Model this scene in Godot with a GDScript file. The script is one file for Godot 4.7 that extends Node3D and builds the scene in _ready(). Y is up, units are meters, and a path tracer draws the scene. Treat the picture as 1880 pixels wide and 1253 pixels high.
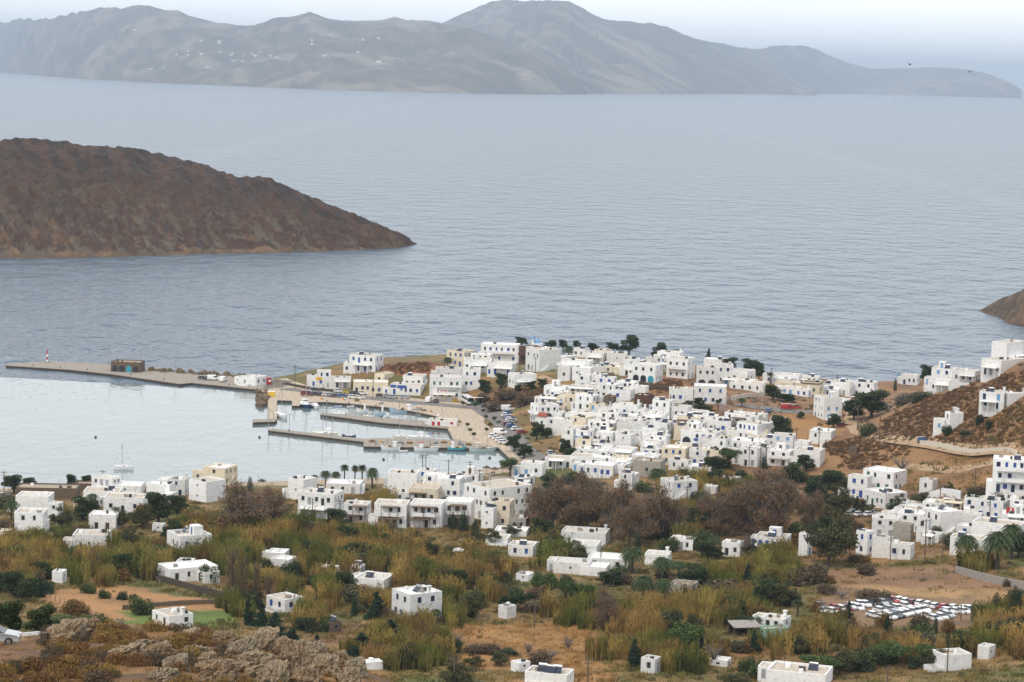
extends Node3D
# A white harbour village on a bay, seen from the hillside above it. Metres; camera at the origin, 128 m above the sea.
var RBF := PackedFloat32Array([-128.738,-599.3098,-0.0244,-88.7404,-526.8584,-0.0017,-142.912,-665.1765,0.0057,-95.0291,-652.5704,-0.0028,-46.9065,-615.3114,0.0009,-41.0667,-541.6072,-0.0155,-34.2775,-455.7729,-0.0699,1.7343,-459.5078,0.0121,1.561,-546.7175,0.0133,1.3968,-621.7738,0.0098,35.0722,-462.9654,-0.0119,41.1174,-551.4596,0.0008,46.3113,-627.7828,0.004,61.7869,-461.8435,-0.0014,72.9014,-550.7532,0.0213,100.8119,-454.2131,-0.0039,93.3121,-520.9258,-0.0571,118.4981,-538.1523,0.0073,90.495,-583.898,-0.0076,129.6246,-591.4919,-0.0569,71.5646,-662.5333,0.0175,25.9968,-669.759,0.0072,1.2295,-697.9052,0.0051,-36.544,-683.4197,-0.0066,-70.6226,-708.5748,0.0211,-117.5983,-696.8028,0.0084,-104.2607,-485.5458,-0.0571,-67.0168,-462.0463,0.0661,-147.6202,-591.73,0.0308,-118.6073,-475.3345,0.0775,11.9346,-795.4019,-0.0654,28.3803,-740.4879,-0.0096,52.4454,-718.6032,0.0097,77.028,-716.5924,0.026,93.0806,-713.2906,0.0344,12.4161,-841.769,-0.1324,30.4249,-805.5302,0.1309,48.7064,-802.1013,-0.0159,66.8257,-798.6441,0.0058,84.7809,-795.1584,0.0919,96.2382,-768.3577,0.072,12.6494,-876.4442,0.1027,32.0616,-858.3121,0.132,51.5186,-854.7556,0.0049,70.8514,-851.2834,-0.0129,90.03,-847.8388,0.0591,13.0614,-925.2889,0.1366,-4.2379,-981.5665,-0.0531,33.8155,-913.7182,0.0418,55.966,-935.5174,0.0086,77.7361,-939.4691,0.0494,112.54,-960.2503,0.0615,134.9305,-962.2341,0.0035,140.7181,-927.0008,0.0315,-83.7083,-966.7085,-0.0759,-65.895,-964.4668,0.0816,-48.4958,-968.2849,0.1486,-30.6251,-963.919,0.1587,-17.0564,-950.8098,0.0955,-18.599,-930.7453,-0.3602,-38.2059,-939.7367,-0.152,-73.5757,-950.8282,-0.0362,-4.4164,-894.703,-0.3124,-0.0923,-841.2177,-0.0473,2.6675,-888.8884,0.1171,-7.9975,-926.0661,0.204,157.9081,-732.8602,0.1538,150.0123,-693.6402,-0.1417,145.976,-673.5489,-0.046,143.1283,-659.0128,0.2364,141.9361,-652.1416,-0.1511,139.0022,-644.275,-0.0517,134.5671,-615.6717,0.1647,152.5422,-773.2166,-0.0436,144.7781,-731.4217,-0.4306,137.7236,-693.0849,-0.186,139.0585,-796.3819,0.3865,130.8551,-746.7325,0.1203,126.9648,-723.027,0.3326,128.491,-819.9976,0.0253,121.7718,-775.1482,-0.31,117.5127,-746.6149,-0.0718,113.4266,-718.374,-0.3053,116.4723,-813.1571,-0.353,128.2786,-898.5933,-0.0822,107.02,-743.6666,-0.1675,128.1069,-681.8545,-0.2877,121.2896,-642.9855,-0.1119,111.9895,-677.4979,-0.0876,96.4685,-689.6231,0.1089,160.2753,-685.6361,0.6865,153.9961,-655.1055,0.5459,151.6648,-641.9203,-0.5935,161.275,-749.8746,0.4441,-60,-1040,0.0161,0,-1040,-0.0234,60,-1030,-0.008,100,-1010,-0.0572,140,-990,-0.054,180,-930,-0.0519,210,-870,-0.0818,260,-800,-0.0504])
var LIN := PackedFloat32Array([38.6788,4.3598,3.8766])
var NRB := PackedFloat32Array([-32.2009,-150,-0.1072,-42.0824,-196,-0.3021,-40.8789,-199,-0.3111,-35.5665,-188,-0.7686,-35.8844,-192,0.8781,-32.6602,-194,0.1606,-25.9792,-188,0.2773,-20.9143,-182,-0.1046,-14.7377,-174,0.1861,-11.0265,-167,0.1972,-8.3067,-160,-0.0001,-28.0994,-167,-0.0009,-19.727,-162,-0.257,-24.8888,-148,0.0951,-18.0079,-148,-0.0761,-11.2792,-150,0.3947,-44.2301,-206,0.3965,-46.8709,-205,0.205,-34.294,-150,0.0861,-70,-245,0.0482,-30,-235,-0.092,0,-225,-0.1834,-70,-330,-0.0367,-20,-320,0.0168,40,-300,0.0333,20,-165,-0.1144,45,-150,-0.2261,90,-150,-0.0695,60,-210,-0.0079,-20,-120,-0.0156,-50,-110,-0.2221,10,-110,-0.0549,50,-100,0.0971,-20,-40,-0.0167,30,-40,0.0362,90,-60,0.0125,-80,-215,-0.3189,-90,-150,0.1258,120,-260,0.0392])
var NLIN := PackedFloat32Array([111.827,-12.6094,30.7431])
var COAST := PackedFloat32Array([-250.1,-664.6,-196.7,-692.7,-167.4,-703.6,-137.1,-714.8,-113.7,-723.2,-89.6,-729.8,-63.4,-737.8,-40.1,-747.5,-18.2,-761.4,-5.1,-772,2,-788.7,-0.9,-821.1,-11,-857.8,-17.8,-898.6,-33,-918.2,-50.6,-930.4,-72.5,-937.4,-90.3,-943.6,-98,-965.6,-101,-984.2,-91.3,-1000.8,-83.5,-1017.4,-74.6,-1038.6,-58.4,-1066.5,-34.6,-1084.4,-9.9,-1096.4,15.2,-1097.7,40.2,-1092.5,76.4,-1073.4,99.6,-1058.2,114.9,-1042,132.8,-1032.5,155.5,-1026,171,-1034.7,187.1,-1045.6,209.3,-1061.7,239.3,-1087.9,303.7,-1144.4,420,-700,420,-300,-420,-300])
var QUAYS := {"ferry_pier":PackedFloat32Array([-213.6,-1004.2,-199,-1018,-179.9,-1015.3,-153.1,-1000.1,-123.8,-986,-98.1,-977.9,-88.8,-973.6,-91.2,-952.5,-99,-944.2,-128.9,-960.2,-133.2,-955.9,-164.8,-981,-183.7,-991.7,-212.8,-1000.5]),"quay":PackedFloat32Array([-97.9,-975.3,-89,-987.8,-83.2,-960.9,-64.9,-951,-46.7,-936.6,-31.3,-926.8,-18.4,-921.5,-10.9,-915.2,-6.4,-890.7,-0.1,-853,3.8,-815.5,6.8,-785.5,1,-785.7,-3.7,-811.8,-19.6,-827.6,-22.3,-853.1,-21.8,-864,-27.7,-883.9,-34.5,-892.8,-44.5,-902.8,-62.1,-911.6,-71.5,-914.4,-80.7,-909.5,-80,-902.1,-82.9,-901.5,-84.2,-915.1,-90.1,-915.5,-84.9,-863.6,-88.3,-864.3,-93.4,-914.8,-99.5,-944.1]),"fishing_pier":PackedFloat32Array([-85.4,-837.9,-84.2,-841.4,-49.8,-823,-46.6,-826.1,-19.8,-826.9,-4.1,-811.8,-5.6,-809.7,-49.5,-807.1,-50.2,-817.4]),"boat_pier":PackedFloat32Array([-70.4,-880.3,-69.5,-884.1,-31.2,-870.5,-21.9,-863.3,-22.4,-853.7,-46.8,-863.6]),"mole_head":PackedFloat32Array([-93.5,-862.7,-88.3,-863.5,-85.4,-862.6,-85,-859.4,-92.8,-855.9])}
const PLACES := ["the supermarket", "the pier office", "the cream port building", "the red-roofed house", "the arcaded ridge house", "the fenced ball court", "the scrub hill", "the blue-doored hotel", "the pergola apartments", "the old stone barn", "the village umbrella pine", "the unfinished beige house", "the green field", "the car park", "the brown grove", "the green metal shed", "the golden grass field", "the ridge church", "the large shore hotel", "the half-built stone house", "the dirt road", "the bare yard", "the dense quarter's blue balconies", "the waterfront palms", "the eucalyptus", "the blue-doored villa in palms", "the waterfront cafe trees", "the big date palm", "the lower road", "the white bungalow", "the port boats"]
# x, y, z, turn, width, depth, height, style, label ('' = told from its looks), nearest place
const HOUSES := [
	[-103.9,1,-959.7,-28.9,7.5,8,3.6,"w1d","long white pier office with four small dark windows",1],
	[-109.5,1,-961.6,-28.5,3,4.2,3,"w1x","small white store behind the pier office",1],
	[-80.6,1.2,-959.7,4.7,4.2,3.3,4.4,"w1b","low white port shop beside the yellow sign shop",1],
	[-75.3,1.8,-956.6,4.3,5.6,4.5,6.2,"w2b","white two-storey port shop with blue door and yellow sign",2],
	[-68,2,-951.8,3.9,7.8,6.3,4.1,"w1dP","white taverna on the port with glazed veranda",2],
	[-55.7,1.2,-944.7,3,13.8,8,4.5,"c1b","long cream port building with row of blue doors",2],
	[-50.9,3.7,-954.6,-26.9,4.5,8,4.1,"c1b","cream upper house above the row of blue doors",2],
	[-41,1.1,-942.5,-9.8,12.3,7.2,4.1,"w1b","white harbour house with blue sign boards over its doors",2],
	[-38.4,3.6,-950.2,-9.9,8.2,8,4.3,"w1dS","white upper block above the blue sign boards",2],
	[-25.5,1.3,-929.2,1.2,12.5,8,9.1,"w2g","white supermarket with green shutters and lettered sign",0],
	[-25.1,6.7,-952.5,1.2,10.4,8,4.1,"g1x","grey roofed hall behind the supermarket",0],
	[-15.7,5.1,-938.2,0.7,7.1,5.7,7.5,"w2b","tall white house with blue ground-floor doors beside the supermarket",0],
	[-66.5,5.4,-972.8,-11.1,3.2,5.2,4,"w1b","",2],
	[-59.2,6.7,-969.9,-21.7,11.7,8,6.6,"w2bPS","white two-storey house with blue doors above the port road",2],
	[-20.8,9.7,-969.4,-28.8,8.2,8.6,6.4,"c2b","cream two-storey house behind the port palm",0],
	[-13.6,9.2,-957.7,0.5,11.1,8,5,"w1dP","",0],
	[-4.8,5.8,-1020,-8.1,16,8,7.7,"w2bYR","white ridge house with two rows of blue doors and balconies",0],
	[-2.9,9.5,-947.6,-15,8.7,7.5,4.5,"w1bP","low white house with dark blue veranda below the ridge house",0],
	[7.9,8.5,-993.2,-40.5,6.8,7,7.2,"n2nY","dark red framed house with balconies on the ridge",0],
	[12.7,11.4,-948.8,-55.7,9.7,10.5,8.6,"w2dX","big white house with blank side wall on the ridge",0],
	[4.4,7.4,-923.6,-65.1,6.5,9.3,5.5,"w1dQ","white house with recessed veranda above the dry scrub bank",0],
	[31.7,0.7,-1088.9,-21.8,6.1,5.8,4,"w1d","",17],
	[37.8,0.7,-1068.2,-17.2,8.1,6.6,4.6,"w1dP","",17],
	[47.2,0.7,-1070.1,-2.8,9,7.2,4.6,"w1x","",17],
	[46.4,14.5,-919.1,-3.1,6.3,5,5.9,"w2x","plain white cube house on the ridge",4],
	[25.7,13.8,-929.3,-11.9,11.2,7.3,4.2,"w1dP","",4],
	[27.5,13.1,-911.6,-16.9,7.3,4.8,4.4,"w1l","",4],
	[32.5,13,-900.6,-17.2,4,3,3.3,"w1d","",4],
	[36.8,13.7,-903.1,-2.5,5,4,2.7,"s1x","rough stone walled house among the white houses",4],
	[20.7,12,-913.1,-21.4,5.3,3.7,5.8,"w1d","white house with arched grey windows below the ridge",4],
	[51.5,14,-900.7,-23.5,9.6,8,6.6,"w2dA","white house with arcade of arches on the ridge slope",4],
	[71.3,0.7,-1068.6,-16,10.4,8,5.8,"w1lC","",17],
	[65,13.9,-913.3,-24.2,8.6,8,8.1,"w2dY","white two-storey house with balconies beside the grey arcade",4],
	[74.1,13.1,-898.9,-5,8,6.4,7.2,"g2dA","pale grey house with three ground-floor arches",4],
	[81.6,12.7,-909.2,-5.3,6.2,5,7.7,"w2b","",4],
	[90.9,0.7,-1060,-15.1,9.3,7,4.1,"w1xS","",17],
	[89.6,12.1,-920.7,-30.7,7.6,7.4,4.8,"w1d","",4],
	[89.4,11.7,-897.4,-14,12.6,8,3.5,"w1d","long low white house behind the hedge wall",4],
	[61.5,12.2,-857.2,-4.4,8.6,6.9,5.1,"w1b","",19],
	[72,12.1,-857.5,-5.2,11.7,8,6.6,"w2bR","large white block with blue windows and balustraded loggia",5],
	[101,10.7,-929.7,-16.3,4.5,4.9,4,"w1b","",4],
	[109.1,9.5,-936.7,-14.9,9.5,7.7,4.3,"w1d","",4],
	[105.2,10.1,-901.1,-12,9.9,4.7,3.3,"w1l","low white house behind the clipped green hedge",4],
	[115.6,9.1,-911.5,-17.4,6.8,7.2,5.2,"c1g","cream neoclassical house with green shutters and brown cornice",4],
	[123.9,8.3,-925.7,-19.7,4.8,6.1,3.8,"w1xS","",4],
	[128.5,7.9,-921.8,-20.1,7.5,7.1,5.5,"w1dS","",4],
	[138.3,7,-927,-20.7,8.2,7.1,5.9,"w2bS","white house with dark solar panels above the dirt road",4],
	[111.7,10.7,-835.6,-72.5,8.6,6.9,7.8,"w3l","three-storey white house with bright blue shutters by the dirt road",5],
	[119.7,11.8,-854.5,-23.1,4.9,3,3.7,"w1dP","",5],
	[171,0.7,-1018.8,-19.7,7.1,5.4,4.2,"w1b","small white house with two dark blue doors near the sea",4],
	[138,7.4,-913.5,-18.7,3.6,3,3.8,"w1x","",4],
	[162,38.7,-777.9,-41.7,5.7,10.8,7.1,"w2xQ","grey-white villa with roof pergola topping the scrub hill",6],
	[156,37.6,-755.1,-46.6,7.5,12.7,5.1,"w1dPCX","terraced white villa stepping along the scrub hill crest",6],
	[146.5,27.6,-804.3,-22.5,7.5,6.2,5.9,"w2l","",20],
	[150.2,31,-784.5,-31,8,5.7,4.3,"w1dP","",20],
	[145,26.5,-795.5,-25.6,9,8,3.8,"w1dP","low white house with flat canopy on the hill crest",20],
	[136.3,22.9,-728.5,-75.5,3.9,4.4,5.8,"w2lCX","white tower house with two chimneys on the scrub slope",6],
	[132.4,22.4,-730.4,-20.4,3.6,3,4,"w1l","low white wing with blue arched windows on the scrub slope",6],
	[145.9,31.8,-717.7,-23.7,7.5,5.5,5.1,"w2lPC","white terraced villa with pergola on the scrub slope",6],
	[153.1,32.7,-715.1,-81.8,3.3,7.7,4.2,"w1xC","large blank white wall house on the scrub slope",6],
	[138.3,18.5,-647.7,-12.5,11.4,8,9,"w3bYR","three-storey white hotel with blue doors and balconies",7],
	[111.2,9.1,-699.1,-39.2,10.3,7.7,6.1,"w2gR","long white two-storey house with grey-green windows below the bare field",6],
	[103.3,7.5,-694.9,-28.6,6.1,4.2,6.4,"w2bX","",7],
	[108.7,7.5,-680.8,-59.1,9.4,8.1,4.5,"w1gR","low white house with green windows over the parked cars",7],
	[121.3,11.8,-682.8,-35.2,4.1,3.7,3.6,"w1d","small white cube house under the bare field",7],
	[103.9,7.4,-644.5,-24.4,6.7,3,4.1,"g1x","",7],
	[111.1,8.5,-650,-29.9,7.8,6.5,4.2,"w1x","",7],
	[115.5,9.7,-626.4,-65.4,7.3,6.7,6.9,"w2nX","big blank white block with two small brown balcony doors",7],
	[123.4,12,-628,-26.3,5.7,3,3.6,"w1x","plain white wall block with brown bushes at its foot",7],
	[109.5,9.3,-620.5,-25.1,3.2,3,6,"w2n","narrow white tower house with stained cornice",24],
	[105.1,8.4,-626.4,-24.7,4.9,3,4.2,"k1x","weathered grey concrete outhouse",24],
	[92.3,7.5,-607.7,-43.7,3.6,3,6.4,"w2b","",24],
	[95.9,8.2,-601.6,-29.2,4.6,3,5.4,"w2x","blank white gabled block beside the bare yard",24],
	[100.1,8.9,-598.2,-24.7,5.8,3.7,3.8,"w1b","white house with blue shutters and long flat canopy",21],
	[130.1,13.4,-633.7,-31.8,7.9,6.8,5.1,"w2bSC","",7],
	[116.8,11.4,-596.5,-21.4,8.5,5.5,3.8,"w1b","white house with blue shutters behind the date palm",21],
	[126.8,13.7,-608.4,-27.2,12.2,8,3.3,"w1x","",21],
	[136.8,15.5,-630.1,-12.5,5.8,4.6,3.9,"w2bY","",7],
	[133,15.2,-616.5,-12.5,7.6,6.1,2.8,"w1dP","white shop with dark entrance under the red banner",7],
	[119.7,11.3,-654.7,-20.7,8.5,6.9,2.5,"w1dR","",7],
	[123.4,12.4,-653.2,-20.9,6.1,4.3,2.2,"c1dP","beige low house with wide canopy",7],
	[17.1,9.8,-885.5,-16.3,8.2,6.2,3.6,"w1d","",4],
	[25,9.8,-863,-11.9,8.8,6.8,3.9,"c1l","cream house with turquoise terrace doors",3],
	[28.2,11.7,-876.3,-12.2,12.6,8,3,"w1dP","",4],
	[31.9,10.3,-857.4,-14.2,3.6,3.8,3.3,"w1bY","white house with four blue-framed windows in a row",19],
	[35.7,10,-850.8,-14.5,3.6,4.7,4.7,"s2d","narrow stone house with tall grey doors",19],
	[40.8,11.9,-862.7,-14.9,6.8,6.6,3.9,"w1bS","",19],
	[46.8,12.5,-867,-15.2,6.1,5.7,4,"w1x","",19],
	[41.2,9.5,-837.4,-15.1,9.2,7.4,4.4,"w1bC","white house with bright blue window above a planted terrace",19],
	[47.4,10.5,-844.2,-23.3,5.3,5.1,6,"n2x","half-built brown stone house with open upper floor",19],
	[53.5,10,-830.7,-23.8,6.3,5,6.5,"w2d","tall plain white house beside the half-built stone house",19],
	[12.4,3.9,-854.8,-65.7,6.9,8.2,6.8,"w2dY","white corner hotel with balconies facing the harbour road",3],
	[15.1,8.3,-870.6,-16.2,8.8,6.1,3.2,"w1dPS","",3],
	[13.7,3.9,-842.3,-31,6.2,5,3.9,"w1d","white house with sloping red tile roof",3],
	[16.1,4.4,-827.2,-21.3,5.8,3.3,5.1,"w2d","",3],
	[25.6,6.9,-828.8,-10.1,11.6,8,4.2,"w1d","long white building behind the red-roofed house",3],
	[32.6,8.2,-838.6,-14.4,6.1,5.5,3.1,"g1x","",19],
	[33.8,7.6,-817.9,-14.6,6.9,6.3,3.6,"w1lP","",19],
	[40.4,8.3,-819.7,-14.9,4.8,5.4,3.6,"w1b","",19],
	[43.7,8.1,-808.3,-15.3,6.4,5.3,4.1,"w1x","",22],
	[20.5,4.4,-797.7,-21.5,3.1,3,6.2,"w2d","",26],
	[25.2,4.9,-794,-26.9,4.8,4.3,5.8,"w2lY","white house with pale blue balcony over the waterfront",26],
	[32.2,6.1,-795.6,-14.5,5.6,4.4,3.8,"w1d","",26],
	[38.4,5.7,-784.4,-22.9,5.5,4.7,5.4,"w2x","blank white tall block in the dense quarter",22],
	[32.5,4.7,-777.3,-17.5,4.1,3.4,3.7,"w1d","",22],
	[25.7,4,-777.3,-14.1,6.7,6,3.2,"w1d","",26],
	[37.8,4.7,-772.2,-18,6.6,6.8,3.5,"w1dP","",22],
	[26.1,3.7,-765.8,-10.3,11.7,8,2.8,"w1x","",26],
	[29.2,3.3,-747.7,-14.5,9.3,8,3.6,"w1bC","",27],
	[43.4,4.8,-766.3,-13.4,6.4,7.1,2.5,"w1x","",22],
	[44.2,3.9,-745.8,-15.7,8.9,7.4,4.9,"k1d","",27],
	[7.7,2.3,-748.7,-10.8,7,5.9,4.3,"w1l","white waterfront house with weathered terrace beside the umbrella pine",27],
	[16.6,2.9,-764.3,-9.5,8.8,8,3,"w1dP","",26],
	[36.1,3.4,-722.1,-15,4.2,4,5.1,"w2d","",27],
	[59.9,10.2,-830.2,-19.3,5.9,5.9,4.4,"w1d","",19],
	[50.5,9.3,-822.7,-13.7,7.6,7.6,3.6,"w1dP","",19],
	[62.2,9.6,-816.2,-14.7,10.6,8,3.5,"w1xS","",5],
	[66.9,9.4,-807.1,-13,7.6,6.6,4.2,"w1x","",22],
	[72.7,9.4,-802.5,-17.3,5.1,4.4,4.4,"w1b","",22],
	[51.8,8.3,-804.4,-15.9,8.3,7.1,3.5,"w1d","",22],
	[58.3,8.2,-797.1,-19.3,5.1,4.9,4.4,"c1d","",22],
	[61.4,7.7,-788,-19.7,7.6,6.3,5,"w1nA","white house with brown arched windows in the dense quarter",22],
	[64.8,7.3,-780.8,-20,7.6,6.2,5.7,"w2bY","white house with stacked bright blue balconies",22],
	[68.7,6.4,-768.9,-25.2,5.2,5.1,6.5,"w2d","",22],
	[85.3,10,-823.6,-18.1,7.3,6.3,3.4,"w1d","",5],
	[81.8,9,-791.6,-46,9,8,6,"w2bX","white house with three bright blue shutters and long blank side",22],
	[47.1,5.8,-777.3,-18.6,5.2,5.5,4.3,"w1dP","",22],
	[53.6,5.1,-761.8,-16.3,7.8,6.7,5.6,"c2b","cream two-storey house with square blue shutters",10],
	[45.9,4.5,-759.3,-15.6,5,5,3.7,"w1b","",10],
	[61.1,5.4,-760,-19.8,5.6,4.7,4.9,"w2b","",10],
	[78.5,7.9,-777.2,-14.1,10.9,8,3.4,"w1dS","",22],
	[77.4,5.9,-756.5,-26,5.7,4.6,6.1,"w2d","ornate white house with columns behind the power poles",10],
	[86.7,6.5,-757.1,-18.8,7.4,5.8,4.8,"w2nYR","white house with brown shutters and white hip roof",10],
	[60.4,4.5,-744.3,-14.9,7.3,6.9,3.1,"w1xS","low white house with round solar heater above the reeds",10],
	[50.9,3.9,-705.8,-66,7.9,8.4,5.6,"w2bC","white corner house with blue doors above the reeds",27],
	[95.5,7.1,-753.9,-19.5,8.6,7.5,5.2,"w1xCS","white house with square chimney and brown wall sign",10],
	[95.3,8.9,-773.3,-19.2,5.6,5.1,3,"w1x","",22],
	[103.8,10.7,-786.1,-19.7,7.3,7.8,3.2,"w1dR","white house with bent flat roof on the dry knoll",20],
	[110.2,10.6,-756.2,-28.3,2.5,3,2.4,"s1x","tiny ruined stone hut on the dry slope",6],
	[70.3,5.8,-623.2,-16.8,8.4,7.4,3.3,"w1bT","white flat house with two blue windows behind tall reeds",24],
	[58.7,5.7,-611.6,-20.6,4.8,4.3,3.7,"w1d","",24],
	[77.3,6.4,-610.5,-32.3,2.5,3,5.9,"w2b","",24],
	[68,4.5,-726,-17.5,5.1,4.8,2.5,"g1x","",27],
	[60.9,4.4,-711.9,-17,4,3.9,2.3,"g1x","",27],
	[20.9,5,-627.3,-10.4,12,8,3.4,"g1xC","long windowless white shed in front of the brown grove",14],
	[19.9,5.3,-615.1,-10.2,8.4,8,2.1,"w1x","",14],
	[46.4,5.3,-620.8,-16.5,6.4,5.5,2.9,"w1d","",24],
	[38.6,5.7,-600.1,-11.9,6,5.9,2.5,"w1bC","",24],
	[25.6,5.9,-591.8,-10.9,9.3,8,2.8,"w1d","white house beside the big date palm",24],
	[16.6,6,-584,-10,8.7,6.7,2.9,"w1x","",24],
	[22,6.1,-581.9,-12.4,6.5,6.2,2.3,"w1xR","",24],
	[36.9,3.4,-724.6,-18.1,5.3,4.5,4.5,"w2x","",27],
	[-2.8,3.9,-668.7,-51.5,11.7,15.4,9.1,"w3d","large three-storey white hotel with dark roof veranda",18],
	[-2,2.5,-720.9,-0.1,7.8,6.2,3.3,"k1n","dark glazed veranda room on the hotel roof",27],
	[-41.6,4,-654.3,-6.6,6.7,6.1,5.3,"w2nPY","pergola apartment block at the end of the row",8],
	[-31.7,4.2,-649.1,-5.5,8.9,7.5,6.5,"w2nPY","pergola apartment block with green hedge at its door",8],
	[-21.9,4.2,-649.8,-6.4,8.7,8,6.7,"w2nPY","pergola apartment block behind the paved huts",8],
	[-13.4,4.1,-654.4,-7.1,7.6,7.5,6.7,"w2nPY","pergola apartment block behind the dark cypresses",8],
	[-52.4,3.8,-662.2,-15.8,10.6,8,7,"w2dPS","white house with white sheet awnings by the power poles",8],
	[-49,2.4,-708.8,-4.4,10.2,8,3.2,"w1d","",23],
	[-60.2,3,-692.2,-35,5.8,6.2,6.3,"w1x","big plain white hall beside the waterfront palms",23],
	[-31.7,2.2,-717.1,-5.8,8.8,7.1,5.6,"w1x","white house with roof pergola on the bay shore",23],
	[-24.8,1.9,-725.9,-13.2,4.8,4.5,5.2,"w2b","white cube tower with three blue doors on the shore",23],
	[-24.4,2.8,-697.3,-6.3,8.5,8,4,"c1nP","",18],
	[-31.1,2.8,-696.4,-5.7,8.1,8,2.7,"w1d","",23],
	[-17.3,2.7,-704.8,-10.8,7.1,6.2,5.8,"w2bS","",18],
	[-5,4.3,-647.4,-19.7,3.5,3,6,"w2x","plain white block beside the outdoor stairs",18],
	[-1.6,4.2,-652.5,-12.1,5.8,6.5,7.2,"c2d","beige house with long outdoor stairs",18],
	[2,3.8,-669.8,-15.3,4.3,4.8,4.8,"w2b","",18],
	[3.2,4.4,-647.6,-10.5,4.8,5.1,3.3,"k1d","grey garage at the foot of the brown grove",18],
	[1.3,4.6,-637.8,-6.5,8.7,7,1.6,"w1x","",18],
	[-2.2,5,-622.8,-8,5.8,6.2,2,"w1x","",8],
	[4.2,5.4,-606.2,-12.6,6.5,6,3.1,"w1b","flat white cottage with blue door among the reeds",8],
	[-13,5.5,-597.7,-13.9,4,3.7,2.5,"w1d","",8],
	[-87.9,1.9,-721.5,-23.2,7.6,8,5.4,"c2d","unfinished beige concrete house with curved terrace",11],
	[-96.3,0,-734.6,-2.6,3.4,3,3.5,"c1d","",11],
	[-87.2,3.3,-685.2,-37.7,7.1,8,6,"w2x","tall blank white house below the unfinished house",11],
	[-101.3,2.5,-703.3,-6.9,4.8,5,3.6,"w1x","",11],
	[-81.1,5.8,-602.1,-60.1,9,8.6,4.1,"w1b","white bungalow with blue shutters under a long canopy",29],
	[-93,4.7,-630.4,-6.7,2.9,3.4,1.7,"w1x","",29],
	[-75.5,7.5,-558.4,-59.9,7.8,12.1,3.2,"w1d","long white farmhouse with wide flat roof canopy",29],
	[-77.7,6.7,-571.2,-7.4,3.7,4.1,2.5,"w1d","small white rooftop room of the farmhouse",29],
	[-70.6,7.3,-555.9,-52.7,4.6,4.3,2.7,"w1d","",12],
	[-57.5,5.7,-593.3,-6.6,4.6,5.9,1.8,"w1x","",29],
	[-55,6,-582.8,-19.7,5,5.1,2,"w1xR","",29],
	[-131.1,4.1,-654.8,-1,9.1,7.9,5.1,"w2x","white upper block with wide parapet by the stone barn",9],
	[-124.9,5.3,-619,1.1,7.4,7.4,6,"w2d","white two-storey house with four grey windows by the palm",29],
	[-123,4.5,-642.7,-14.2,2.9,3.5,4.7,"w2d","",9],
	[-133.4,3,-685.7,2.3,17.5,8,3.1,"s1x","long old stone barn with brown roof by the bay",9],
	[-125.7,2.3,-701.9,-2,5.3,5.4,2.3,"s1x","low brown-roofed stone house by the bay",9],
	[-116.8,3.2,-682.1,1.3,10.3,8,3,"w1xS","",9],
	[-106.9,3.9,-661.3,-1.2,11.1,8,4.4,"w1d","wide white house with dark window and roof terrace",9],
	[-112.6,2.7,-697.3,0.8,9.7,8,2.6,"w1xR","",9],
	[-107.4,4.9,-629.5,-2.6,7.2,6.3,4.3,"w1nW","white raised house with dark red door and shutter",29],
	[-105,6.1,-596.7,1.6,8.7,7.9,4.2,"w1x","plain white block above the brown thicket",29],
	[-129.8,5.8,-607.2,-3.1,4.1,3.2,2.5,"c1x","",29],
	[-103.5,8.4,-545.7,-9.3,2.5,3,2.8,"w1x","little white hut by the wire fence",12],
	[-70.3,10.7,-497.2,-51.9,7.1,5.8,2.6,"w1dC","low white house beside the green field",12],
	[-49.1,8.2,-525.2,-44.6,6.4,5.7,2.9,"w1b","white house with brown roof deck behind the dark conifers",12],
	[-19.6,7.9,-521.4,-55.7,7.7,8.3,6.2,"w2bCS","white two-storey house with deep blue doors among palms",25],
	[-31.1,6.6,-559.9,-17,7.5,7.9,2.3,"w1xS","",25],
	[-36.2,6.1,-575.1,-16.5,2.7,3.1,2.1,"w1l","",29],
	[-43.2,6.2,-573.9,-20.8,3.9,4.1,1.7,"w1d","",29],
	[-36.7,8.9,-501.5,-50.8,2.5,3,2.3,"s1d","stone shed with white flat roof",25],
	[0.5,7.6,-524.4,-45,2.7,3,2.9,"w1dX","white cube hut with one dark window by the golden field",25],
	[4.6,6.3,-571.6,-20.6,3.2,3.8,1.7,"w1xR","",25],
	[3.4,9.5,-469.4,-50.4,2.5,3,2,"w1xR","windowless small white cube in the dry grass",16],
	[9,10.4,-457,-16.6,8.5,5.3,2.5,"w1xS","white roof crowded with solar panels at the field edge",16],
	[29.6,9.7,-470.7,-28.7,3.1,3.1,3,"g1d","grey-white hut half hidden in reeds",28],
	[58.5,8.4,-509.5,-71.3,3.1,5.8,2.2,"t1x","pale green corrugated metal shed",15],
	[60.1,8.1,-520.2,-26.8,5.1,4.9,2.4,"w1dC","white house behind the green metal shed",15],
	[58.1,11.6,-459.3,-17.8,11.5,8,2.5,"w1xS","broad white roofed house at the lower road",28],
	[44.2,9.5,-478.6,-20.4,3.7,3.4,1.4,"w1b","white gate lodge with blue door",28],
	[89.8,12.1,-470.4,-70.6,5,6.1,3.4,"w1x","white windowless house under the pines",28],
	[98.3,12.3,-478.3,-36.7,2.5,3,2.9,"w1x","",28],
	[42.4,6.9,-560.7,-19.5,5.6,6,2.1,"k1x","old sheds with rounded sheet roof among palms",15],
	[-27.8,9.8,-466.3,-66.2,2.5,7.2,1.6,"w1xR","long narrow white water tank roof behind the rocks",16],
	[-160.1,1,-992.4,-6.1,12.4,8,4.2,"s1dA","brown stone ferry shelter with arched openings on the pier",1],
	[-24.2,1,-862,-3.7,10.3,6.8,2,"w1r","long low white hut with red door on the boat pier",3],
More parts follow.
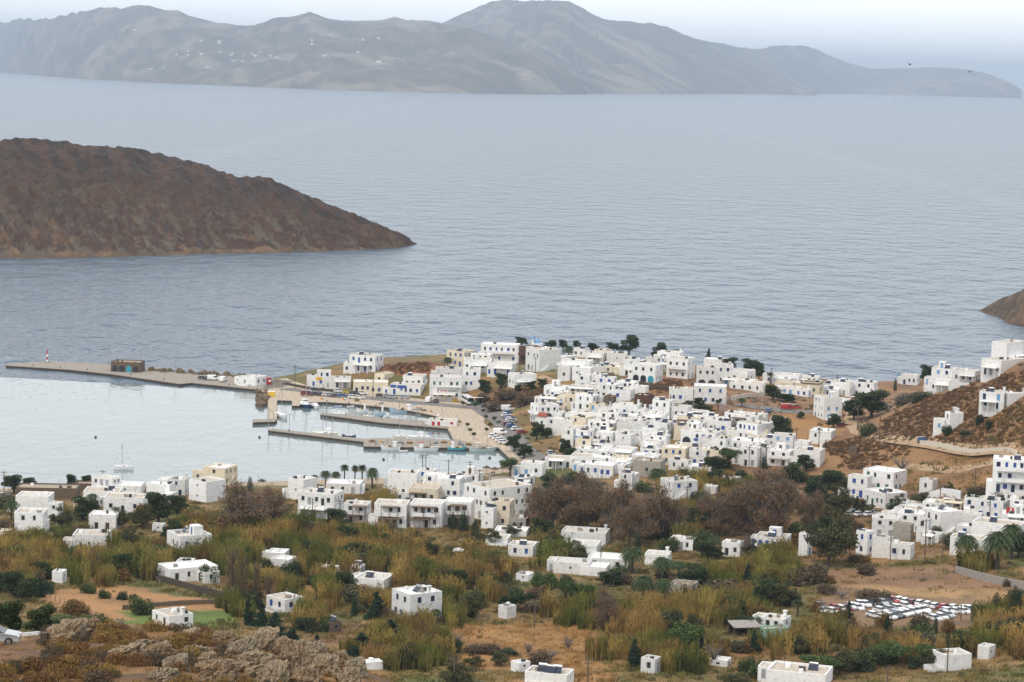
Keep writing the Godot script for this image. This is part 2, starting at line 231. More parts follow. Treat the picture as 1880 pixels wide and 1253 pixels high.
	[45.5,7.4,-796.6,-10,6.6,4,3.2,"w1dC","",22],
	[84,7.3,-764.7,-16.4,5.4,4.5,3.2,"w1x","",10],
	[11.2,6.2,-864.9,-25.2,4.6,4.9,2.8,"w1dC","",3],
	[56.5,9,-810,-8.2,4.1,4.6,2.6,"w1d","",22],
	[40.7,6.8,-793.1,-13.5,7,5,2.6,"w1bC","",22],
	[46.3,5.6,-773.1,-13.9,6.1,5.7,2.8,"w1bC","",22],
	[84.5,10,-818.6,-25.1,6.2,6.3,3.1,"w1d","",5],
	[77.1,9.9,-814.1,-18,5.9,6.3,5.2,"w2n","",5],
	[44.8,8.7,-818.7,-17.4,5.3,4.3,3.1,"w1x","",19],
	[80.7,6.7,-761.8,-22.4,6.4,5.7,4.8,"w2lS","",10],
	[31.2,5.1,-784.7,-31.4,7.1,6.5,2.9,"w1dP","",26],
	[33.6,8.9,-844.2,-21.8,5.5,6.4,3,"g1dC","",19],
	[60.3,5.8,-764.8,-12.3,4.4,4.9,2.7,"w1dS","",10],
	[35.3,12.9,-893.1,-18.3,4.5,4.4,3.1,"w1n","",4],
	[54.4,4.7,-753.4,-17.5,6.4,4.1,3.2,"w1dS","",10],
	[38.8,9.8,-844.5,-22.2,5.5,5.7,2.8,"w1x","",19],
	[64.5,6.9,-774.6,-20.1,4.7,4.3,5,"g2x","",22],
	[74.7,6.2,-760,-20.5,5,5.6,2.7,"w1d","",10],
	[65.3,10.5,-828.9,-29,6.4,5.9,2.7,"w1d","",5],
	[63,11,-837.1,-30.5,4.9,6.2,3,"w1n","",19],
	[67.9,9,-798.6,-18.5,4.3,4.9,3,"w1lP","",22],
	[69.2,7.4,-775.9,-14.9,4.3,4.3,2.6,"c1xP","",22],
	[80.4,10.4,-825.6,-24.5,5.2,5.1,3.1,"w1lS","",5],
	[21.4,4.8,-804.4,-21.2,5.8,5.9,2.5,"w1dC","",26],
	[25.1,5.7,-808.5,-24,7.1,6.4,3.1,"g1b","",26],
	[87.4,9.5,-789,-19.4,5.8,6.5,3.1,"w1l","",22],
	[30.4,6.6,-809.8,-9.6,7.3,4.3,5,"w2n","",26],
	[80.7,9.6,-797.7,-27,4.1,5.4,2.9,"g1n","",22],
	[82.3,9,-785.5,-9.5,7.2,5.3,2.9,"c1nC","",22],
	[25.6,3.2,-755.2,-29.5,5.1,5.8,2.8,"w1l","",27],
	[23.4,6.7,-844.7,-24.4,4.8,5.1,2.7,"w1l","",3],
	[48.9,9.6,-828.8,-18.2,4.2,6.5,3,"w1d","",19],
	[35.2,3.6,-750.7,-21.7,5.4,6.4,2.9,"w1n","",27],
	[51.3,6,-773.9,-15.4,6.2,5.2,2.5,"w1n","",22],
	[60.9,6.5,-772.1,-22.2,6.8,6,3,"c1l","",22],
	[89.8,8.6,-774.5,-15.3,6.7,6,5.2,"w2l","",22],
	[38.4,7,-798.2,-15,4.9,6.2,3,"w1d","",22],
	[20.2,9.7,-880.1,-11.9,7.2,5.3,2.5,"w1b","",3],
	[27.2,11.7,-893.6,-11.9,5.5,4.9,5.2,"w2b","",4],
	[71.6,6.7,-766.7,-9.2,4.1,4.6,2.9,"w1d","",10],
	[67.2,8.4,-789.5,-22.7,7,4.3,2.5,"w1d","",22],
	[47.9,7.3,-792.8,-24,5.6,5.7,5,"w2xC","",22],
	[42.5,12.8,-875.4,-9.1,5.2,5.6,2.7,"w1bS","",4],
	[35.9,4.1,-763,-11.6,5.4,5.7,2.8,"c1xP","",22],
	[31.3,6.6,-804.9,-12.8,6.8,6.4,3,"c1dS","",26],
	[35.3,12.4,-881.7,-14.4,7.1,4.8,5.3,"w2bS","",4],
	[79.1,9.7,-805.2,-23.2,7,4.2,5.4,"w2nP","",22],
	[35.7,3.9,-758.3,-9.4,7.2,5.3,3,"w1xP","",10],
	[76.4,9.3,-794.5,-17.4,6.9,6.1,2.8,"w1xS","",22],
	[57.5,6.7,-777,-11,6,5,2.7,"w1x","",22],
	[35.7,12.2,-875.6,-31.8,6.4,5.7,2.5,"c1d","",4],
	[33.1,7.5,-828,-26.9,5,5.6,2.9,"w1dS","",19],
	[27.8,9.2,-854.9,-29.4,6.9,5.8,5.2,"w2dS","",3],
	[54,10.7,-839,-22.3,6.6,4.2,2.9,"w1l","",19],
	[48.3,7,-788.3,-17.4,6.9,5.7,2.7,"w1x","",22],
	[21.9,9.7,-872.5,-25.5,6.7,6.3,2.6,"c1nP","",3],
	[17.3,5.7,-849.3,-23.1,4.3,4.8,3,"w1n","",3],
	[53.4,11.6,-849.2,-24.1,5.1,4.1,2.6,"c1l","",19],
	[78.2,7.2,-768.5,-8.7,6,6.2,5.2,"w2dC","",10],
	[73.1,8.4,-784.6,-24.9,7.2,5.2,2.4,"c1d","",22],
	[86.7,8.8,-779.4,-16.2,6.3,5.8,3.1,"w1xS","",22],
	[49.1,6.5,-782.2,-19.7,6.9,4.9,4.9,"w2dC","",22],
	[29.3,5.3,-791.2,-28.7,4.7,6.3,3.1,"w1x","",26],
	[19.1,4.6,-822.9,-16.3,7.1,4.1,5.4,"w2x","",3],
	[51.7,8,-798.6,-24.4,4.9,6.5,5.4,"w2bS","",22],
	[27.1,6.1,-815,-27.8,5.7,5.8,2.5,"w1d","",26],
	[32.3,12.3,-888,-25.9,5.9,4.3,2.6,"g1xP","",4],
	[25,5.8,-821.7,-31.5,6,5.2,5.4,"c2lP","",3],
	[73.3,10,-817.7,-24.5,6.1,4.2,2.6,"w1d","",5],
	[60.2,8.9,-803.2,-10.5,7.3,5.1,5.3,"c2nP","",22],
	[36.5,11.8,-866.6,-29.8,6.2,5.8,5.3,"w2n","",19],
	[42.8,12.6,-870.7,-22,6.9,5.4,5.1,"w2d","",19],
	[44.8,4.3,-754,-16.2,5,4.2,2.9,"w1d","",10],
	[37,8.6,-834.8,-16.1,4.4,4.3,2.9,"w1n","",19],
	[58.5,10.9,-838.4,-14.2,4.5,5.7,2.5,"g1n","",19],
	[50.7,11.8,-853.2,-20.6,4.7,4.4,2.6,"w1dP","",19],
	[69.2,10.1,-819.7,-13.7,4.9,5.4,3,"w1xS","",5],
	[68.8,8.8,-793.7,-30.9,4.4,4.6,2.7,"w1b","",22],
	[62.6,8.6,-796,-20,5.6,5.3,5.5,"w2n","",22],
	[17.8,7.1,-858,-10.7,4.5,5.3,2.8,"c1lP","",3],
	[64.7,6.2,-766.6,-12.9,6.4,4.9,2.4,"w1b","",22],
	[34.8,7.6,-823,-16.2,7.1,5.9,5.5,"w2dC","",19],
	[64.7,10.2,-823.8,-15.5,4.7,5,2.4,"w1x","",5],
	[82.5,9.9,-812.8,-21,7,6.5,4.9,"w2l","",5],
	[46,9.7,-833.8,-17.5,4.1,4.5,3.1,"w1xC","",19],
	[40.6,8,-813.4,-25.4,6.2,5.7,2.7,"w1lC","",19],
	[50.9,8.9,-812.8,-13.3,5.7,5.9,3,"w1xS","",19],
	[22.6,9.4,-867.3,-11.2,4.3,5,2.7,"c1nC","",3],
	[24.3,6,-835.4,-28.9,6.3,5.3,2.5,"c1d","",3],
	[90.8,9.8,-803.8,-9.3,5.2,4.4,5,"w2n","",20],
	[31.1,4.3,-772.8,-29.4,5.5,6.2,3.1,"g1d","",22],
	[32.3,4.1,-767,-26.9,6.6,4.9,2.5,"w1dP","",22],
	[19.7,4.8,-834.1,-21.5,4.9,6,2.9,"w1l","",3],
	[41.7,8.8,-828.2,-18.5,6,5.7,2.6,"w1x","",19],
	[66.9,5.5,-755.4,-24.4,4.3,5.4,5.4,"c2d","",10],
	[85.3,9.7,-796.1,-8.9,5.8,4.5,3.1,"c1d","",22],
	[31.6,9.2,-849.4,-29.9,6,4.2,2.9,"c1l","",19],
	[24.8,4.1,-782.6,-10.7,4.9,4.5,5.4,"c2lP","",26],
	[66.8,5.8,-760.4,-27.1,7,5.6,4.8,"c2d","",10],
	[25.9,5.5,-801.5,-26.7,6.3,6,4.8,"w2lC","",26],
	[52.7,0.7,-1069.2,-17.8,5,4.3,3.1,"w1b","",17],
	[41.2,14.1,-932.4,-19.9,6.6,5.1,2.5,"w1d","",4],
	[46.8,14.2,-931.6,-29.2,6.9,4.1,2.9,"c1dS","",4],
	[45.2,14.4,-914.7,-18.2,6.1,5.1,2.7,"w1nC","",4],
	[68.4,0.7,-1051,-27.3,7.1,6.5,5.3,"g2lS","",17],
	[40.2,14.4,-920.8,-20.8,6.4,6.3,2.7,"c1bC","",4],
	[52.3,13.7,-940.4,-18,6,4.4,2.5,"w1dC","",4],
	[90.6,12.1,-910.6,-23.8,7.4,5.5,2.4,"c1l","",4],
	[62.5,12.8,-947.9,-16.4,4.8,6.3,3.1,"w1lP","",4],
	[82.9,12.9,-923.1,-29.5,5,5.7,5.3,"w2dC","",4],
	[36.9,14.2,-925.5,-16.5,6.8,5.4,2.8,"w1lP","",4],
	[70,0.7,-1061.7,-15.9,5.3,6,2.5,"w1dS","",17],
	[63.4,0.7,-1067.3,-30.8,5.6,4,3.2,"g1n","",17],
	[34,14.1,-921.9,-13.7,5.2,4.3,2.9,"g1xS","",4],
	[22.7,1,-1059,-21.7,4.6,5.9,3.1,"w1xC","",17],
	[65.5,0.7,-1058.5,-13.8,4.4,4.1,5.3,"w2n","",17],
	[41.4,0.7,-1076.8,-29.6,6.1,6.2,5,"c2n","",17],
	[83.8,12.7,-904.5,-10.1,7.1,4.1,2.9,"w1lP","",4],
	[24.1,0.7,-1064.5,-25.6,5.5,6.1,3,"w1bP","",17],
	[58.5,0.7,-1052.1,-10.5,4.7,5.9,2.6,"g1xS","",17],
	[112.8,9.6,-925.5,-18.6,7.4,5.8,2.5,"c1xS","",4],
	[137.5,6,-948.6,-31.3,4.7,5.1,2.5,"w1b","",4],
	[105.9,10.4,-918.3,-17.5,7,6.1,2.6,"c1x","",4],
	[126.7,0.7,-1019.1,-18.3,6.1,4.2,2.7,"g1b","",4],
	[123.2,0.7,-1014.8,-29.9,7.1,4.8,2.6,"w1x","",4],
	[118.2,8.9,-930,-15.6,4.8,6.3,5.1,"w2nS","",4],
	[123.8,8.5,-916.9,-10.9,6,5.6,2.5,"w1nS","",4],
	[110.6,10,-898.9,-29,5.6,4.4,2.8,"w1bC","",4],
	[134.2,7.3,-932.1,-8.5,7.2,5.9,2.7,"w1dS","",4],
	[119.5,8.9,-915.6,-27.8,4.5,5.9,3.2,"w1lS","",4],
	[131.6,7.1,-941.2,-19.2,6.7,5.4,3.1,"w1n","",4],
	[129.1,7.9,-927.9,-16.3,5.7,4.8,2.9,"w1d","",4],
	[140.6,0.7,-1003.1,-19.1,4,5.3,3.2,"w1b","",4],
	[106.5,10.2,-929.7,-26.3,6.3,5.7,2.9,"w1b","",4],
	[-15.6,2.4,-710.2,-10,6.5,5.2,5.3,"g2d","",23],
	[-14.6,1.9,-727.1,-28.9,5.1,5.3,3.1,"w1bS","",23],
	[-3.7,2.6,-710.6,-8.7,6.6,4.1,2.9,"w1n","",18],
	[-24.5,2.3,-711.4,-28.4,6.3,6.5,2.8,"c1d","",23],
	[-22.1,2.1,-715.8,-12,6.4,4.8,5.4,"w2b","",23],
	[4.6,2.3,-729.2,-31.6,4.4,6.4,2.9,"w1bS","",27],
	[-26,1.2,-741.2,-29.7,5.8,6.5,2.6,"g1bP","",23],
	[-34.8,1.7,-724,-15.7,5.2,6.1,3,"g1b","",23],
	[3.8,2.5,-717.9,-12.3,4.7,6.4,3,"w1l","",27],
	[-12.4,1.6,-737.4,-13.9,7.3,4.3,2.9,"w1n","",23],
	[132.1,13.7,-639.5,-9.7,7.2,4,2.6,"c1nC","",7],
	[102.1,7,-637.6,-8.7,7.2,5.7,5.1,"w2d","",7],
	[128.9,13.5,-647.8,-18.3,7.1,4.4,3,"w1l","",7],
	[112.7,8.6,-669.1,-9.1,5.5,4.8,2.7,"g1x","",7],
	[126.3,11.8,-640,-8.9,5.4,4.2,3,"w1xC","",7],
	[111,9.5,-615.9,-25.6,4.6,4.4,2.7,"w1xP","",24],
	[113.6,8.6,-644.8,-22.3,7,6.1,2.6,"w1dP","",7],
	[109.7,8,-639.9,-17.7,6.6,6.1,5.2,"w2dS","",7],
	[123.2,10.9,-636.7,-24.1,6.1,4.6,3.2,"w1d","",7],
	[108.9,7.7,-655.8,-22.9,5.3,6.4,2.7,"w1x","",7],
	[115.2,9.3,-659.8,-20.5,7.4,4.9,3,"g1lP","",7],
	[121.4,11.7,-615.5,-27.8,7.4,4.5,2.8,"w1b","",7],
	[-15.4,8,-951.4,-17.4,6.1,4.1,2.5,"w1l","",0],
	[-9.2,0.7,-1078.3,-31.9,6.5,4.1,2.9,"w1l","",17],
	[-11.1,9.9,-965.8,-12.6,6,4.4,5.3,"w2n","",0],
	[4.4,0.7,-1076.8,-21.2,5.3,5.7,2.8,"c1lC","",17],
	[-110.2,3.6,-665.8,-20.1,4.1,5.1,3.1,"g1x","",9],
	[-96.9,2.7,-695.7,-10.4,5.2,5.2,4.9,"g2lC","",11],
	[-100.8,3,-685.5,-12.6,7.1,4.3,4.8,"w2x","",9],
	[-117.8,3.6,-667,-18.6,5.5,5.7,2.8,"w1lP","",9],
	[-118.6,2.4,-697.7,-22.1,7,5.3,4.8,"w2dP","",9],
	[-98.1,3.2,-680.3,-14.2,4.4,4.7,2.8,"g1dP","",9]]
# kind, x, y, z, height, width, nearest place
const TREES := [
	["fan_palm",-59.2,1.8,-722.3,3.5,2.8,23],
	["fan_palm",-50.5,1.5,-728.2,6.2,3,23],
	["fan_palm",-47.2,1.5,-727.4,6,2.5,23],
	["fan_palm",-44.9,1.6,-725.2,6.8,3.2,23],
	["fan_palm",65.9,7.9,-529.9,4.5,3.2,15],
	["fan_palm",100.8,11,-924.6,4.9,3,4],
	["fan_palm",73.5,11.4,-840.6,4.6,2.7,5],
	["date_palm",-56.1,1.6,-725.7,4.2,3.7,23],
	["date_palm",-53.1,1.5,-727.7,3.9,3.4,23],
	["date_palm",-41.3,1.9,-718.1,6.8,4.6,23],
	["date_palm",45.2,3.7,-719.2,6.6,6.6,27],
	["date_palm",31.2,6,-583.3,7,7,24],
	["date_palm",38,6.3,-573.6,6.1,6.1,24],
	["date_palm",32.1,7,-546.8,6.6,5.8,15],
	["date_palm",36.6,7.1,-546.6,5.7,5.6,15],
	["date_palm",59,7.5,-544.2,4.2,5,13],
	["date_palm",113.9,10.6,-584.3,7.3,6.7,21],
	["date_palm",119,11.5,-571.9,9.5,8.2,21],
	["date_palm",124.6,12.3,-582.2,8.7,6.5,21],
	["date_palm",-134.2,4.6,-638.4,5.9,5.3,9],
	["date_palm",-117.3,3.6,-666.7,4,4.3,9],
	["date_palm",-25.7,9.3,-961.9,4.8,4.8,0],
	["date_palm",25.8,0.7,-1075,6.6,5.4,17],
	["date_palm",82.9,12,-850.7,3.3,3.5,5],
	["date_palm",42.4,6.2,-579.8,4,4.8,24],
	["date_palm",8.9,2.1,-757,3.3,4.2,26],
	["date_palm",-15.1,7.9,-514.5,3.6,3.1,25],
	["date_palm",30.8,5.8,-589.4,4.6,4.1,24],
	["date_palm",54.2,5.3,-618.5,3.9,4.9,24],
	["umbrella_pine",0.4,1.9,-744.9,6.2,6.9,27],
	["umbrella_pine",69.7,5.2,-750.3,7.1,8.3,10],
	["umbrella_pine",9,7.3,-532.6,8.9,5.9,25],
	["umbrella_pine",13.8,7.2,-537.6,6.8,5.2,25],
	["umbrella_pine",18,7,-544.6,4.7,5,25],
	["umbrella_pine",37.9,9,-484.1,7.4,8.8,28],
	["umbrella_pine",62.6,10.8,-465.8,4.3,8.4,28],
	["umbrella_pine",79,10.9,-476.2,4.4,9.3,28],
	["umbrella_pine",85.6,11.4,-476.1,4,6.6,28],
	["cypress",-76.5,2.7,-699.9,5.5,2.1,11],
	["cypress",-59.7,2.5,-705.5,3.9,1.3,23],
	["cypress",160.9,0.7,-994.9,5.5,1.6,4],
	["cypress",108.8,10.9,-521.4,6.5,3.1,13],
	["cypress",112.2,11.5,-517.1,8.4,3.7,13],
	["cypress",-33.4,7.8,-521.6,4.2,1.7,25],
	["cypress",-15,4.3,-643.9,4.8,2.7,8],
	["cypress",-11.9,4.4,-640.6,5.9,3.5,8],
	["cypress",-8.5,4.6,-632,4.8,2.3,8],
	["cypress",94.1,10.5,-498.4,2.5,1.8,13],
	["cypress",81,5.8,-750.9,4.1,2.4,10],
	["cypress",-55.1,2.7,-698.6,3.5,3.5,23],
	["conifer",-54.9,9.3,-503.7,6.9,3.5,12],
	["conifer",-47.5,9.9,-487.2,6.3,7,12],
	["conifer",-43.6,9.9,-481.8,4.2,5.8,12],
	["conifer",-37.6,9.9,-471.3,5.9,4.2,16],
	["conifer",-28.4,7.8,-518.8,6.4,6,25],
	["conifer",-24,8.8,-491.5,5.7,8.4,25],
	["conifer",-29.2,9.3,-480.3,4.5,6.9,16],
	["conifer",-52.3,9.2,-503.3,5.8,4.2,12],
	["conifer",90.2,0,-1088.8,6.7,3.7,17],
	["conifer",93.5,0,-1089.5,2.7,2,17],
	["brown_tree",45.4,4.8,-636.3,10.9,7.8,14],
	["brown_tree",54.6,4.8,-641.3,11.7,9.4,14],
	["brown_tree",8.1,4.3,-647.8,11.4,8.9,18],
	["brown_tree",-69.6,4.7,-627.2,14.2,19.6,29],
	["brown_tree",12.5,4.4,-642.9,15.9,15.1,14],
	["brown_tree",22,4.6,-639.7,17.7,15,14],
	["brown_tree",29.6,4.7,-636.3,16.9,13.4,14],
	["brown_tree",32.3,5,-623,13.1,11.6,14],
	["brown_tree",39.4,4.8,-634,14.5,13.6,14],
	["brown_tree",59.2,4.8,-642.4,13,13.5,14],
	["brown_tree",67.4,5.1,-639.4,18.4,17.2,24],
	["brown_tree",74.5,5.2,-644.5,18.6,13.2,24],
	["brown_tree",83.8,5.4,-650,11.8,9.9,24],
	["brown_tree",19.2,4.4,-646.4,13.3,11.1,14],
	["brown_tree",62.1,4.9,-641.7,10.2,11,14],
	["brown_tree",-63.5,4.3,-639.2,10.9,10.9,8],
	["brown_tree",22.4,7.8,-512.7,10.6,7.8,16],
	["broad_tree",-49.4,70.7,-235,3.9,3.3,-1],
	["broad_tree",-46.4,70.7,-235,3.7,3.3,-1],
	["broad_tree",-115.2,4.4,-641.9,6.5,8,9],
	["broad_tree",-94.8,4.4,-641,9.3,8.3,29],
	["broad_tree",21.1,2.9,-720.2,5.3,6.6,27],
	["broad_tree",12.7,2.8,-714.8,5.4,7.2,27],
	["broad_tree",53.1,4,-728.6,4.7,5,27],
	["broad_tree",63,4.3,-726.2,5,5.7,27],
	["broad_tree",42.5,4.5,-648.9,7.5,9,14],
	["broad_tree",50.9,4.8,-641,7.4,8.9,14],
	["broad_tree",25.1,6.4,-567.3,3.9,6.6,25],
	["broad_tree",89.6,6,-685.5,7.9,7.9,27],
	["broad_tree",97,6.6,-699.3,8.1,10,27],
	["broad_tree",90.2,9.4,-785.6,9.4,8.7,22],
	["broad_tree",54.6,0,-1106.5,9.1,9.4,17],
	["broad_tree",67.4,0,-1088,8.2,7.5,17],
	["broad_tree",3.9,0,-1126.2,4.9,6.2,17],
	["broad_tree",9.4,2.6,-821.1,6,5.7,26],
	["broad_tree",12.7,3.2,-819.8,4.1,4.9,26],
	["broad_tree",1.7,1,-803.2,6.1,5.5,26],
	["broad_tree",5,1.1,-789.3,4.9,5.8,26],
	["broad_tree",18.1,3.3,-783.3,5.8,4.7,26],
	["broad_tree",19.9,3.2,-773.9,4.4,4.6,26],
	["broad_tree",111.2,10.3,-815.5,5.1,5.4,20],
	["broad_tree",124.5,13.7,-818.1,10.3,13.9,20],
	["broad_tree",119.4,11.9,-824.2,7.4,7.2,20],
	["broad_tree",102,10.7,-833.4,2.5,2.9,5],
	["broad_tree",179.2,0.7,-1027.2,8,7.5,4],
	["broad_tree",-10.1,4.2,-924.5,5.9,5.9,0],
	["broad_tree",-3.8,6.7,-926.3,5.7,5.5,0],
	["broad_tree",7.8,8.2,-910.8,3.5,4.2,0],
	["broad_tree",12.1,9.5,-910.2,3.1,4.6,4],
	["broad_tree",2.6,6.9,-913.3,3.1,3.3,0],
	["broad_tree",96.5,0.7,-1049.9,6,7.7,17],
	["broad_tree",103.7,0.7,-1037.9,6.9,8.6,17],
	["broad_tree",97.9,10.9,-939.9,7.3,5.6,4],
	["broad_tree",75.3,0,-1093.9,5,7,17],
	["broad_tree",18.1,0,-1122.7,4.4,7.2,17],
	["broad_tree",24.3,0,-1124.1,4.6,5.1,17],
	["broad_tree",30.9,0,-1123.3,4.6,4.6,17],
	["broad_tree",38.3,0,-1113.9,4.6,6.6,17],
	["broad_tree",46.4,0,-1111.3,5.1,7.6,17],
	["broad_tree",64.4,4.7,-744.2,6.3,6.8,10],
	["broad_tree",68.2,5.1,-748.8,4.5,5.2,10],
	["broad_tree",1.6,7.3,-534.2,4.7,7.2,25],
	["broad_tree",44.9,6.6,-568.2,5,7.9,24],
	["broad_tree",96.5,11.8,-872.2,6,7.6,5],
	["broad_tree",101.3,11.5,-870.5,3.2,8,5],
	["broad_tree",67.7,10.9,-834.7,3.8,8.4,5],
	["broad_tree",62.2,11.1,-839.2,4.2,5.8,19],
	["broad_tree",67.5,11.7,-845.8,4.3,4.7,5],
	["broad_tree",77.6,11,-474,4.2,5.5,28],
	["broad_tree",-40.8,5.1,-609.6,6.1,6.5,29],
	["broad_tree",93.7,6.2,-745.8,5.8,6.2,10],
	["broad_tree",35.3,12.5,-883.8,3.2,3.2,4],
	["broad_tree",37.4,9.4,-842.6,4.8,3.5,19],
	["broad_tree",-145.1,2.1,-693.9,6.1,7,9],
	["broad_tree",-140.6,2.1,-695.4,4.8,4.8,9],
	["broad_tree",-129.6,2,-702.5,4.9,3.9,9],
	["broad_tree",-125.6,1.9,-705.5,4.6,3.9,9],
	["broad_tree",86.4,5.2,-726.8,7,7.4,10],
	["olive_tree",81.1,7.1,-592.3,15.3,14.8,24],
	["olive_tree",93.6,5.9,-670.9,9.7,10.5,7],
	["olive_tree",-8.6,5,-616.5,4.3,5.7,8],
	["olive_tree",-4.3,5,-621.2,4.3,6.3,8],
	["olive_tree",-20.8,5.3,-602.8,4.9,7.8,8],
	["olive_tree",-13.6,5.6,-592.1,4.8,6.8,8],
	["olive_tree",-43.1,6.3,-567.5,4.2,5.2,29],
	["olive_tree",-48.9,7.1,-545,4,5,25],
	["olive_tree",-24.8,9.3,-476.2,3,3.3,16],
	["olive_tree",117.2,10,-662.7,5.3,6.1,7],
	["olive_tree",110.5,8.1,-668.3,5.4,4.6,7],
	["olive_tree",124.9,13.5,-670.8,3.1,3.4,7],
	["olive_tree",128.3,13.5,-649.4,5.2,6.6,7],
	["olive_tree",101.7,6.6,-670.8,4.6,6.2,7],
	["olive_tree",-95.9,5.7,-601.8,5.6,6.4,29],
	["olive_tree",-104.1,4.7,-629.9,6.1,7.3,29],
	["olive_tree",-98,4.6,-632.9,6.6,7.3,29],
	["olive_tree",-110.1,5.7,-603.3,4.9,7,29],
	["olive_tree",-100,6.7,-577.5,4.3,5.9,29],
	["olive_tree",-8.8,10.2,-453.6,4.7,7.4,16],
	["olive_tree",45,10.9,-454.3,3.7,6.5,28],
	["olive_tree",87.2,11.7,-472.7,4.4,7.7,28],
	["olive_tree",76.1,9.7,-493.6,3.4,6.9,15],
	["olive_tree",-0.5,9.2,-474.7,3,4.8,16],
	["olive_tree",-6,9.3,-472.4,2.7,4.4,16],
	["olive_tree",-59.6,5.5,-600.6,4.2,8.3,29],
	["olive_tree",-34.1,2.7,-696.4,2.9,6.4,23],
	["olive_tree",-26.1,2.7,-697.6,2.1,3.2,18],
	["olive_tree",1.4,4.6,-635.1,3.7,5,18],
	["olive_tree",53.6,7.9,-521.3,2.4,2.4,15],
	["poplar",-61.6,8.1,-529.8,12,3.2,12],
	["poplar",-59.3,8,-530.5,11.4,2.9,12],
	["poplar",-56.7,7.6,-535.7,8.9,1.7,12],
	["poplar",-53.8,7.5,-536.5,6.5,2.7,12],
	["poplar",-29.6,5.1,-609.7,7.7,2.5,8],
	["bare_tree",-98.1,7.5,-561.4,5.5,3.9,29],
	["bare_tree",118,12,-711.2,5.1,7.2,6],
	["bare_tree",13.3,8.6,-489.2,4.1,3.2,16],
	["bare_tree",5.1,8.8,-484.3,3.4,2.9,16],
	["bare_tree",42.7,9.4,-477.5,5.1,4.7,28],
	["bare_tree",61.3,5.8,-605.5,7.4,4.5,24],
	["bare_tree",9.5,9,-479.8,2.8,4.9,16],
	["bare_tree",78.6,8.2,-550.7,2.3,5.1,13],
	["bare_tree",83.4,8.4,-552.7,2,5.1,13],
	["bare_tree",105.6,10.5,-522.3,3.6,4.4,13],
	["bare_tree",-90.9,3,-688.9,3.2,3.8,11],
	["bare_tree",-9.8,8.5,-493.8,2.9,3.4,16],
	["bush_green",13,2.4,-737.5,2.7,5.1,27],
	["bush_dark",18,2.7,-730.9,3,5.7,27],
	["bush_olive",26.1,3,-722.2,3,5,27],
	["bush_green",40.7,3.6,-714.5,3.3,6.6,27],
	["bush_olive",35.3,3.5,-704.7,2.4,4.9,27],
	["bush_green",50.9,3.9,-720.9,3.3,6.6,27],
	["bush_green",59.6,4.2,-726.3,3.3,6.7,27],
	["bush_olive",66.8,4.5,-731.8,3.4,5.7,27],
	["bush_dark",72.3,4.7,-737.2,3.1,5.1,10],
	["bush_green",90.2,5.4,-731,3.9,6.7,10],
	["bush_dark",93.9,5.8,-719.5,4.1,6.6,10],
	["bush_green",82.2,5.4,-704,3.6,7.1,27],
	["bush_green",56.4,4.2,-694.5,4,7,27],
	["bush_olive",7.7,2.8,-709.2,3.3,5.6,27],
	["bush_green",-36.5,3,-683.2,2.4,4.7,8],
	["bush_olive",-39.5,3.1,-680.6,2.7,4.4,8],
	["bush_rust",-109.5,7.4,-568.1,3.9,10.5,29],
	["bush_green",-117.2,7.4,-570.1,4.6,7.9,29],
	["bush_green",-122.5,5.6,-609.6,2.8,5.6,29],
	["bush_green",-70.4,7.1,-555.2,4.5,5.1,12],
	["bush_dark",-49.8,5.4,-599.9,3.9,6.9,29],
	["bush_brown",28.8,7.3,-534.5,4.3,8.7,15],
	["bush_brown",51.5,7.2,-553.2,4.9,9,13],
	["bush_green",60.6,7.4,-555.1,4.5,7.7,13],
	["bush_brown",71.2,7.4,-568.4,4.6,7.9,21],
	["bush_brown",75.5,7.5,-571.6,5.3,6.6,21],
	["bush_brown",76.3,7.9,-557.4,2.6,5.2,13],
	["bush_brown",83.9,10.2,-492.4,4,10.3,15],
	["bush_brown",78.1,9.4,-499.8,4.1,8.1,15],
	["bush_green",88.8,9.9,-501.3,4.6,7,15],
	["bush_green",-6.6,5.8,-585.4,4.7,6.8,25],
	["bush_green",-3.7,6.5,-560.2,3.9,5.2,25],
	["bush_green",51.5,5.2,-620,5.7,7.2,24],
	["bush_green",46.6,4.9,-632.1,5.1,7.3,14],
	["bush_green",42.8,5.2,-617.6,3.8,5.7,24],
	["bush_dark",-24.9,9.3,-477.2,3.3,6.6,16],
	["bush_green",-94.6,8.9,-532.5,2.5,4.2,12],
	["bush_green",-89.9,9.1,-526.4,2.4,3.2,12],
	["bush_dark",-85.5,9,-525.6,2.2,2.7,12],
	["bush_dark",-82.9,9,-525,1.8,2.4,12],
	["bush_dark",-105.3,8.9,-536.8,1.9,2.2,12],
	["bush_brown",-98.6,3,-687.8,2.4,4.8,11],
	["bush_green",116.6,9.8,-668.2,3.8,6.2,7],
	["bush_dark",121.1,11.5,-672.4,2.3,3.7,7],
	["bush_dark",108.6,7.7,-665.9,3.1,4.3,7],
	["bush_green",113,9.6,-620.8,3.6,3.4,24],
	["bush_brown",120.6,11.5,-616.1,2.1,8.5,7],
	["bush_brown",-6.2,8.7,-486,2.3,4.5,16],
	["bush_brown",-2.8,8.7,-486.5,2.5,5.2,16],
	["bush_brown",86.3,8.6,-546.8,3.2,8.9,13],
	["bush_brown",88.6,8,-580.4,3.4,5.4,21],
	["bush_green",71.9,10.8,-472.4,4.4,6.6,28],
	["bush_dark",65.5,9.4,-491.3,3.4,5.7,15],
	["bush_green",46.4,8.7,-494.3,2.9,3.4,15],
	["bush_brown",-14,6.5,-559,5.2,7.8,25],
	["bush_dark",0.6,8.8,-484.2,1.7,4.5,16],
	["bush_brown",130.7,15.7,-654.8,3,7.5,7],
	["bush_brown",134.7,15.4,-644.4,3.7,5.9,7],
	["bush_dark",-42.4,9,-500.3,3.5,4.6,25],
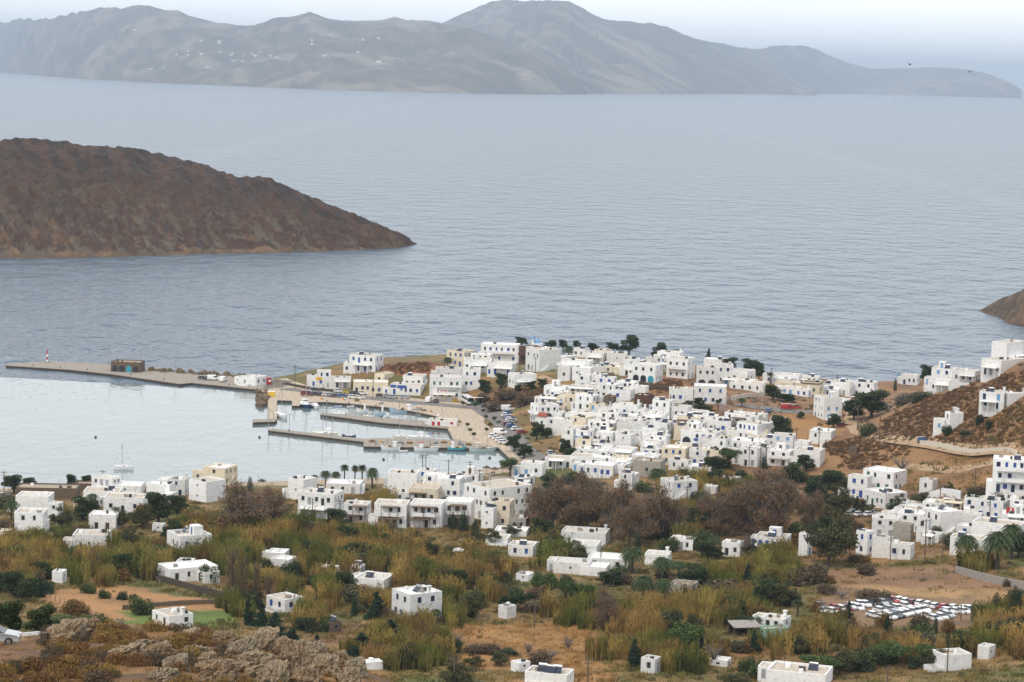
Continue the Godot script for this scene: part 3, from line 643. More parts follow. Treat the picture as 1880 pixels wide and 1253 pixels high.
	["bush_green",-37.9,8.8,-501.7,3.5,4.7,25],
	["bush_green",104.1,11.2,-502.6,2.3,4.7,13],
	["bush_green",51.4,10.4,-465.4,3.2,6.5,28],
	["bush_dark",36.2,7.9,-514.1,4.8,6,15],
	["bush_brown",27.8,8.6,-490.2,4,5.7,16],
	["bush_dark",31.7,8.8,-487.7,3.4,5,16],
	["bush_green",-22.6,5.9,-579.5,4,6.7,25],
	["bush_green",-32.8,5.6,-593.2,4.1,8.2,29],
	["bush_green",-84.8,6.3,-583,4,6.7,29],
	["bush_green",-84.9,7.4,-557.2,2.8,6.4,29],
	["bush_green",-90.1,12.1,-481.9,3.4,8.9,12],
	["bush_green",-85.4,11.6,-487.1,3.4,7.9,12],
	["bush_dark",-92.5,12.5,-477.3,2.8,6.6,12],
	["bush_dark",-57.8,3.4,-674,3.1,6.2,8],
	["bush_olive",136.7,23.7,-792.5,3.6,9.1,20],
	["bush_olive",117,13.3,-778.7,4.5,7.2,20],
	["bush_grey",148.1,8.2,-893.6,5.1,8.2,5],
	["bush_grey",131.9,13.5,-842.1,3.3,7,5],
	["bush_dark",133.5,22.2,-723.3,3.3,3.7,6],
	["bush_dark",141.6,27,-714.7,3.3,3,6],
	["bush_dark",142.1,26.9,-704.3,3.2,2.3,6],
	["bush_dark",137.3,23.9,-712.6,1.6,4.6,6],
	["bush_brown",-10.9,2.6,-914.5,3.8,6.3,0],
	["bush_brown",-1.5,4.5,-907,4.2,8.3,0],
	["bush_brown",4.7,5.3,-887.4,5.1,8.1,3],
	["bush_brown",-5.5,1.8,-895.2,4.1,8.2,0],
	["bush_brown",68.5,8.9,-502.5,2.5,2.9,15],
	["bush_brown",-27.9,5.9,-578.9,1.9,2.2,29],
	["bush_olive",115,11.7,-522.1,2.9,4.9,13],
	["bush_dark",87.1,10.4,-492.6,2.8,3.9,15],
	["bush_rust",53.7,4.2,-685.2,2.5,4.1,14],
	["bush_brown",85.6,10.6,-486.9,1.8,2.8,28],
	["bush_dark",-114.2,9.3,-533.2,2.3,3,12],
	["bush_brown",82.6,6.6,-610.7,2.2,3.3,24],
	["bush_green",-66.9,5.7,-594.7,3.1,4.4,29],
	["bush_olive",-77.2,3.1,-685.9,4.2,4.9,11],
	["bush_rust",90.4,7.7,-594.3,2.8,4.7,21],
	["bush_rust",57.2,7.8,-528.8,3.6,4.9,15],
	["bush_green",85,5.5,-646.5,3.9,5.1,24],
	["bush_dark",51.8,7.4,-541,4.2,7.2,15],
	["bush_olive",14.7,6.4,-567.3,2.6,3.5,25],
	["bush_rust",-118.8,8.2,-554,3.4,5.7,29],
	["bush_olive",93.2,5.8,-655.5,2,3.2,7],
	["bush_brown",95.3,6,-659.8,3.2,4,7],
	["bush_olive",-0.4,6.9,-548.4,4,5.1,25],
	["bush_green",-14.4,3.2,-682.2,1.8,2.2,18],
	["bush_dark",-8.7,7.5,-523.4,2.7,4.2,25],
	["bush_rust",-22,7.1,-537,3.7,5.2,25],
	["bush_brown",45.1,7.7,-523.7,1.9,2.3,15],
	["bush_green",-76.4,4.8,-625.9,1.9,2.4,29],
	["bush_olive",-37,5.7,-588,3.6,5.6,29],
	["bush_brown",90.5,6.1,-634.6,4.1,5.7,24],
	["bush_olive",56.2,7.2,-557.5,3.1,3.5,13],
	["bush_dark",-103.8,9.3,-529.6,3,4.9,12],
	["bush_dark",-107.4,9.8,-521.5,3.4,5.2,12],
	["bush_brown",7.5,6.9,-547.2,3.1,4.5,25],
	["bush_dark",-57.5,7.5,-538.8,2.3,3.9,12],
	["bush_olive",52.7,9.9,-473.9,2.6,3.5,28],
	["bush_rust",-68.7,3.3,-676.5,2.4,3.9,8],
	["bush_green",-71.5,3.5,-669.7,2.3,3.5,8],
	["bush_green",2,6.9,-549.6,2.5,3.5,25],
	["bush_brown",65.1,5.2,-630.9,2.3,3,24],
	["bush_green",-141.8,3.7,-660.1,2.9,4.2,9],
	["bush_dark",-57.3,8.2,-524.8,4.2,4.9,12],
	["bush_olive",32.3,6.6,-562.9,3.8,6,15],
	["bush_green",-2.9,5.8,-587.4,4.3,5.6,25],
	["bush_olive",-31,5.6,-590.2,2.5,3.1,29],
	["bush_green",-90.1,6.7,-574.9,4.3,5,29],
	["bush_rust",-17.8,8.5,-495.5,2,3.3,16],
	["bush_green",51.5,5.1,-627.4,3,3.8,24],
	["bush_dark",82.4,11.5,-471.6,3.2,3.8,28],
	["bush_green",-19.5,8.2,-506.7,3.7,4.4,25],
	["bush_olive",-16,3.3,-678.6,4.3,6,18],
	["bush_dark",15,7.1,-539,3.3,5.2,25],
	["bush_dark",71.8,7.3,-571.2,4.1,4.8,21],
	["bush_brown",-20.5,8.5,-498.1,1.8,3.1,25],
	["bush_dark",105,10.4,-522.1,3.5,4.3,13],
	["bush_green",-36.4,2.9,-686.9,2,2.4,8],
	["bush_olive",-140.3,3.7,-661.1,4.2,6.7,9],
	["bush_green",-70.9,5.3,-609.1,3.3,4.1,29],
	["bush_rust",18.5,7,-546.7,3.7,6.3,25],
	["bush_dark",29.3,3.9,-677.2,3.9,5.9,14],
	["bush_green",-60.8,5.5,-600.2,2,2.9,29],
	["bush_brown",-82.7,5.3,-609.9,4.1,6,29],
	["bush_rust",104.7,12.9,-475.9,2.7,3.9,28],
	["bush_olive",26.2,3.9,-675.5,3.6,5.1,14],
	["bush_brown",-111.7,5.2,-616.3,2.6,3.2,29],
	["bush_rust",19.4,3.4,-691.1,2.6,3.2,14],
	["bush_olive",-16.1,3.3,-678.9,3.2,4.2,18],
	["bush_dark",53.5,8,-515.2,4.1,5.7,15],
	["bush_green",67.8,10.6,-471.8,2.3,3.1,28],
	["bush_green",15.3,6.6,-558.3,2.4,3.6,25],
	["bush_olive",-85.9,4.1,-648.2,2.6,3.6,29],
	["bush_dark",-45.4,6.6,-557.4,2.9,3.6,25],
	["bush_green",51.3,8.7,-496.3,2.2,3.1,15],
	["bush_dark",77.7,9.6,-496.3,2.9,4.5,15],
	["bush_olive",-25.2,6.2,-567.4,1.9,2.9,25],
	["bush_green",17,7,-545.6,4.1,5.3,25],
	["bush_rust",-30.4,5.5,-595.4,3.2,5.4,29],
	["bush_dark",66.5,7.8,-543.3,3.2,4.5,13],
	["bush_green",110,11.5,-509.1,3,4.8,13],
	["bush_brown",-130.6,5.4,-616,4.3,6.4,29],
	["bush_dark",-103.9,9.4,-528,2,2.8,12],
	["bush_olive",40.3,9,-485.6,2.2,3.5,28],
	["bush_olive",-63.8,7.6,-540.3,2.1,2.9,12],
	["bush_olive",75.9,7.4,-575.4,4.3,5.7,21],
	["bush_olive",95.8,6.2,-676.6,2.2,2.9,7],
	["bush_dark",-24.2,4.8,-623.5,2.9,4.4,8],
	["bush_green",49.6,7.8,-521.7,3,3.6,15],
	["bush_brown",88.3,7.4,-597.9,2.6,4.2,24],
	["bush_rust",-52,4.5,-631.7,3.1,4.6,8],
	["bush_dark",-8.1,6.2,-571.8,3,3.7,25],
	["bush_rust",-100.2,6.7,-578.6,2.7,3.2,29],
	["bush_brown",59.6,6.5,-584,3.1,4.7,24],
	["bush_green",-111.5,9,-537.6,2.9,3.2,12],
	["bush_brown",-112.7,9,-537.2,3,3.9,12],
	["bush_rust",-94.6,6.7,-576.3,3.9,6.1,29],
	["bush_olive",-123.2,7.2,-575.6,3.1,4.9,29],
	["bush_rust",57.1,4.4,-681.7,3.2,4.8,14],
	["bush_rust",-2,3.3,-681.4,3.8,5.6,18],
	["bush_green",94.3,5.9,-670.6,4,4.5,7],
	["bush_dark",86,6.1,-628.2,2.7,3,24],
	["bush_dark",22,7.2,-539,4,5.5,25],
	["bush_green",24.5,7.4,-528.7,2.3,3.7,15],
	["bush_green",-20.1,6.5,-558.7,2.5,3.4,25],
	["bush_green",57.6,6.7,-575.7,3.3,5.1,24],
	["bush_olive",-108.2,8.5,-545.7,3.1,3.6,12],
	["bush_olive",-106.9,6.7,-580.3,2.3,3.2,29],
	["bush_green",61.8,9.2,-491.1,2.2,3.6,15],
	["bush_rust",-114.9,6.4,-589.4,2.1,3.2,29],
	["bush_dark",-41.9,7.1,-539.8,2.8,4.7,25],
	["bush_dark",25.5,6.4,-566.9,3.7,6.3,25],
	["bush_dark",-70.7,4.3,-641,3.7,5.8,29],
	["bush_brown",-2.3,6.8,-551.3,2.6,3.7,25],
	["bush_rust",29.1,5.4,-604.8,3.8,4.9,24],
	["bush_olive",-69.5,3.3,-678.4,1.9,2.2,11],
	["bush_brown",91,9.2,-516.2,3.9,4.7,13],
	["bush_brown",-33.1,7.1,-538,4,5.7,25],
	["bush_olive",-107.6,3.5,-670.7,3.8,6.2,9],
	["bush_green",51.8,6.6,-571.9,3,3.7,24],
	["bush_green",114.5,10.5,-605.7,3.8,5.5,21],
	["bush_dark",5.5,7,-545.3,2.1,2.4,25],
	["bush_dark",109,11.1,-515.2,3.3,4,13],
	["bush_olive",-35.1,7.2,-536.7,4.2,5.8,25],
	["bush_rust",-47.7,6.6,-558.1,1.9,2.2,25],
	["bush_brown",-25.5,7.9,-517.7,3,4.1,25],
	["bush_olive",-107.4,9.2,-532.1,2.9,4.5,12],
	["bush_dark",71.4,10.9,-470.9,3.8,6.1,28],
	["bush_olive",-45.5,2.9,-687.7,1.9,2.4,8],
	["bush_brown",-20.5,5.9,-579.2,3.8,5.2,25],
	["bush_rust",63.5,4.5,-696.4,3.8,4.2,27],
	["bush_olive",-32.5,7.6,-525.9,2.2,3.4,25],
	["bush_dark",104.6,11.4,-500,3.8,6.4,13],
	["bush_olive",44.4,4.1,-674.9,4.2,4.7,14],
	["bush_green",-48.1,7.4,-536.6,2.9,3.8,25],
	["bush_dark",68,4.7,-698,3.6,5.9,27],
	["bush_green",84.7,5.5,-676.5,2.6,3.4,14],
	["bush_olive",116.9,11.8,-537.2,3,4.8,13],
	["bush_green",-29.7,3.8,-656.4,2.2,3.6,8],
	["bush_rust",-89.7,7.7,-551.9,3.2,5,12],
	["bush_rust",84.2,10.9,-481.5,2.3,3.4,28],
	["bush_brown",-13.5,7.9,-514.1,2.3,3.2,25],
	["bush_rust",96.8,10,-510.6,3.5,4.2,13],
	["bush_green",-94.4,9.9,-514.2,1.8,2.1,12],
	["bush_rust",-59,7.6,-538.6,4,6.4,12],
	["bush_brown",-28.2,3.1,-681.9,3.2,4.1,8],
	["bush_rust",65.2,5.3,-628.3,2.4,3.9,24],
	["bush_olive",-23.4,6.3,-564.1,2.2,3.1,25],
	["bush_brown",-18.2,9.2,-475.4,3.3,3.9,16],
	["bush_olive",-18.5,5.7,-589.8,1.9,2.7,29],
	["bush_green",-7.5,6.4,-563.8,3.4,4.3,25],
	["bush_rust",57,4.5,-666.9,3.4,3.8,14],
	["bush_dark",-51.3,6.4,-568.4,3.9,5.5,29],
	["bush_brown",38.5,6.3,-577,3.7,4.5,24],
	["bush_olive",87.3,10.3,-493.6,4.3,6.7,15],
	["bush_rust",78.6,7.7,-570.6,2.1,3.5,21],
	["bush_dark",-77.5,4.5,-634.7,4,5.1,29],
	["bush_brown",17.3,6.9,-547.5,3.3,5.3,25],
	["bush_rust",77.6,5.7,-626.5,4.4,7,24],
	["bush_dark",12.1,5.3,-606.7,4.1,5.3,14],
	["bush_green",-7.1,7.1,-538.9,3.6,5.5,25],
	["bush_olive",-73.4,6,-588.3,3.7,5.4,29],
	["bush_brown",117.7,11.7,-552.5,2.1,2.4,13],
	["bush_dark",108.2,11.9,-497.7,4.3,7,13],
	["bush_green",11.5,4.8,-628.6,3.2,4.7,14],
	["bush_green",106.1,11.9,-494.9,1.8,2.2,13],
	["bush_green",116.6,11.7,-541.5,1.8,2.5,13],
	["bush_brown",6.9,9.3,-471.9,4.3,4.8,16],
	["bush_olive",-51.6,4.5,-632.8,3.9,4.9,8],
	["bush_rust",-127.9,5,-627,3.9,4.9,29],
	["bush_olive",49.1,8.8,-492.6,3.1,3.8,15],
	["bush_olive",48.6,7.1,-554.6,3.7,5.6,15],
	["bush_brown",86.9,5.7,-683.4,4.1,6.2,27],
	["bush_green",7.7,3,-699.5,2.2,2.5,18],
	["bush_rust",-92.3,10.5,-503.8,3.6,6,12],
	["bush_brown",-57.1,4.9,-617.6,2.6,4.1,29],
	["bush_dark",36,7.9,-512.5,2.1,3,15],
	["bush_dark",-58.7,6.1,-578,2.3,3.1,29],
	["bush_rust",51.6,8.9,-492.9,3.2,5.3,15],
	["bush_olive",-23,9.4,-470.5,2.3,2.9,16],
	["bush_dark",-91.2,7.7,-552.9,2.6,4.2,12],
	["bush_olive",82.7,6.1,-624,3.4,5,24],
	["bush_green",-78.9,9.8,-508.5,4.1,5.2,12],
	["bush_olive",103.8,6.9,-661.4,2.3,2.7,7],
	["bush_brown",108.4,11.6,-503.3,4,5.5,13],
	["bush_green",-72.7,3.3,-678.5,2.2,2.5,11],
	["bush_rust",-100.5,4,-653.9,3.9,6.2,9],
	["bush_brown",10.1,3.5,-682.8,4.3,4.9,18],
	["bush_rust",29.6,7.9,-510.5,4.1,6.7,15],
	["bush_dark",59.6,9.1,-493.5,3,4.8,15],
	["bush_brown",88,11.2,-481.2,2.2,3.3,28],
	["bush_dark",-10,8.8,-486.2,3,3.6,16],
	["bush_green",57.5,4.7,-653.9,2.8,4.7,14],
	["bush_green",5.9,5,-619.2,2.3,2.9,14],
	["bush_olive",11.3,4.6,-636.2,3.9,5.9,14],
	["bush_green",-15.1,9,-481.7,2.5,3.4,16],
	["bush_dark",-97.9,7.1,-568.4,3.8,6.5,29],
	["bush_green",-104.6,7,-574.6,4.3,5,29],
	["bush_rust",91.2,5.7,-668.6,3.8,6,7],
	["bush_brown",81.7,6.6,-608.7,3.2,3.8,24],
	["bush_dark",110.7,11.7,-507.8,3.1,4.5,13],
	["bush_dark",-35.3,5.5,-597.5,4.2,5,29],
	["bush_dark",-8.2,6.3,-566.6,2.6,3.6,25],
	["bush_green",-107.3,10.8,-506.1,1.8,3,12],
	["bush_rust",30,7.7,-518.2,3.1,3.8,15],
	["bush_green",79,5.4,-640.3,4.2,6.4,24],
	["bush_rust",83.3,8.7,-518.2,4.3,4.7,13],
	["bush_rust",-8.4,5.5,-598.4,4,5,8],
	["bush_brown",-18.2,8.7,-490.7,3.5,4.2,16],
	["bush_dark",-83.3,4.5,-636.3,1.8,2.1,29],
	["bush_brown",-21.7,7.3,-532.2,4.4,5.7,25],
	["bush_rust",0.6,5.8,-584.3,3,4.8,25],
	["bush_dark",-17.5,8.2,-506.6,2.9,3.7,25],
	["bush_rust",71.5,8,-536.7,2.5,3.8,13],
	["bush_green",27.5,6.2,-574.8,4.1,5.3,24],
	["bush_dark",67.1,8.4,-513.6,2.1,3.3,15],
	["bush_green",-30.4,5.7,-588.5,2.8,3.8,29],
	["bush_brown",-15.4,6.8,-550.1,2.2,3.4,25],
	["bush_rust",28,7.3,-534.5,2,2.8,15],
	["bush_rust",-111.1,7.2,-570.8,3.5,5.5,29],
	["bush_dark",-12.8,7.3,-531.5,2,2.5,25],
	["bush_brown",96.1,6.2,-647.8,3,4.4,7],
	["bush_rust",-19,7.1,-539.6,2.1,2.4,25],
	["bush_brown",7,7.3,-532.2,3.2,5.5,25],
	["bush_olive",-97.8,3.9,-658.3,4.1,6.9,9],
	["bush_rust",17.3,7.3,-532.9,3.3,4.4,25],
	["bush_brown",74.3,8.7,-509.9,4.2,5.7,15],
	["bush_green",49.2,9.9,-471.2,3.5,4.4,28],
	["bush_dark",-86.8,4.4,-639.2,2.9,4,29],
	["bush_olive",-31.5,7.4,-531.9,3.4,5.4,25],
	["bush_olive",-43.9,7.6,-531,2,3.3,25],
	["bush_brown",28.6,6.4,-568,3.1,4.5,24],
	["bush_olive",-20.1,6.6,-555.2,2.8,4.3,25],
	["bush_rust",-121.9,6.9,-582,3.7,5.6,29],
	["bush_green",-99.8,6.8,-576.5,3.9,4.6,29],
	["bush_brown",-88.3,5.9,-595.1,2.9,4.4,29],
	["bush_brown",-67.3,6.1,-583.3,2.9,4.1,29],
	["bush_olive",-20.6,3.5,-669.1,3.1,3.5,18],
	["bush_brown",51.7,10,-471.1,2.8,3.5,28],
	["bush_olive",-76,5.2,-611,4.2,5.7,29],
	["bush_rust",7.9,6.6,-557.8,3.4,3.7,25],
	["bush_green",39.2,4.8,-634.6,4.3,6.3,14],
	["bush_brown",-58.2,5.3,-607.3,3.1,4.4,29],
	["bush_rust",-5.5,5.5,-595.7,3.5,4.9,8],
	["bush_olive",42.4,4.5,-650.4,2.2,3.2,14],
	["bush_rust",-32.6,6.9,-544.2,3.5,4.3,25],
	["olive_tree",-18.3,7.2,-533.5,5.8,7.5,25],
	["olive_tree",0.5,6.4,-564.4,3.7,3.8,25],
	["conifer",-103.6,9.6,-523.6,4.7,2.8,12],
	["broad_tree",-63.8,5.9,-586,4.1,4,29],
	["olive_tree",41.4,8,-510.3,5.1,5.4,15],
	["cypress",-28.7,6.1,-574.2,5.1,1.5,25],
	["olive_tree",67.1,10.9,-467.5,5.8,6.3,28],
	["olive_tree",-19.9,9.5,-468.5,5.7,5.9,16],
	["broad_tree",12.5,5.2,-610.9,5,6.4,14],
	["cypress",70.1,8.4,-514.9,4,1.2,15],
	["cypress",-87.7,6.8,-570.9,3.9,1.2,29],
	["cypress",-115.2,5.5,-609.4,4.3,1.3,29],
	["conifer",27.2,4.3,-653.5,5.2,3.1,14],
	["olive_tree",-7.4,7.5,-524.4,5.9,6.2,25],
	["broad_tree",95.6,6.1,-674.2,5.1,4.7,7],
	["broad_tree",51.7,5.7,-604.2,5.3,6.4,24],
	["olive_tree",62.3,7.2,-564.3,4.8,6.2,21],
	["conifer",57.9,7.1,-563.3,6.5,3.9,13],
	["cypress",37.2,7,-547.4,4.8,1.4,15],
	["broad_tree",-107.7,8.3,-548.5,4.2,5.4,12],
	["olive_tree",66.1,4.8,-657.3,3.6,4.4,14],
	["olive_tree",64.2,6,-601.5,4,4,24],
	["broad_tree",27.6,4.4,-650.4,4.4,5.7,14],
	["broad_tree",93.3,11.4,-483.5,5.4,5.9,28],
	["conifer",52.3,9,-491,5.2,3.1,15],
	["conifer",11.3,3.4,-684.8,6.1,3.7,18],
	["broad_tree",75.3,9.9,-489.8,4.2,4.6,15],
	["olive_tree",-53.8,4.5,-632.4,3.5,3.4,8],
	["broad_tree",59.7,7.6,-542.7,6.4,6,13],
	["conifer",40.5,9,-485.3,6,3.6,28],
	["conifer",26.5,9.2,-476.1,6,3.6,16],
	["olive_tree",36.5,8.1,-505.3,4.6,5.3,15],
	["broad_tree",-90.6,7.4,-560.2,5.5,6.1,29],
	["cypress",-81,4.5,-635.5,4.5,1.3,29],
	["olive_tree",-19.3,6.3,-566.4,6.1,7.1,25],
	["broad_tree",-46.3,4.3,-638,6.5,7.2,8],
	["olive_tree",48.8,6.3,-581.6,4.2,4.6,24],
	["conifer",99.5,6.4,-673.5,5.2,3.1,7],
	["olive_tree",18.6,4.5,-642.1,5.1,5.5,14],
	["broad_tree",60.1,7.5,-545.5,4.7,5.3,13],
	["cypress",33.9,5.3,-609.9,6.1,1.8,24],
	["olive_tree",11.8,5.3,-608.9,6.1,6.5,14],
	["broad_tree",-86.8,5.3,-610.9,5.7,5.8,29],
	["olive_tree",103.8,11.8,-492.1,4.6,4.7,13],
	["olive_tree",78.8,5.2,-675.4,3.6,3.9,14],
	["broad_tree",126.7,12.6,-583.5,6.5,7.4,21],
	["olive_tree",16.8,5.7,-592.5,6.2,8.1,24],
	["broad_tree",-30,5.3,-603.6,5.6,5.2,29],
	["broad_tree",27.5,9.1,-478.7,3.6,4,16],
	["broad_tree",87.7,5.6,-647.3,4.6,5,24],
	["olive_tree",51,7.4,-541.3,4.3,4.6,15],
	["broad_tree",-9.4,6.1,-574.2,3.8,4.9,25],
	["olive_tree",27.8,4.2,-661.1,5.3,6.1,14],
	["olive_tree",74.4,10.4,-480.6,4,4.6,28],
	["broad_tree",-66.4,3.4,-672.9,3.6,4.2,8],
	["cypress",39.7,9,-485.1,4.4,1.3,28],
	["conifer",-5.5,6.5,-560.4,3.8,2.3,25],
	["olive_tree",54.2,5.7,-605.5,3.6,3.8,24],
	["broad_tree",-39.4,5.6,-590.7,4.8,5.5,29],
	["olive_tree",76.8,5.1,-676.3,5.9,7,14],
	["cypress",43.1,4.8,-632.4,3.7,1.1,14],
	["olive_tree",-64,5.2,-608.4,3.5,3.2,29],
	["conifer",106.9,11.1,-509.5,4,2.4,13],
	["olive_tree",-67.2,5.7,-595.7,3.5,4,29],
	["conifer",82.1,9.4,-503.8,5.8,3.5,15],
	["broad_tree",9,4.8,-628,6.4,7.2,14],
	["olive_tree",-118.5,4.9,-628.5,5.8,7.2,29],
	["conifer",113.5,11.6,-519.6,6.1,3.7,13],
	["cypress",35.1,9.1,-481,4.9,1.5,28],
	["cypress",-51.5,6.7,-556.8,4.9,1.5,25],
	["broad_tree",-36.8,6.9,-545.4,5.8,6,25],
	["conifer",76.9,8.3,-525.7,4.9,3,13],
	["cypress",-40.3,7.4,-533.7,3.8,1.1,25],
	["cypress",93.4,9.8,-509.3,4.2,1.3,13],
	["broad_tree",-108.9,9.8,-522.6,6.3,6.8,12],
	["broad_tree",-11.2,6.6,-557.4,5.2,6.7,25],
	["broad_tree",-92,3.9,-658.1,5.7,6.6,9],
	["olive_tree",48.2,4.9,-634.5,3.6,3.3,14],
	["broad_tree",-105.1,10,-517.1,5.5,5.1,12],
	["olive_tree",63.5,7.7,-542.5,6.5,7.8,13],
	["broad_tree",-113.1,9.6,-527,5.1,6.2,12],
	["broad_tree",51,7.6,-529.8,4.7,6,15],
	["olive_tree",62.2,9.4,-489.3,4.5,4.9,15],
	["olive_tree",76.1,10,-488.8,5,5.9,28],
	["olive_tree",62.4,5.8,-607.1,5.1,5.7,24]]
# x, y, z, turn, paint, kind, nearest place
const CARS := [
	[72.5,8,-540.4,-71.2,"k","",13],
	[75.6,8.1,-538.4,-70.6,"r","",13],
	[77,8.2,-537.3,-54,"w","",13],
	[78.4,8.2,-538.2,-68.4,"m","",13],
	[79.5,8.3,-539.8,-69.6,"w","",13],
	[80.9,8.3,-538.7,-69.3,"w","",13],
	[81.7,8.4,-541.9,-72.8,"w","",13],
	[83,8.4,-541.8,-68,"w","",13],
	[84,8.5,-543.2,-70.5,"k","",13],
	[85.1,8.5,-543.3,-74.1,"k","",13],
	[87.1,8.7,-542.8,-71.2,"s","",13],
	[88.4,8.7,-544.2,-72.9,"k","",13],
	[90,8.8,-545,-67.9,"r","",13],
	[91.7,8.9,-545.7,51.2,"w","",13],
	[92.8,9,-543.9,50.7,"w","",13],
	[93.9,9.1,-542,53.5,"m","",13],
	[95.6,9.3,-540.9,50.9,"w","",13],
	[97.1,9.4,-539.1,56.1,"w","",13],
	[98.4,9.5,-537.2,50.4,"w","",13],
	[100,9.7,-535.4,50.7,"r","",13],
	[102,9.9,-534.2,53.2,"w","",13],
	[104.1,10.1,-532.9,53.3,"w","",13],
	[105,10.3,-530.9,-56.7,"w","",13],
	[91.8,9,-538.6,-50.7,"w","",13],
	[92.5,9,-533,-49.7,"w","",13],
	[93.9,9.1,-533.7,-53.6,"w","",13],
	[95.1,9.2,-534.4,-52,"w","",13],
	[89.6,8.8,-537,-56,"w","",13],
	[87.7,8.7,-535.9,-49.7,"s","",13],
	[91,8.9,-531.8,-57.4,"w","",13],
	[89.7,8.8,-531,-55.3,"w","",13],
	[88.6,8.8,-530.2,-52.1,"k","",13],
	[87.6,8.7,-529.2,-57.2,"k","",13],
	[86.5,8.7,-528.4,-52.5,"w","",13],
	[84.9,8.6,-527.6,-51.6,"w","",13],
	[83.2,8.5,-530.3,-54,"w","",13],
	[85.5,8.6,-534.9,-49.4,"w","",13],
	[99.9,9.7,-530.9,-54.3,"w","",13],
	[99.3,9.6,-529,-54.2,"s","",13],
	[101.9,9.9,-530.1,-49.9,"w","",13],
	[103.3,10.1,-529.6,-49.9,"w","",13],
	[96,9.4,-524.7,-48.5,"w","",13],
	[97.6,9.5,-525.9,-57.2,"w","",13],
	[95.3,9.3,-527.6,-52.3,"w","",13],
	[99.3,9.7,-527,-58,"s","",13],
	[72.1,8,-535.7,-53.6,"w","",13],
	[74.7,8.1,-534.9,-50.9,"w","",13],
	[-79.9,1,-930.1,11.7,"m","van",2],
	[-78.2,1,-933.6,8.2,"w","",2],
	[-76,1,-932.5,11.9,"k","",2],
	[-74.1,1,-930.4,9.8,"k","",2],
	[-72,1,-930,12.3,"w","",2],
	[-70.3,1,-929.6,12,"s","",2],
	[-68.1,1,-927.6,15,"k","",2],
	[-65.8,1,-928,12.7,"b","",2],
	[-77.8,1,-944.3,11.3,"k","",2],
	[-68.1,1,-941.3,7.5,"w","",2],
	[-64.4,1,-938.8,10.5,"y","",2],
	[-61.6,1,-936.1,9.1,"k","",2],
	[-58.5,1,-936.7,10.5,"w","",2],
	[-61.3,1,-925,8.7,"w","",2],
	[-58.7,1,-923.9,8.7,"w","",2],
	[-50.9,1,-931,15,"k","",2],
	[-48,1,-929.9,13.6,"s","",2],
	[-45.8,1,-928,14.4,"s","",2],
	[-41.3,1,-928,11.6,"s","",0],
	[-31.6,1,-920.5,77.3,"w","van",0],
	[-28.8,1,-919.5,78,"k","",0],
	[-9.1,1.7,-904.9,18.9,"k","",0],
	[-6.6,2,-900.8,17.3,"w","",0],
	[-5.7,1.8,-896.6,17.7,"w","",0],
	[-3.5,2.4,-893.7,27,"s","",30],
	[-0.9,3.3,-886.6,12.8,"w","van",3],
	[-0.7,3.4,-876.2,15,"b","",3],
	[-1.3,3.1,-871.2,19.7,"w","",3],
	[-0.1,3.1,-865.7,20.2,"b","",3],
	[0.4,2.9,-861.8,17.8,"w","",3],
	[1,2.8,-858.8,23.8,"s","",3],
	[-0.8,2.1,-856.2,26.3,"m","",3],
	[0.6,2,-852.7,23,"b","",3],
	[2.6,1.8,-846.6,24.5,"w","",3],
	[4.3,1.7,-840,26.3,"r","",3],
	[-3.4,1,-841.9,-6.4,"w","van",3],
	[-5.4,1,-833.2,27.6,"w","",3],
	[-4.1,1,-829.6,27.1,"w","",3],
	[-2.9,1,-824.2,17.9,"w","",3],
	[-1.9,1,-819.4,9.1,"w","",26],
	[14.4,2.9,-787.3,28.3,"s","",26],
	[15.7,2.9,-780.6,21.5,"m","",26],
	[132.6,7.8,-912,-22.2,"w","",4],
	[99.1,11.6,-848.4,2.5,"r","van",5],
	[102.6,11.6,-851.7,9.6,"r","",5],
	[91.9,11.4,-841.6,62.8,"b","",5],
	[114.3,10.8,-815,17.9,"m","",20],
	[127.7,19,-730.4,-8.9,"b","",6],
	[-126,1,-971.2,10.3,"k","",1],
	[-123.6,1,-970,10.6,"k","",1],
	[-121.5,1,-969.5,6.5,"w","van",1],
	[-117.1,1,-966.1,78.7,"w","truck",1],
	[64.1,14.1,-912.2,6.2,"s","",4],
	[-146,2.6,-683.8,20.8,"s","",9],
	[130.1,13,-628.2,17.4,"w","",7],
	[97.3,6.2,-670,36.9,"w","",7],
	[98.5,6.3,-672,35.5,"w","",7],
	[99.7,6.4,-674,33.5,"w","",7],
	[99.9,6.4,-669.1,36.6,"w","",7],
	[101.1,6.5,-671,33.6,"w","",7],
	[102.3,6.7,-672.9,34.8,"w","",7],
	[102.5,6.7,-667.9,36.2,"w","",7],
	[103.7,6.8,-669.7,34.4,"w","",7]]
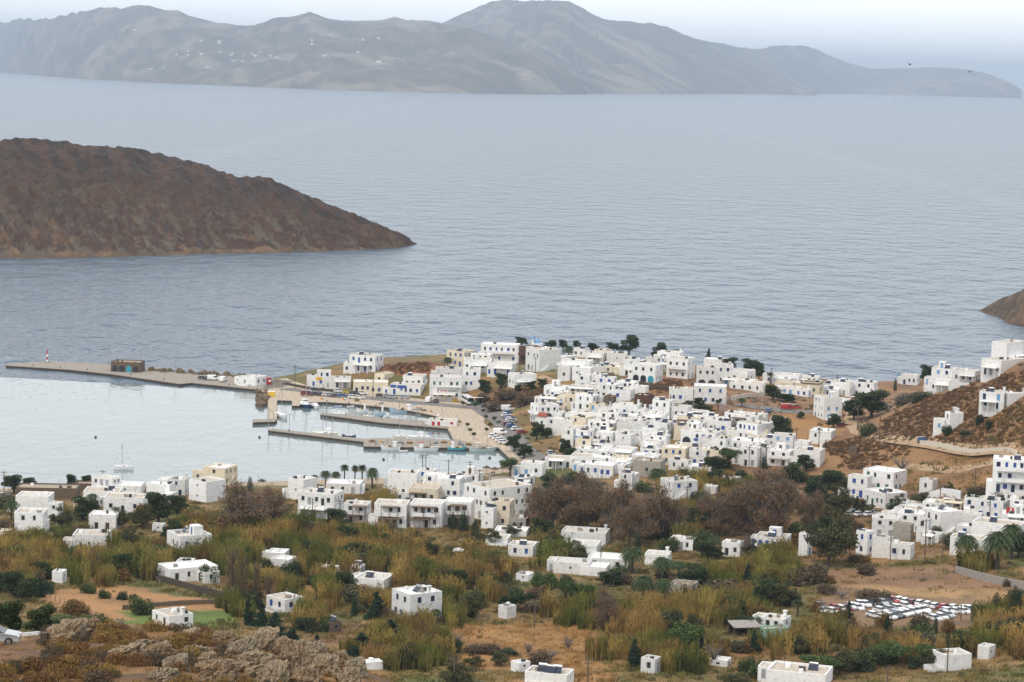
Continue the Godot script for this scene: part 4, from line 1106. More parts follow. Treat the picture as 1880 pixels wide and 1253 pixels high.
# kind, x, z, turn, length, paint, label
const BOATS := [
	["yacht",-122.7,-753.3,178,6.4,"white","small sloop with white topsides anchored alone in the bay"],
	["yacht",-84.8,-877.5,-65,10.7,"white","white sailing yacht moored stern-to along the mole"],
	["motorsailer",-78.2,-906.6,-75,12,"navy","dark blue motor-sailer moored at the quay corner"],
	["motor",-74.5,-905.8,-75,8.3,"white","small white cabin cruiser beside the dark motor-sailer"],
	["ketch",-65.2,-833.9,185,9.6,"cream","white pilothouse sailing boat with tall mast at the thin pier"],
	["ketch",-32.3,-830.7,180,8.8,"white","white two-masted yacht with flag behind the fishing pier"],
	["caique",-40.3,-898.8,182,10.7,"lightblue","large blue and white fishing boat with green awning"],
	["caique",-40.4,-807.2,180,6.7,"white","plain white fishing boat at the middle of the pier"],
	["caique",-28.3,-807.5,0,8.5,"white","white fishing boat with red wheelhouse top"],
	["caique",-18,-808.6,2,6.3,"teal","turquoise and purple fishing boat"],
	["caique",-9.1,-809.5,0,9.3,"greengrey","pale green fishing boat with cream wheelhouse"],
	["motor",-63.9,-885.7,178,5.3,"white","white open motorboat alongside the dark boat pier"],
	["dinghy",-61.2,-908.3,20,2.7,"white","white dinghy nosed to the quay wall"],
	["dinghy",-55.9,-881.4,175,3.7,"white","white skiff among the boats on the dark pier"],
	["dinghy",-49.6,-878.3,175,3.6,"cream","cream skiff with nets aboard on the dark pier"],
	["dinghy",-42.9,-873.9,175,4,"white","long white skiff farthest along the dark pier"],
	["dinghy",-36.8,-870.9,175,2.8,"cream","small cream dinghy beside the white pier hut"],
	["yacht",-52.5,-879.2,176,4,"white","white sloop lying along the dark boat pier"],
	["yacht",-56.3,-830.3,178,5,"navy","dark hulled sloop inside the thin pier"],
	["motor",-46.4,-877.5,175,3.2,"navy","dark open motorboat among the pier skiffs"],
	["caique",-55.8,-895.9,182,4.5,"white","small white fishing boat below the quay wall"],
	["caique",-48.8,-891.4,182,4.1,"lightblue","small pale blue fishing boat below the quay wall"],
	["dinghy",-65.9,-907.4,10,2.3,"lightblue","pale blue dinghy by the quay steps"],
	["dinghy",-35.9,-803.2,5,2.2,"white","white tender lying between two fishing boats"],
	["yacht",-38.3,-832.2,178,5.7,"cream","cream sloop moored inside the fishing pier"],
	["motor",-26.7,-885.4,160,4.3,"white","white cabin boat with canopy in the basin corner"],
	["dinghy",-33.7,-892.7,-50,3.8,"white","white dinghy in the row behind the blue fishing boat"],
	["dinghy",-31.8,-890.9,-50,3.8,"lightblue","pale blue dinghy in the row behind the fishing boat"],
	["dinghy",-29.9,-889.1,-50,3.8,"navy","dark dinghy in the row behind the fishing boat"]]
const POLES := [
	[-86.1,1,-946.8,10,1],
	[-27.2,0.9,-747,7.4,23],
	[-26.3,0.9,-749.7,7.2,23],
	[-19.1,1,-752.2,5,23],
	[-12,1.7,-733.5,7.1,23],
	[-8.9,2,-728.9,5,23],
	[16.4,10.3,-454.7,5.9,16],
	[6.5,7.8,-513,6.7,16],
	[-9.5,10.2,-452.4,6,16],
	[-18,8.3,-502.6,3.5,25],
	[72.5,8.7,-508.4,4.4,15],
	[74.3,12.2,-453.3,4.2,28],
	[87.8,12.3,-464.1,5.2,28],
	[101.2,10,-521.9,4,13],
	[78.1,10.6,-480.1,3.5,28],
	[105.4,9.3,-594.2,10.4,21],
	[96.8,8.3,-594.6,6.9,21],
	[109.6,9.9,-592.6,5.6,21],
	[128.7,12.5,-630.6,6,7],
	[120.9,11.5,-661.5,5.6,7],
	[129.7,15.5,-657.3,7.6,7],
	[118.6,14,-760.4,10.5,6],
	[115.9,13.3,-791,8.4,20],
	[100,9,-765.9,7.9,10],
	[95,9.7,-785.8,4.5,20],
	[94.3,6.5,-748.5,4.5,10],
	[76.2,5.6,-751.3,7.4,10],
	[79.8,5.7,-751,8.1,10],
	[82.2,6.4,-757.7,6.6,10],
	[57.4,4.9,-754.3,3.6,10],
	[52.3,4.2,-690,6,27],
	[23.7,5.7,-590.9,5.7,24],
	[3.4,10.1,-943.6,10.6,0],
	[9.5,11,-931,7.5,0],
	[17.6,10.6,-907.3,7.7,4],
	[-54.1,3.9,-655,6,8],
	[-46,4.1,-647.8,7,8],
	[-48.5,4,-649.2,3.4,8],
	[-144.4,3,-676.7,8.6,9],
	[-121.1,2,-705.8,5.7,9],
	[56.1,10.4,-832.5,7.6,19],
	[101.3,10.9,-925.2,6.6,4],
	[126.3,8.2,-919.9,8,4],
	[-53.7,1,-925.6,7.6,2],
	[181.1,0.7,-1022.1,8.2,4],
	[12.3,5.7,-591.7,4.1,24]]
const LAMPS := [
	[-169.7,1,-1003.2,10,1],
	[-155.3,1,-997.8,9.6,1],
	[-139.7,1,-988.1,9.3,1],
	[-94.4,1,-945.2,7.8,1],
	[-89.8,1,-942.8,6.9,1],
	[-79.6,1,-925.4,8.9,2],
	[-67.1,0,-866.8,7.6,30],
	[-78.4,0,-843.2,6,30],
	[-25.4,1,-890.1,3.1,30],
	[-86.2,1,-863.9,3,30],
	[-86,0,-845.8,7.2,30]]
const ROCKS := [
	[-34.5,82.5,-186,4,1.5,2.5],
	[-33.1,82.7,-187.8,2.6,1.1,23.5],
	[-31.2,83,-188,2.2,0.7,15.6],
	[-26.4,86.8,-163.8,3.9,0.8,-4.5],
	[-23.9,87,-162.5,2.9,1.1,8.3],
	[-21.4,88.7,-153.5,2.1,0.9,2.9],
	[-24.2,84.3,-180,2.5,0.7,20.4],
	[-20.7,85.7,-173,2.2,0.9,-27],
	[-18.5,86.6,-166.2,3,1.1,4.6],
	[-17.5,86.2,-169.5,3.7,1.3,21.1],
	[-15.7,86.5,-167,2.3,1.1,29.8],
	[-14.8,85.9,-170.2,1.7,0.9,-18.9],
	[-16,89.2,-151.5,3.6,1.2,-29.5],
	[-13.6,89,-152.8,2.7,1.5,21.3],
	[-13.3,86.5,-165.8,2,1.2,-15.3],
	[-11.7,88.2,-155,2.4,1.2,-14.1],
	[-11.5,86.2,-165.5,1.6,1,2.4],
	[-10.2,86.3,-163,1.9,1,8.9],
	[-20.4,87.2,-161.2,1.9,0.7,15.9],
	[-18.1,89.4,-148.5,3.2,1.2,-7.2],
	[-21.5,89.3,-148.2,2.6,0.7,-8.7],
	[-14.5,89.4,-147.8,2.9,1.2,25.4],
	[-12.5,89.2,-148.2,2.6,1.2,-3.5],
	[-26.2,85.9,-170.8,1.7,0.5,-26.4],
	[-10,88.4,-152,2.1,1,3.6],
	[-29.3,86,-169.2,1.3,0.3,-1.3],
	[-21.8,86.6,-166,2.6,0.6,-27.9]]
var CUSH := PackedFloat32Array([-30.35,84.41,-178,1.18,2,-16.43,89.4,-146.5,0.75,0,-24.85,86.71,-164.5,1.31,3,-26.38,83.01,-188.5,0.77,1,-15.95,89.41,-149.25,0.51,3,-30.53,86.32,-166.5,1.3,0,-26.38,88.7,-152,0.89,1,-31.3,86.32,-166.25,1.21,2,-15.69,86.94,-163.5,0.4,2,-25.15,89.04,-149.75,0.96,2,-32.48,88.25,-152.75,0.59,2,-19.19,87.14,-161.75,0.36,2,-25.78,88.92,-150.5,1.24,2,-15.79,89.42,-147.75,0.43,2,-19.24,86.06,-170.75,0.37,2,-29.55,84.31,-179,1.09,2,-15.33,89.37,-146.5,0.72,2,-16.91,86.79,-164.75,0.63,2,-27.46,83.38,-186.75,0.68,1,-24.93,83.42,-185.5,1.27,3,-21.22,85.94,-171.5,0.61,1,-12.26,85.14,-171.25,0.44,1,-11.62,85.34,-169.75,0.34,3,-19.67,87.05,-162.25,0.6,2,-13.72,87.24,-161,0.4,1,-28.8,85.72,-171,0.68,2,-11.79,89.03,-150.25,0.4,0,-31.42,86.63,-164.25,1.14,3,-27.51,89.05,-147.25,0.64,0,-25.95,89.19,-145.75,0.59,2,-28.86,86.38,-166.5,0.85,0,-29.33,86.69,-164.25,0.67,1,-19.22,89.4,-146.75,0.52,1,-19.99,86.51,-167,0.52,3,-28.11,84.73,-177.25,0.86,0,-25.82,89.15,-147.5,1.15,3,-27.72,87.17,-161.25,1,3,-24.94,86.68,-164.75,0.54,2,-13.21,89.17,-151,0.66,1,-16.31,89.37,-146,0.73,1,-22.01,87.91,-157.5,1.34,3,-22.98,87.09,-161.75,0.65,2,-18.26,89.4,-146,0.7,2,-21.17,89.16,-150.5,0.66,1,-31.36,87.88,-156,1.35,3,-19.67,89.17,-151,0.73,0,-12.94,89.05,-151.75,0.39,3,-26.46,87.25,-160.75,1.01,0,-32.71,88.12,-153.75,0.87,2,-19.88,89.37,-145.25,1.26,2,-12.47,87.15,-160.75,0.7,2,-30.66,85.18,-173.5,0.61,2,-29.61,88.85,-148,0.68,1,-27.46,88.75,-151,0.9,1,-22.53,87.49,-159.5,0.51,1,-12.4,86.44,-165,0.33,3,-11.02,88.91,-149.25,0.59,2,-28.81,87.87,-156.75,0.81,0,-14.4,89.25,-151,0.52,2,-11.42,88.41,-154,0.42,0,-28.88,87.15,-161.25,0.89,3,-20.83,89.37,-146.25,0.59,3,-18.98,88.28,-156.25,0.4,2,-14.35,87.07,-162.25,0.79,3,-22.96,87.89,-157.5,1.35,3,-31.26,88.74,-148,0.77,2,-26.17,83.29,-187,0.54,2,-13.89,89.27,-146.5,0.74,2,-26.23,88.92,-150.25,1.35,2,-29.65,88.06,-155.25,1.17,1,-14.6,86.56,-166,0.33,3,-27.99,89.06,-145.75,0.77,0,-18.56,89.41,-146.75,0.49,0,-22.54,86.21,-169.25,0.51,1,-14.1,86.4,-166.75,0.59,1,-17.98,89.28,-150.5,0.37,0,-23.78,85.51,-173.75,1.02,2,-29.7,84.3,-179,0.97,1,-26.26,85.74,-171.75,0.49,1,-24.57,89.11,-149.25,0.63,3,-20.6,86.47,-167.25,0.53,1,-24.3,88.05,-156.5,1,1,-28.86,88.97,-146.75,1.29,1,-29.51,88.73,-149.75,0.52,2,-34.11,82.38,-191.5,0.55,1,-20.34,86.32,-168.75,0.8,3,-28.74,88.69,-150.75,1.26,0,-29.3,88.92,-147.25,1.13,1,-19.66,88.93,-152.75,0.95,3,-22.05,86,-171,0.79,2,-22.19,85.54,-173.75,1.08,2,-29.32,88.6,-151.25,0.61,0,-24.75,85.95,-170.75,0.94,3,-11.04,88.89,-147.75,0.3,2,-17.05,88.66,-154.75,0.33,3,-30.41,83.33,-185.25,1.01,1,-26.67,89.13,-146.75,0.72,0,-31.68,88.66,-148.75,0.96,1,-33.37,87.83,-155.75,0.68,0,-17.56,89.41,-146.5,0.61,2,-15.72,87.52,-160,0.58,1,-32.17,84.82,-174.75,0.55,3,-36.25,82.06,-188.75,1.31,3,-24.8,87.18,-161.25,0.49,0,-27.02,89.13,-145.5,0.76,1,-32.06,86.13,-167.25,0.73,3,-19.34,87.22,-161.25,0.65,2,-18.71,87,-162.75,0.32,1,-29.34,85.15,-174.25,1.08,0,-9.88,88.56,-150,0.33,1,-23.84,83.55,-184,1.21,1,-27.73,85.67,-171.75,0.74,2,-31.07,85.58,-171,0.85,1,-17.09,87.24,-161.5,0.63,1,-28.46,88.83,-149.5,0.78,0,-16.58,89.42,-147,0.59,3,-25.65,89.14,-148,1.27,1,-31.74,87.94,-155.5,0.64,3,-17.54,89.42,-147.25,0.57,1,-28.57,89,-146.5,1.27,1,-31.71,86.19,-167,0.87,1,-29.96,84.45,-178,0.95,1,-20.1,86.97,-162.75,0.77,3,-13.61,86.23,-167.5,0.71,1,-14.07,89.36,-149,0.57,1,-21.6,87.18,-161.25,1.34,2,-26.45,88.73,-151.75,1.25,3,-22.96,89.32,-145.5,0.86,2,-23.49,86.22,-169,1.32,2,-27.14,89.11,-146.25,0.55,2,-11.2,86.87,-161,0.75,1,-20.71,89.37,-145.5,0.72,1,-27.66,87.99,-156.25,1.11,1,-31.84,86.46,-165.25,0.54,2,-32.4,88.46,-150.75,1.23,2,-32.26,88.44,-151,1.19,2,-9.93,88.6,-149.25,0.4,3,-30.49,88.59,-150.5,0.66,2,-25,86.68,-164.75,1.23,2,-30.79,88.18,-154,1.21,1,-14.95,86.3,-168,0.29,2,-32.1,88.18,-153.5,0.5,3,-31.15,87.18,-160.75,0.82,3,-21.06,89.08,-151.25,0.83,1,-26.88,83.29,-187.25,0.53,1,-15.78,85.34,-173.25,0.77,2,-34.75,82.28,-191.5,1.16,3,-17.45,89.42,-146.75,0.7,2,-32.74,88.31,-152,0.91,3,-17.35,87.46,-160.25,0.78,1,-16.51,89.43,-147.5,0.53,0,-12.79,89.16,-146.75,0.81,3,-21.59,87.92,-157.5,0.8,3,-25.05,83.48,-185.25,0.62,0,-32.2,88.05,-154.5,1.12,3,-16.51,89.43,-148.5,0.42,2,-16.83,89.41,-146.75,0.74,3,-25.67,86.49,-166.25,0.96,2,-28.81,88.96,-147,0.48,1,-29.02,88.13,-155,1.31,2,-19.8,88.71,-154,0.74,0,-27.57,83.58,-185.25,1.32,2,-25.53,87.22,-161,0.99,1,-30.95,85.29,-172.75,0.58,1,-13.95,89.31,-150,0.46,3,-17.49,89.01,-152.75,0.7,2,-15.73,86.28,-168.5,0.36,3,-22.59,85.91,-171.5,0.49,3,-29.14,87.86,-156.75,1.34,0,-30.47,88.68,-149.5,0.47,1,-21.88,86.1,-170.25,0.66,1,-18.48,86.77,-164.75,0.37,1,-14.45,89.3,-146.25,0.78,0,-20.76,89.28,-149.25,0.83,0,-13.95,87.13,-161.75,0.59,0,-11.02,87.89,-156,0.67,0,-28.05,86.26,-167.5,0.93,2,-31.15,83.21,-185.25,1.35,2,-22.77,86.67,-165,0.81,3,-28.09,84.01,-181.75,0.58,1,-18.56,89.31,-150,0.33,2,-30.16,87.55,-158.5,0.57,2,-26.59,85.37,-174,0.86,1,-21.8,89.34,-145.25,0.92,3,-23.94,85.1,-176,1.14,2,-15.06,86.72,-165,0.71,1,-20.03,89.35,-148.5,0.46,0,-19.41,86.72,-165,0.37,0,-20.67,86.77,-164.25,0.45,0,-24.9,85.94,-170.75,0.6,3,-11.47,89.01,-149,0.58,2,-10.51,87.99,-155,0.61,3,-20.5,85.86,-172,0.45,0,-30.39,88.85,-147,0.78,3,-23.56,86.69,-164.75,0.74,0,-32.17,83.78,-180.25,1.23,3,-30.2,85.91,-169.25,0.72,1,-17.66,86.84,-164.25,0.8,3,-33.31,83.34,-181.75,0.63,2,-11.98,86.84,-162,0.31,2,-28.75,86.56,-165.25,0.98,2,-30.54,88.19,-154,0.66,3,-16.78,89.43,-148,0.43,2,-36.33,82.17,-186,0.78,3,-23.15,85.62,-173.25,1.16,1,-12.68,89.16,-147,0.63,1,-30.58,87.81,-156.75,0.87,1,-28.78,89,-146,0.7,0,-16.63,86.73,-165.25,0.65,2,-10.98,87.65,-157,0.27,2,-34.33,83.42,-180.5,1.15,0,-24.33,85.19,-175.5,0.67,3,-24.75,84.11,-181.25,0.9,0,-27.11,89.09,-147,0.67,1,-29.2,83.75,-183,0.98,2])
var REEDS := [PackedFloat32Array([-128.9,-599.9,-111.8,-612.5,-92.5,-560.5,-116.2,-541.2]),
PackedFloat32Array([-98.3,-583.1,-71.9,-610.5,-61.8,-594.7,-64.9,-562.7,-84.9,-549.2]),
PackedFloat32Array([-90.4,-641.1,-60.1,-633.5,-41.4,-616.9,-53.1,-590.4,-84.2,-607.4]),
PackedFloat32Array([-57.2,-633.9,-39.7,-634.7,-23.9,-608.3,-9.7,-603,2.8,-577.6,-8.7,-554.3,-26.6,-552.2,-48.7,-571.1,-59.9,-603.5]),
PackedFloat32Array([-47.6,-558.7,-26.6,-552.2,-25.8,-526.6,-42.5,-529]),
PackedFloat32Array([-15,-550.6,-1.1,-569.4,0.3,-540.8,-13.4,-538]),
PackedFloat32Array([-33.4,-487.8,-24.2,-506.9,-11.8,-528.2,-7.6,-502.7,-11.8,-485.5,-30.4,-477.6]),
PackedFloat32Array([-31.5,-476.6,-14,-483.9,-11.2,-464.7,-30.5,-462.7]),
PackedFloat32Array([9,-535.1,19.1,-541.9,27.5,-531.7,20.7,-511.9,10.1,-519]),
PackedFloat32Array([22.1,-520.3,31.8,-543.4,36.4,-512.6,31.8,-498.2,22.6,-500.1]),
PackedFloat32Array([17.8,-496.7,29.7,-502.9,28.3,-476.1,18.5,-479.6]),
PackedFloat32Array([33,-543.5,59.1,-552.4,63,-541.4,51,-519.4,40.5,-523.5,32.5,-521.5]),
PackedFloat32Array([45.8,-581.7,69.8,-591.4,73.4,-576.2,66.6,-562.9,47.1,-563]),
PackedFloat32Array([52.6,-498.6,67.9,-510.1,73.7,-500.9,62.3,-482.8,52.4,-484.5]),
PackedFloat32Array([62.7,-516.6,76.3,-519.7,73.4,-506.7,62.3,-502.5]),
PackedFloat32Array([73.5,-499.4,88.5,-492,94,-484.3,74.4,-473.5]),
PackedFloat32Array([100.2,-518.7,117,-524.2,107,-476.8,92.3,-475.3,102.2,-503.9]),
PackedFloat32Array([68.7,-526.7,78.5,-526.7,77.3,-518.2,67.8,-518.7]),
PackedFloat32Array([4.2,-617.9,15.7,-622.4,20.6,-591.8,6.9,-586]),
PackedFloat32Array([46.3,-727.7,68.7,-735.3,65.9,-703.4,47.6,-696]),
PackedFloat32Array([46.2,-673.4,55.9,-678.3,52.1,-628.9,40.4,-627.3]),
PackedFloat32Array([27.9,-491.1,46.5,-495,44.6,-472.1,27.9,-468.7]),
PackedFloat32Array([63.5,-611.3,74,-617,71.1,-591.5,62.6,-587.8]),
PackedFloat32Array([-60.8,-641.3,-55.4,-646.2,-51.7,-604.6,-60.7,-610.6]),
PackedFloat32Array([-114.4,-544.4,-107.9,-546.4,-104.8,-531.1,-110.9,-527.6]),
PackedFloat32Array([-100.3,-557,-93.6,-559.1,-91.2,-541.4,-97.3,-540.6]),
PackedFloat32Array([110,-583.3,121,-580.8,117.6,-570.3,108.6,-571.7]),
PackedFloat32Array([-44.9,-521.7,-39.8,-526.1,-38.3,-506.8,-42.3,-498.9,-44.5,-503.6]),
PackedFloat32Array([-64.1,-524.9,-54.8,-517.9,-52.6,-497.7,-59.9,-500.9]),
PackedFloat32Array([64.2,-722.5,87.3,-706.7,79.8,-682.7,63.9,-698.5]),
PackedFloat32Array([-107.6,-597.1,-100.6,-608.9,-94.1,-578.3,-101.5,-570.8]),
PackedFloat32Array([-63.6,-562.9,-47.1,-552.7,-48.5,-540.7,-59.6,-539.4]),
PackedFloat32Array([-38.2,-683.1,-32.2,-688.6,-30.3,-666.6,-37.1,-665.6])]
var PATCH := [[PackedFloat32Array([-105.8,-532.8,-85.4,-544.6,-59.5,-527.6,-63.4,-519,-80.5,-498.4,-90.4,-502.4,-103,-522.1]),Color(0.4,0.215,0.085)],
[PackedFloat32Array([-84.4,-511.8,-58.9,-522,-58.8,-506.4,-79.5,-492.8]),Color(0.13,0.19,0.035)],
[PackedFloat32Array([-12.7,-513.7,21,-523.2,24.4,-489.9,16.9,-466.8,-8.2,-472.2]),Color(0.36,0.19,0.06)],
[PackedFloat32Array([77.4,-586.6,109.8,-586.6,123.7,-550.9,119.4,-530.6,79.9,-545.7]),Color(0.27,0.15,0.075)],
[PackedFloat32Array([82.8,-567,120.3,-546.6,118.5,-538.3,85.5,-549.9]),Color(0.4,0.25,0.11)],
[PackedFloat32Array([72.1,-554.4,111.2,-545.1,103.7,-512.7,76.6,-521.8]),Color(0.25,0.155,0.085)],
[PackedFloat32Array([112.6,-785.4,127.7,-727.3,143.4,-660,140.9,-646.7,120.6,-683.1,101.3,-738.5,103,-766.5]),Color(0.3,0.165,0.07)],
[PackedFloat32Array([91.2,-839.6,108.8,-842.4,113.4,-798.3,104.5,-778.5,89.4,-787.4]),Color(0.36,0.19,0.07)],
[PackedFloat32Array([42.1,-912.9,67.8,-920.9,59.7,-859.8,42.4,-870.6]),Color(0.3,0.15,0.065)],
[PackedFloat32Array([-66.8,-977.6,-40.1,-980,-21.9,-966.6,-30.2,-954.6,-47.9,-957.8]),Color(0.24,0.1,0.05)],
[PackedFloat32Array([-12.3,-930.5,12.9,-906.1,8.7,-879.2,-7.6,-902.3]),Color(0.21,0.115,0.06)],
[PackedFloat32Array([8.3,-472.4,25,-477.6,26.1,-455.5,8.1,-453.9]),Color(0.38,0.2,0.07)],
[PackedFloat32Array([-43,-506.5,-26.8,-510.9,-32.2,-485.9,-41.2,-485.6]),Color(0.22,0.125,0.065)],
[PackedFloat32Array([36,-493.7,57.7,-503.5,54.1,-491.5,37.7,-485.3]),Color(0.3,0.15,0.06)],
[PackedFloat32Array([142.3,-745.5,145.7,-695.2,145.9,-673.1,144,-663.2,142.4,-693.6]),Color(0.36,0.2,0.085)]]
var SCRUB := [PackedFloat32Array([118.4,-776.1,127.9,-793.1,140.4,-783,161.4,-734,146,-658.4,127.7,-727.3]),
PackedFloat32Array([102.9,-779.4,118.4,-776.1,125.7,-724.8,112,-731.3,103.7,-744.4]),
PackedFloat32Array([-8,-929.2,13,-908.5,9.7,-883.7,-7.6,-900.6]),
PackedFloat32Array([-61.7,-967.9,-39.9,-975.3,-30.8,-968.4,-32.5,-956]),
PackedFloat32Array([43.9,-906.2,64.5,-903.6,58.3,-870.2,44.9,-881.7])]
var ROADS := [["harbour_road",7.0,"asphalt",PackedFloat32Array([-90.86,1.07,-949.19,-88.14,1.07,-947.6,-85.41,1.07,-946.01,-82.69,1.07,-944.42,-79.96,1.07,-942.83,-77.24,1.07,-941.23,-74.52,1.07,-939.64,-71.79,1.07,-938.05,-69.07,1.07,-936.46,-66.34,1.07,-934.86,-63.62,1.07,-933.27,-60.67,1.07,-931.47,-57.72,1.07,-929.66,-54.77,1.07,-927.85,-51.82,1.07,-926.04,-48.87,1.07,-924.24,-45.92,1.07,-922.43,-43.06,1.07,-921.17,-40.19,1.07,-919.91,-37.33,1.07,-918.65,-34.46,1.07,-917.39,-31.6,1.07,-916.13,-28.73,1.07,-914.87,-25.91,1.07,-913.57,-23.09,1.07,-912.26,-20.27,1.07,-910.95,-17.45,1.07,-909.64,-14.63,1.07,-908.34,-11.82,1.34,-907.03,-11.12,1.15,-904.04,-10.43,1.07,-901.05,-9.74,1.07,-898.06,-9.05,1.07,-895.07,-8.36,1.07,-892.08,-7.67,1.2,-889.09,-6.98,1.46,-886.1,-6.29,1.73,-883.11,-5.59,2,-880.12,-4.9,2.23,-877.13,-4.37,2.36,-873.87,-3.83,2.43,-870.62,-3.29,2.43,-867.37,-2.76,2.37,-864.11,-2.22,2.26,-860.86,-1.68,2.1,-857.61,-1.15,1.91,-854.36,-0.61,1.71,-851.1,-0.07,1.52,-847.85,0.46,1.35,-844.6,0.79,1.22,-841.47,1.12,1.14,-838.35,1.44,1.13,-835.23,1.77,1.17,-832.11,2.09,1.24,-828.99,2.42,1.34,-825.86,2.74,1.45,-822.74,3.07,1.42,-819.62,3.4,1.44,-816.5,3.72,1.45,-813.38,4.05,1.47,-810.26,4.37,1.49,-807.13,4.7,1.5,-804.01,5.02,1.52,-800.89,5.77,1.68,-797.81,6.51,1.85,-794.73,7.25,2.01,-791.65,7.99,2.18,-788.57,8.73,2.26,-785.49,9.47,2.32,-782.41,10.22,2.38,-779.33,10.96,2.44,-776.24,11.7,2.48,-773.16])],
["hill_road",5.0,"dirt",PackedFloat32Array([135.13,7.69,-910.36,134.55,7.77,-907.41,133.97,7.88,-904.46,133.4,8,-901.52,132.82,8.16,-898.57,132.24,8.36,-895.62,131.67,8.59,-892.67,131.09,8.86,-889.73,130.51,9.14,-886.78,129.94,9.44,-883.83,129.36,9.73,-880.88,128.78,10.03,-877.94,128.21,10.32,-874.99,127.63,10.61,-872.04,127.05,10.88,-869.09,126.48,11.13,-866.15,125.9,11.36,-863.2,125.32,11.58,-860.25,124.75,11.76,-857.31,124.17,11.93,-854.36,123.59,12.06,-851.41,122.95,12.17,-848.16,122.31,12.24,-844.91,121.67,12.26,-841.66,121.03,12.24,-838.41,120.39,12.17,-835.16,119.74,12.06,-831.91,119.1,11.92,-828.66,118.46,11.74,-825.41,118.23,11.66,-822.36,118.01,11.62,-819.32,117.78,11.65,-816.27,117.55,11.78,-813.23,117.32,12,-810.19,117.09,12.3,-807.14,116.86,12.62,-804.1,116.64,12.92,-801.05,116.41,13.16,-798.01,116.18,13.31,-794.96,115.95,13.35,-791.92,115.72,13.3,-788.88,116.32,13.45,-785.79,116.91,13.55,-782.7,117.5,13.63,-779.62,118.09,13.75,-776.53,118.68,13.93,-773.45,119.28,14.19,-770.36,119.79,14.49,-767.31,120.31,14.83,-764.27,120.83,15.18,-761.22,121.34,15.53,-758.18,121.86,15.87,-755.13,122.38,16.18,-752.09,122.89,16.48,-749.04,123.57,16.86,-745.86,124.25,17.22,-742.68,124.92,17.56,-739.49,125.6,17.89,-736.31,126.28,18.22,-733.13,126.95,18.54,-729.94,127.63,18.84,-726.76,128.41,19.17,-723.86,129.19,19.46,-720.96,129.97,19.7,-718.06,130.76,19.9,-715.16,131.54,20.09,-712.26,132.32,20.28,-709.36,133.1,20.48,-706.46,133.88,20.7,-703.55,134.67,20.96,-700.65,135.45,21.27,-697.75,136.13,21.58,-694.65,136.82,21.99,-691.54,137.5,22.52,-688.44,138.18,23.13,-685.34,138.87,23.79,-682.23,139.55,24.46,-679.13,140.23,25.08,-676.03,140.92,25.62,-672.92,141.6,26.02,-669.82,142.28,26.24,-666.71,142.97,26.25,-663.61,143.65,25.99,-660.51,144.33,25.44,-657.4])],
["court_road",6.0,"asphalt",PackedFloat32Array([80.82,12.21,-853.6,83.93,12.12,-852.12,87.05,12.01,-850.63,90.17,11.89,-849.15,93.24,11.75,-847.52,96.31,11.59,-845.89,99.38,11.45,-844.26,102.66,11.43,-844.75,105.95,11.44,-845.24,109.24,11.5,-845.74])],
["field_track",3.0,"dirt",PackedFloat32Array([117.2,12.37,-722.3,118.36,12.81,-719.49,119.51,13.25,-716.69,120.67,13.67,-713.88,121.83,14.08,-711.07,122.98,14.45,-708.27,124.14,14.81,-705.46,125.3,15.15,-702.66,126.45,15.49,-699.85,127.65,15.85,-696.68,128.86,16.27,-693.52,130.06,16.8,-690.35,131.26,17.48,-687.19,132.46,18.31,-684.02,133.66,19.28,-680.86,134.86,20.33,-677.69,136.04,21.37,-674.49,137.21,22.32,-671.28,138.39,23.13,-668.08,139.57,23.72,-664.87,140.74,24.04,-661.67])],
["ridge_lane",3.5,"dirt",PackedFloat32Array([9.95,11.17,-931.79,10.98,11.27,-928.72,12.01,11.32,-925.65,13.04,11.3,-922.58,14.07,11.23,-919.51,15.09,11.12,-916.44,16.09,10.99,-913.37,17.08,10.88,-910.29,18.08,10.79,-907.21,19.07,10.74,-904.13,20.07,10.72,-901.06,21.71,10.89,-897.89,23.35,11.08,-894.73,24.99,11.27,-891.57])]]
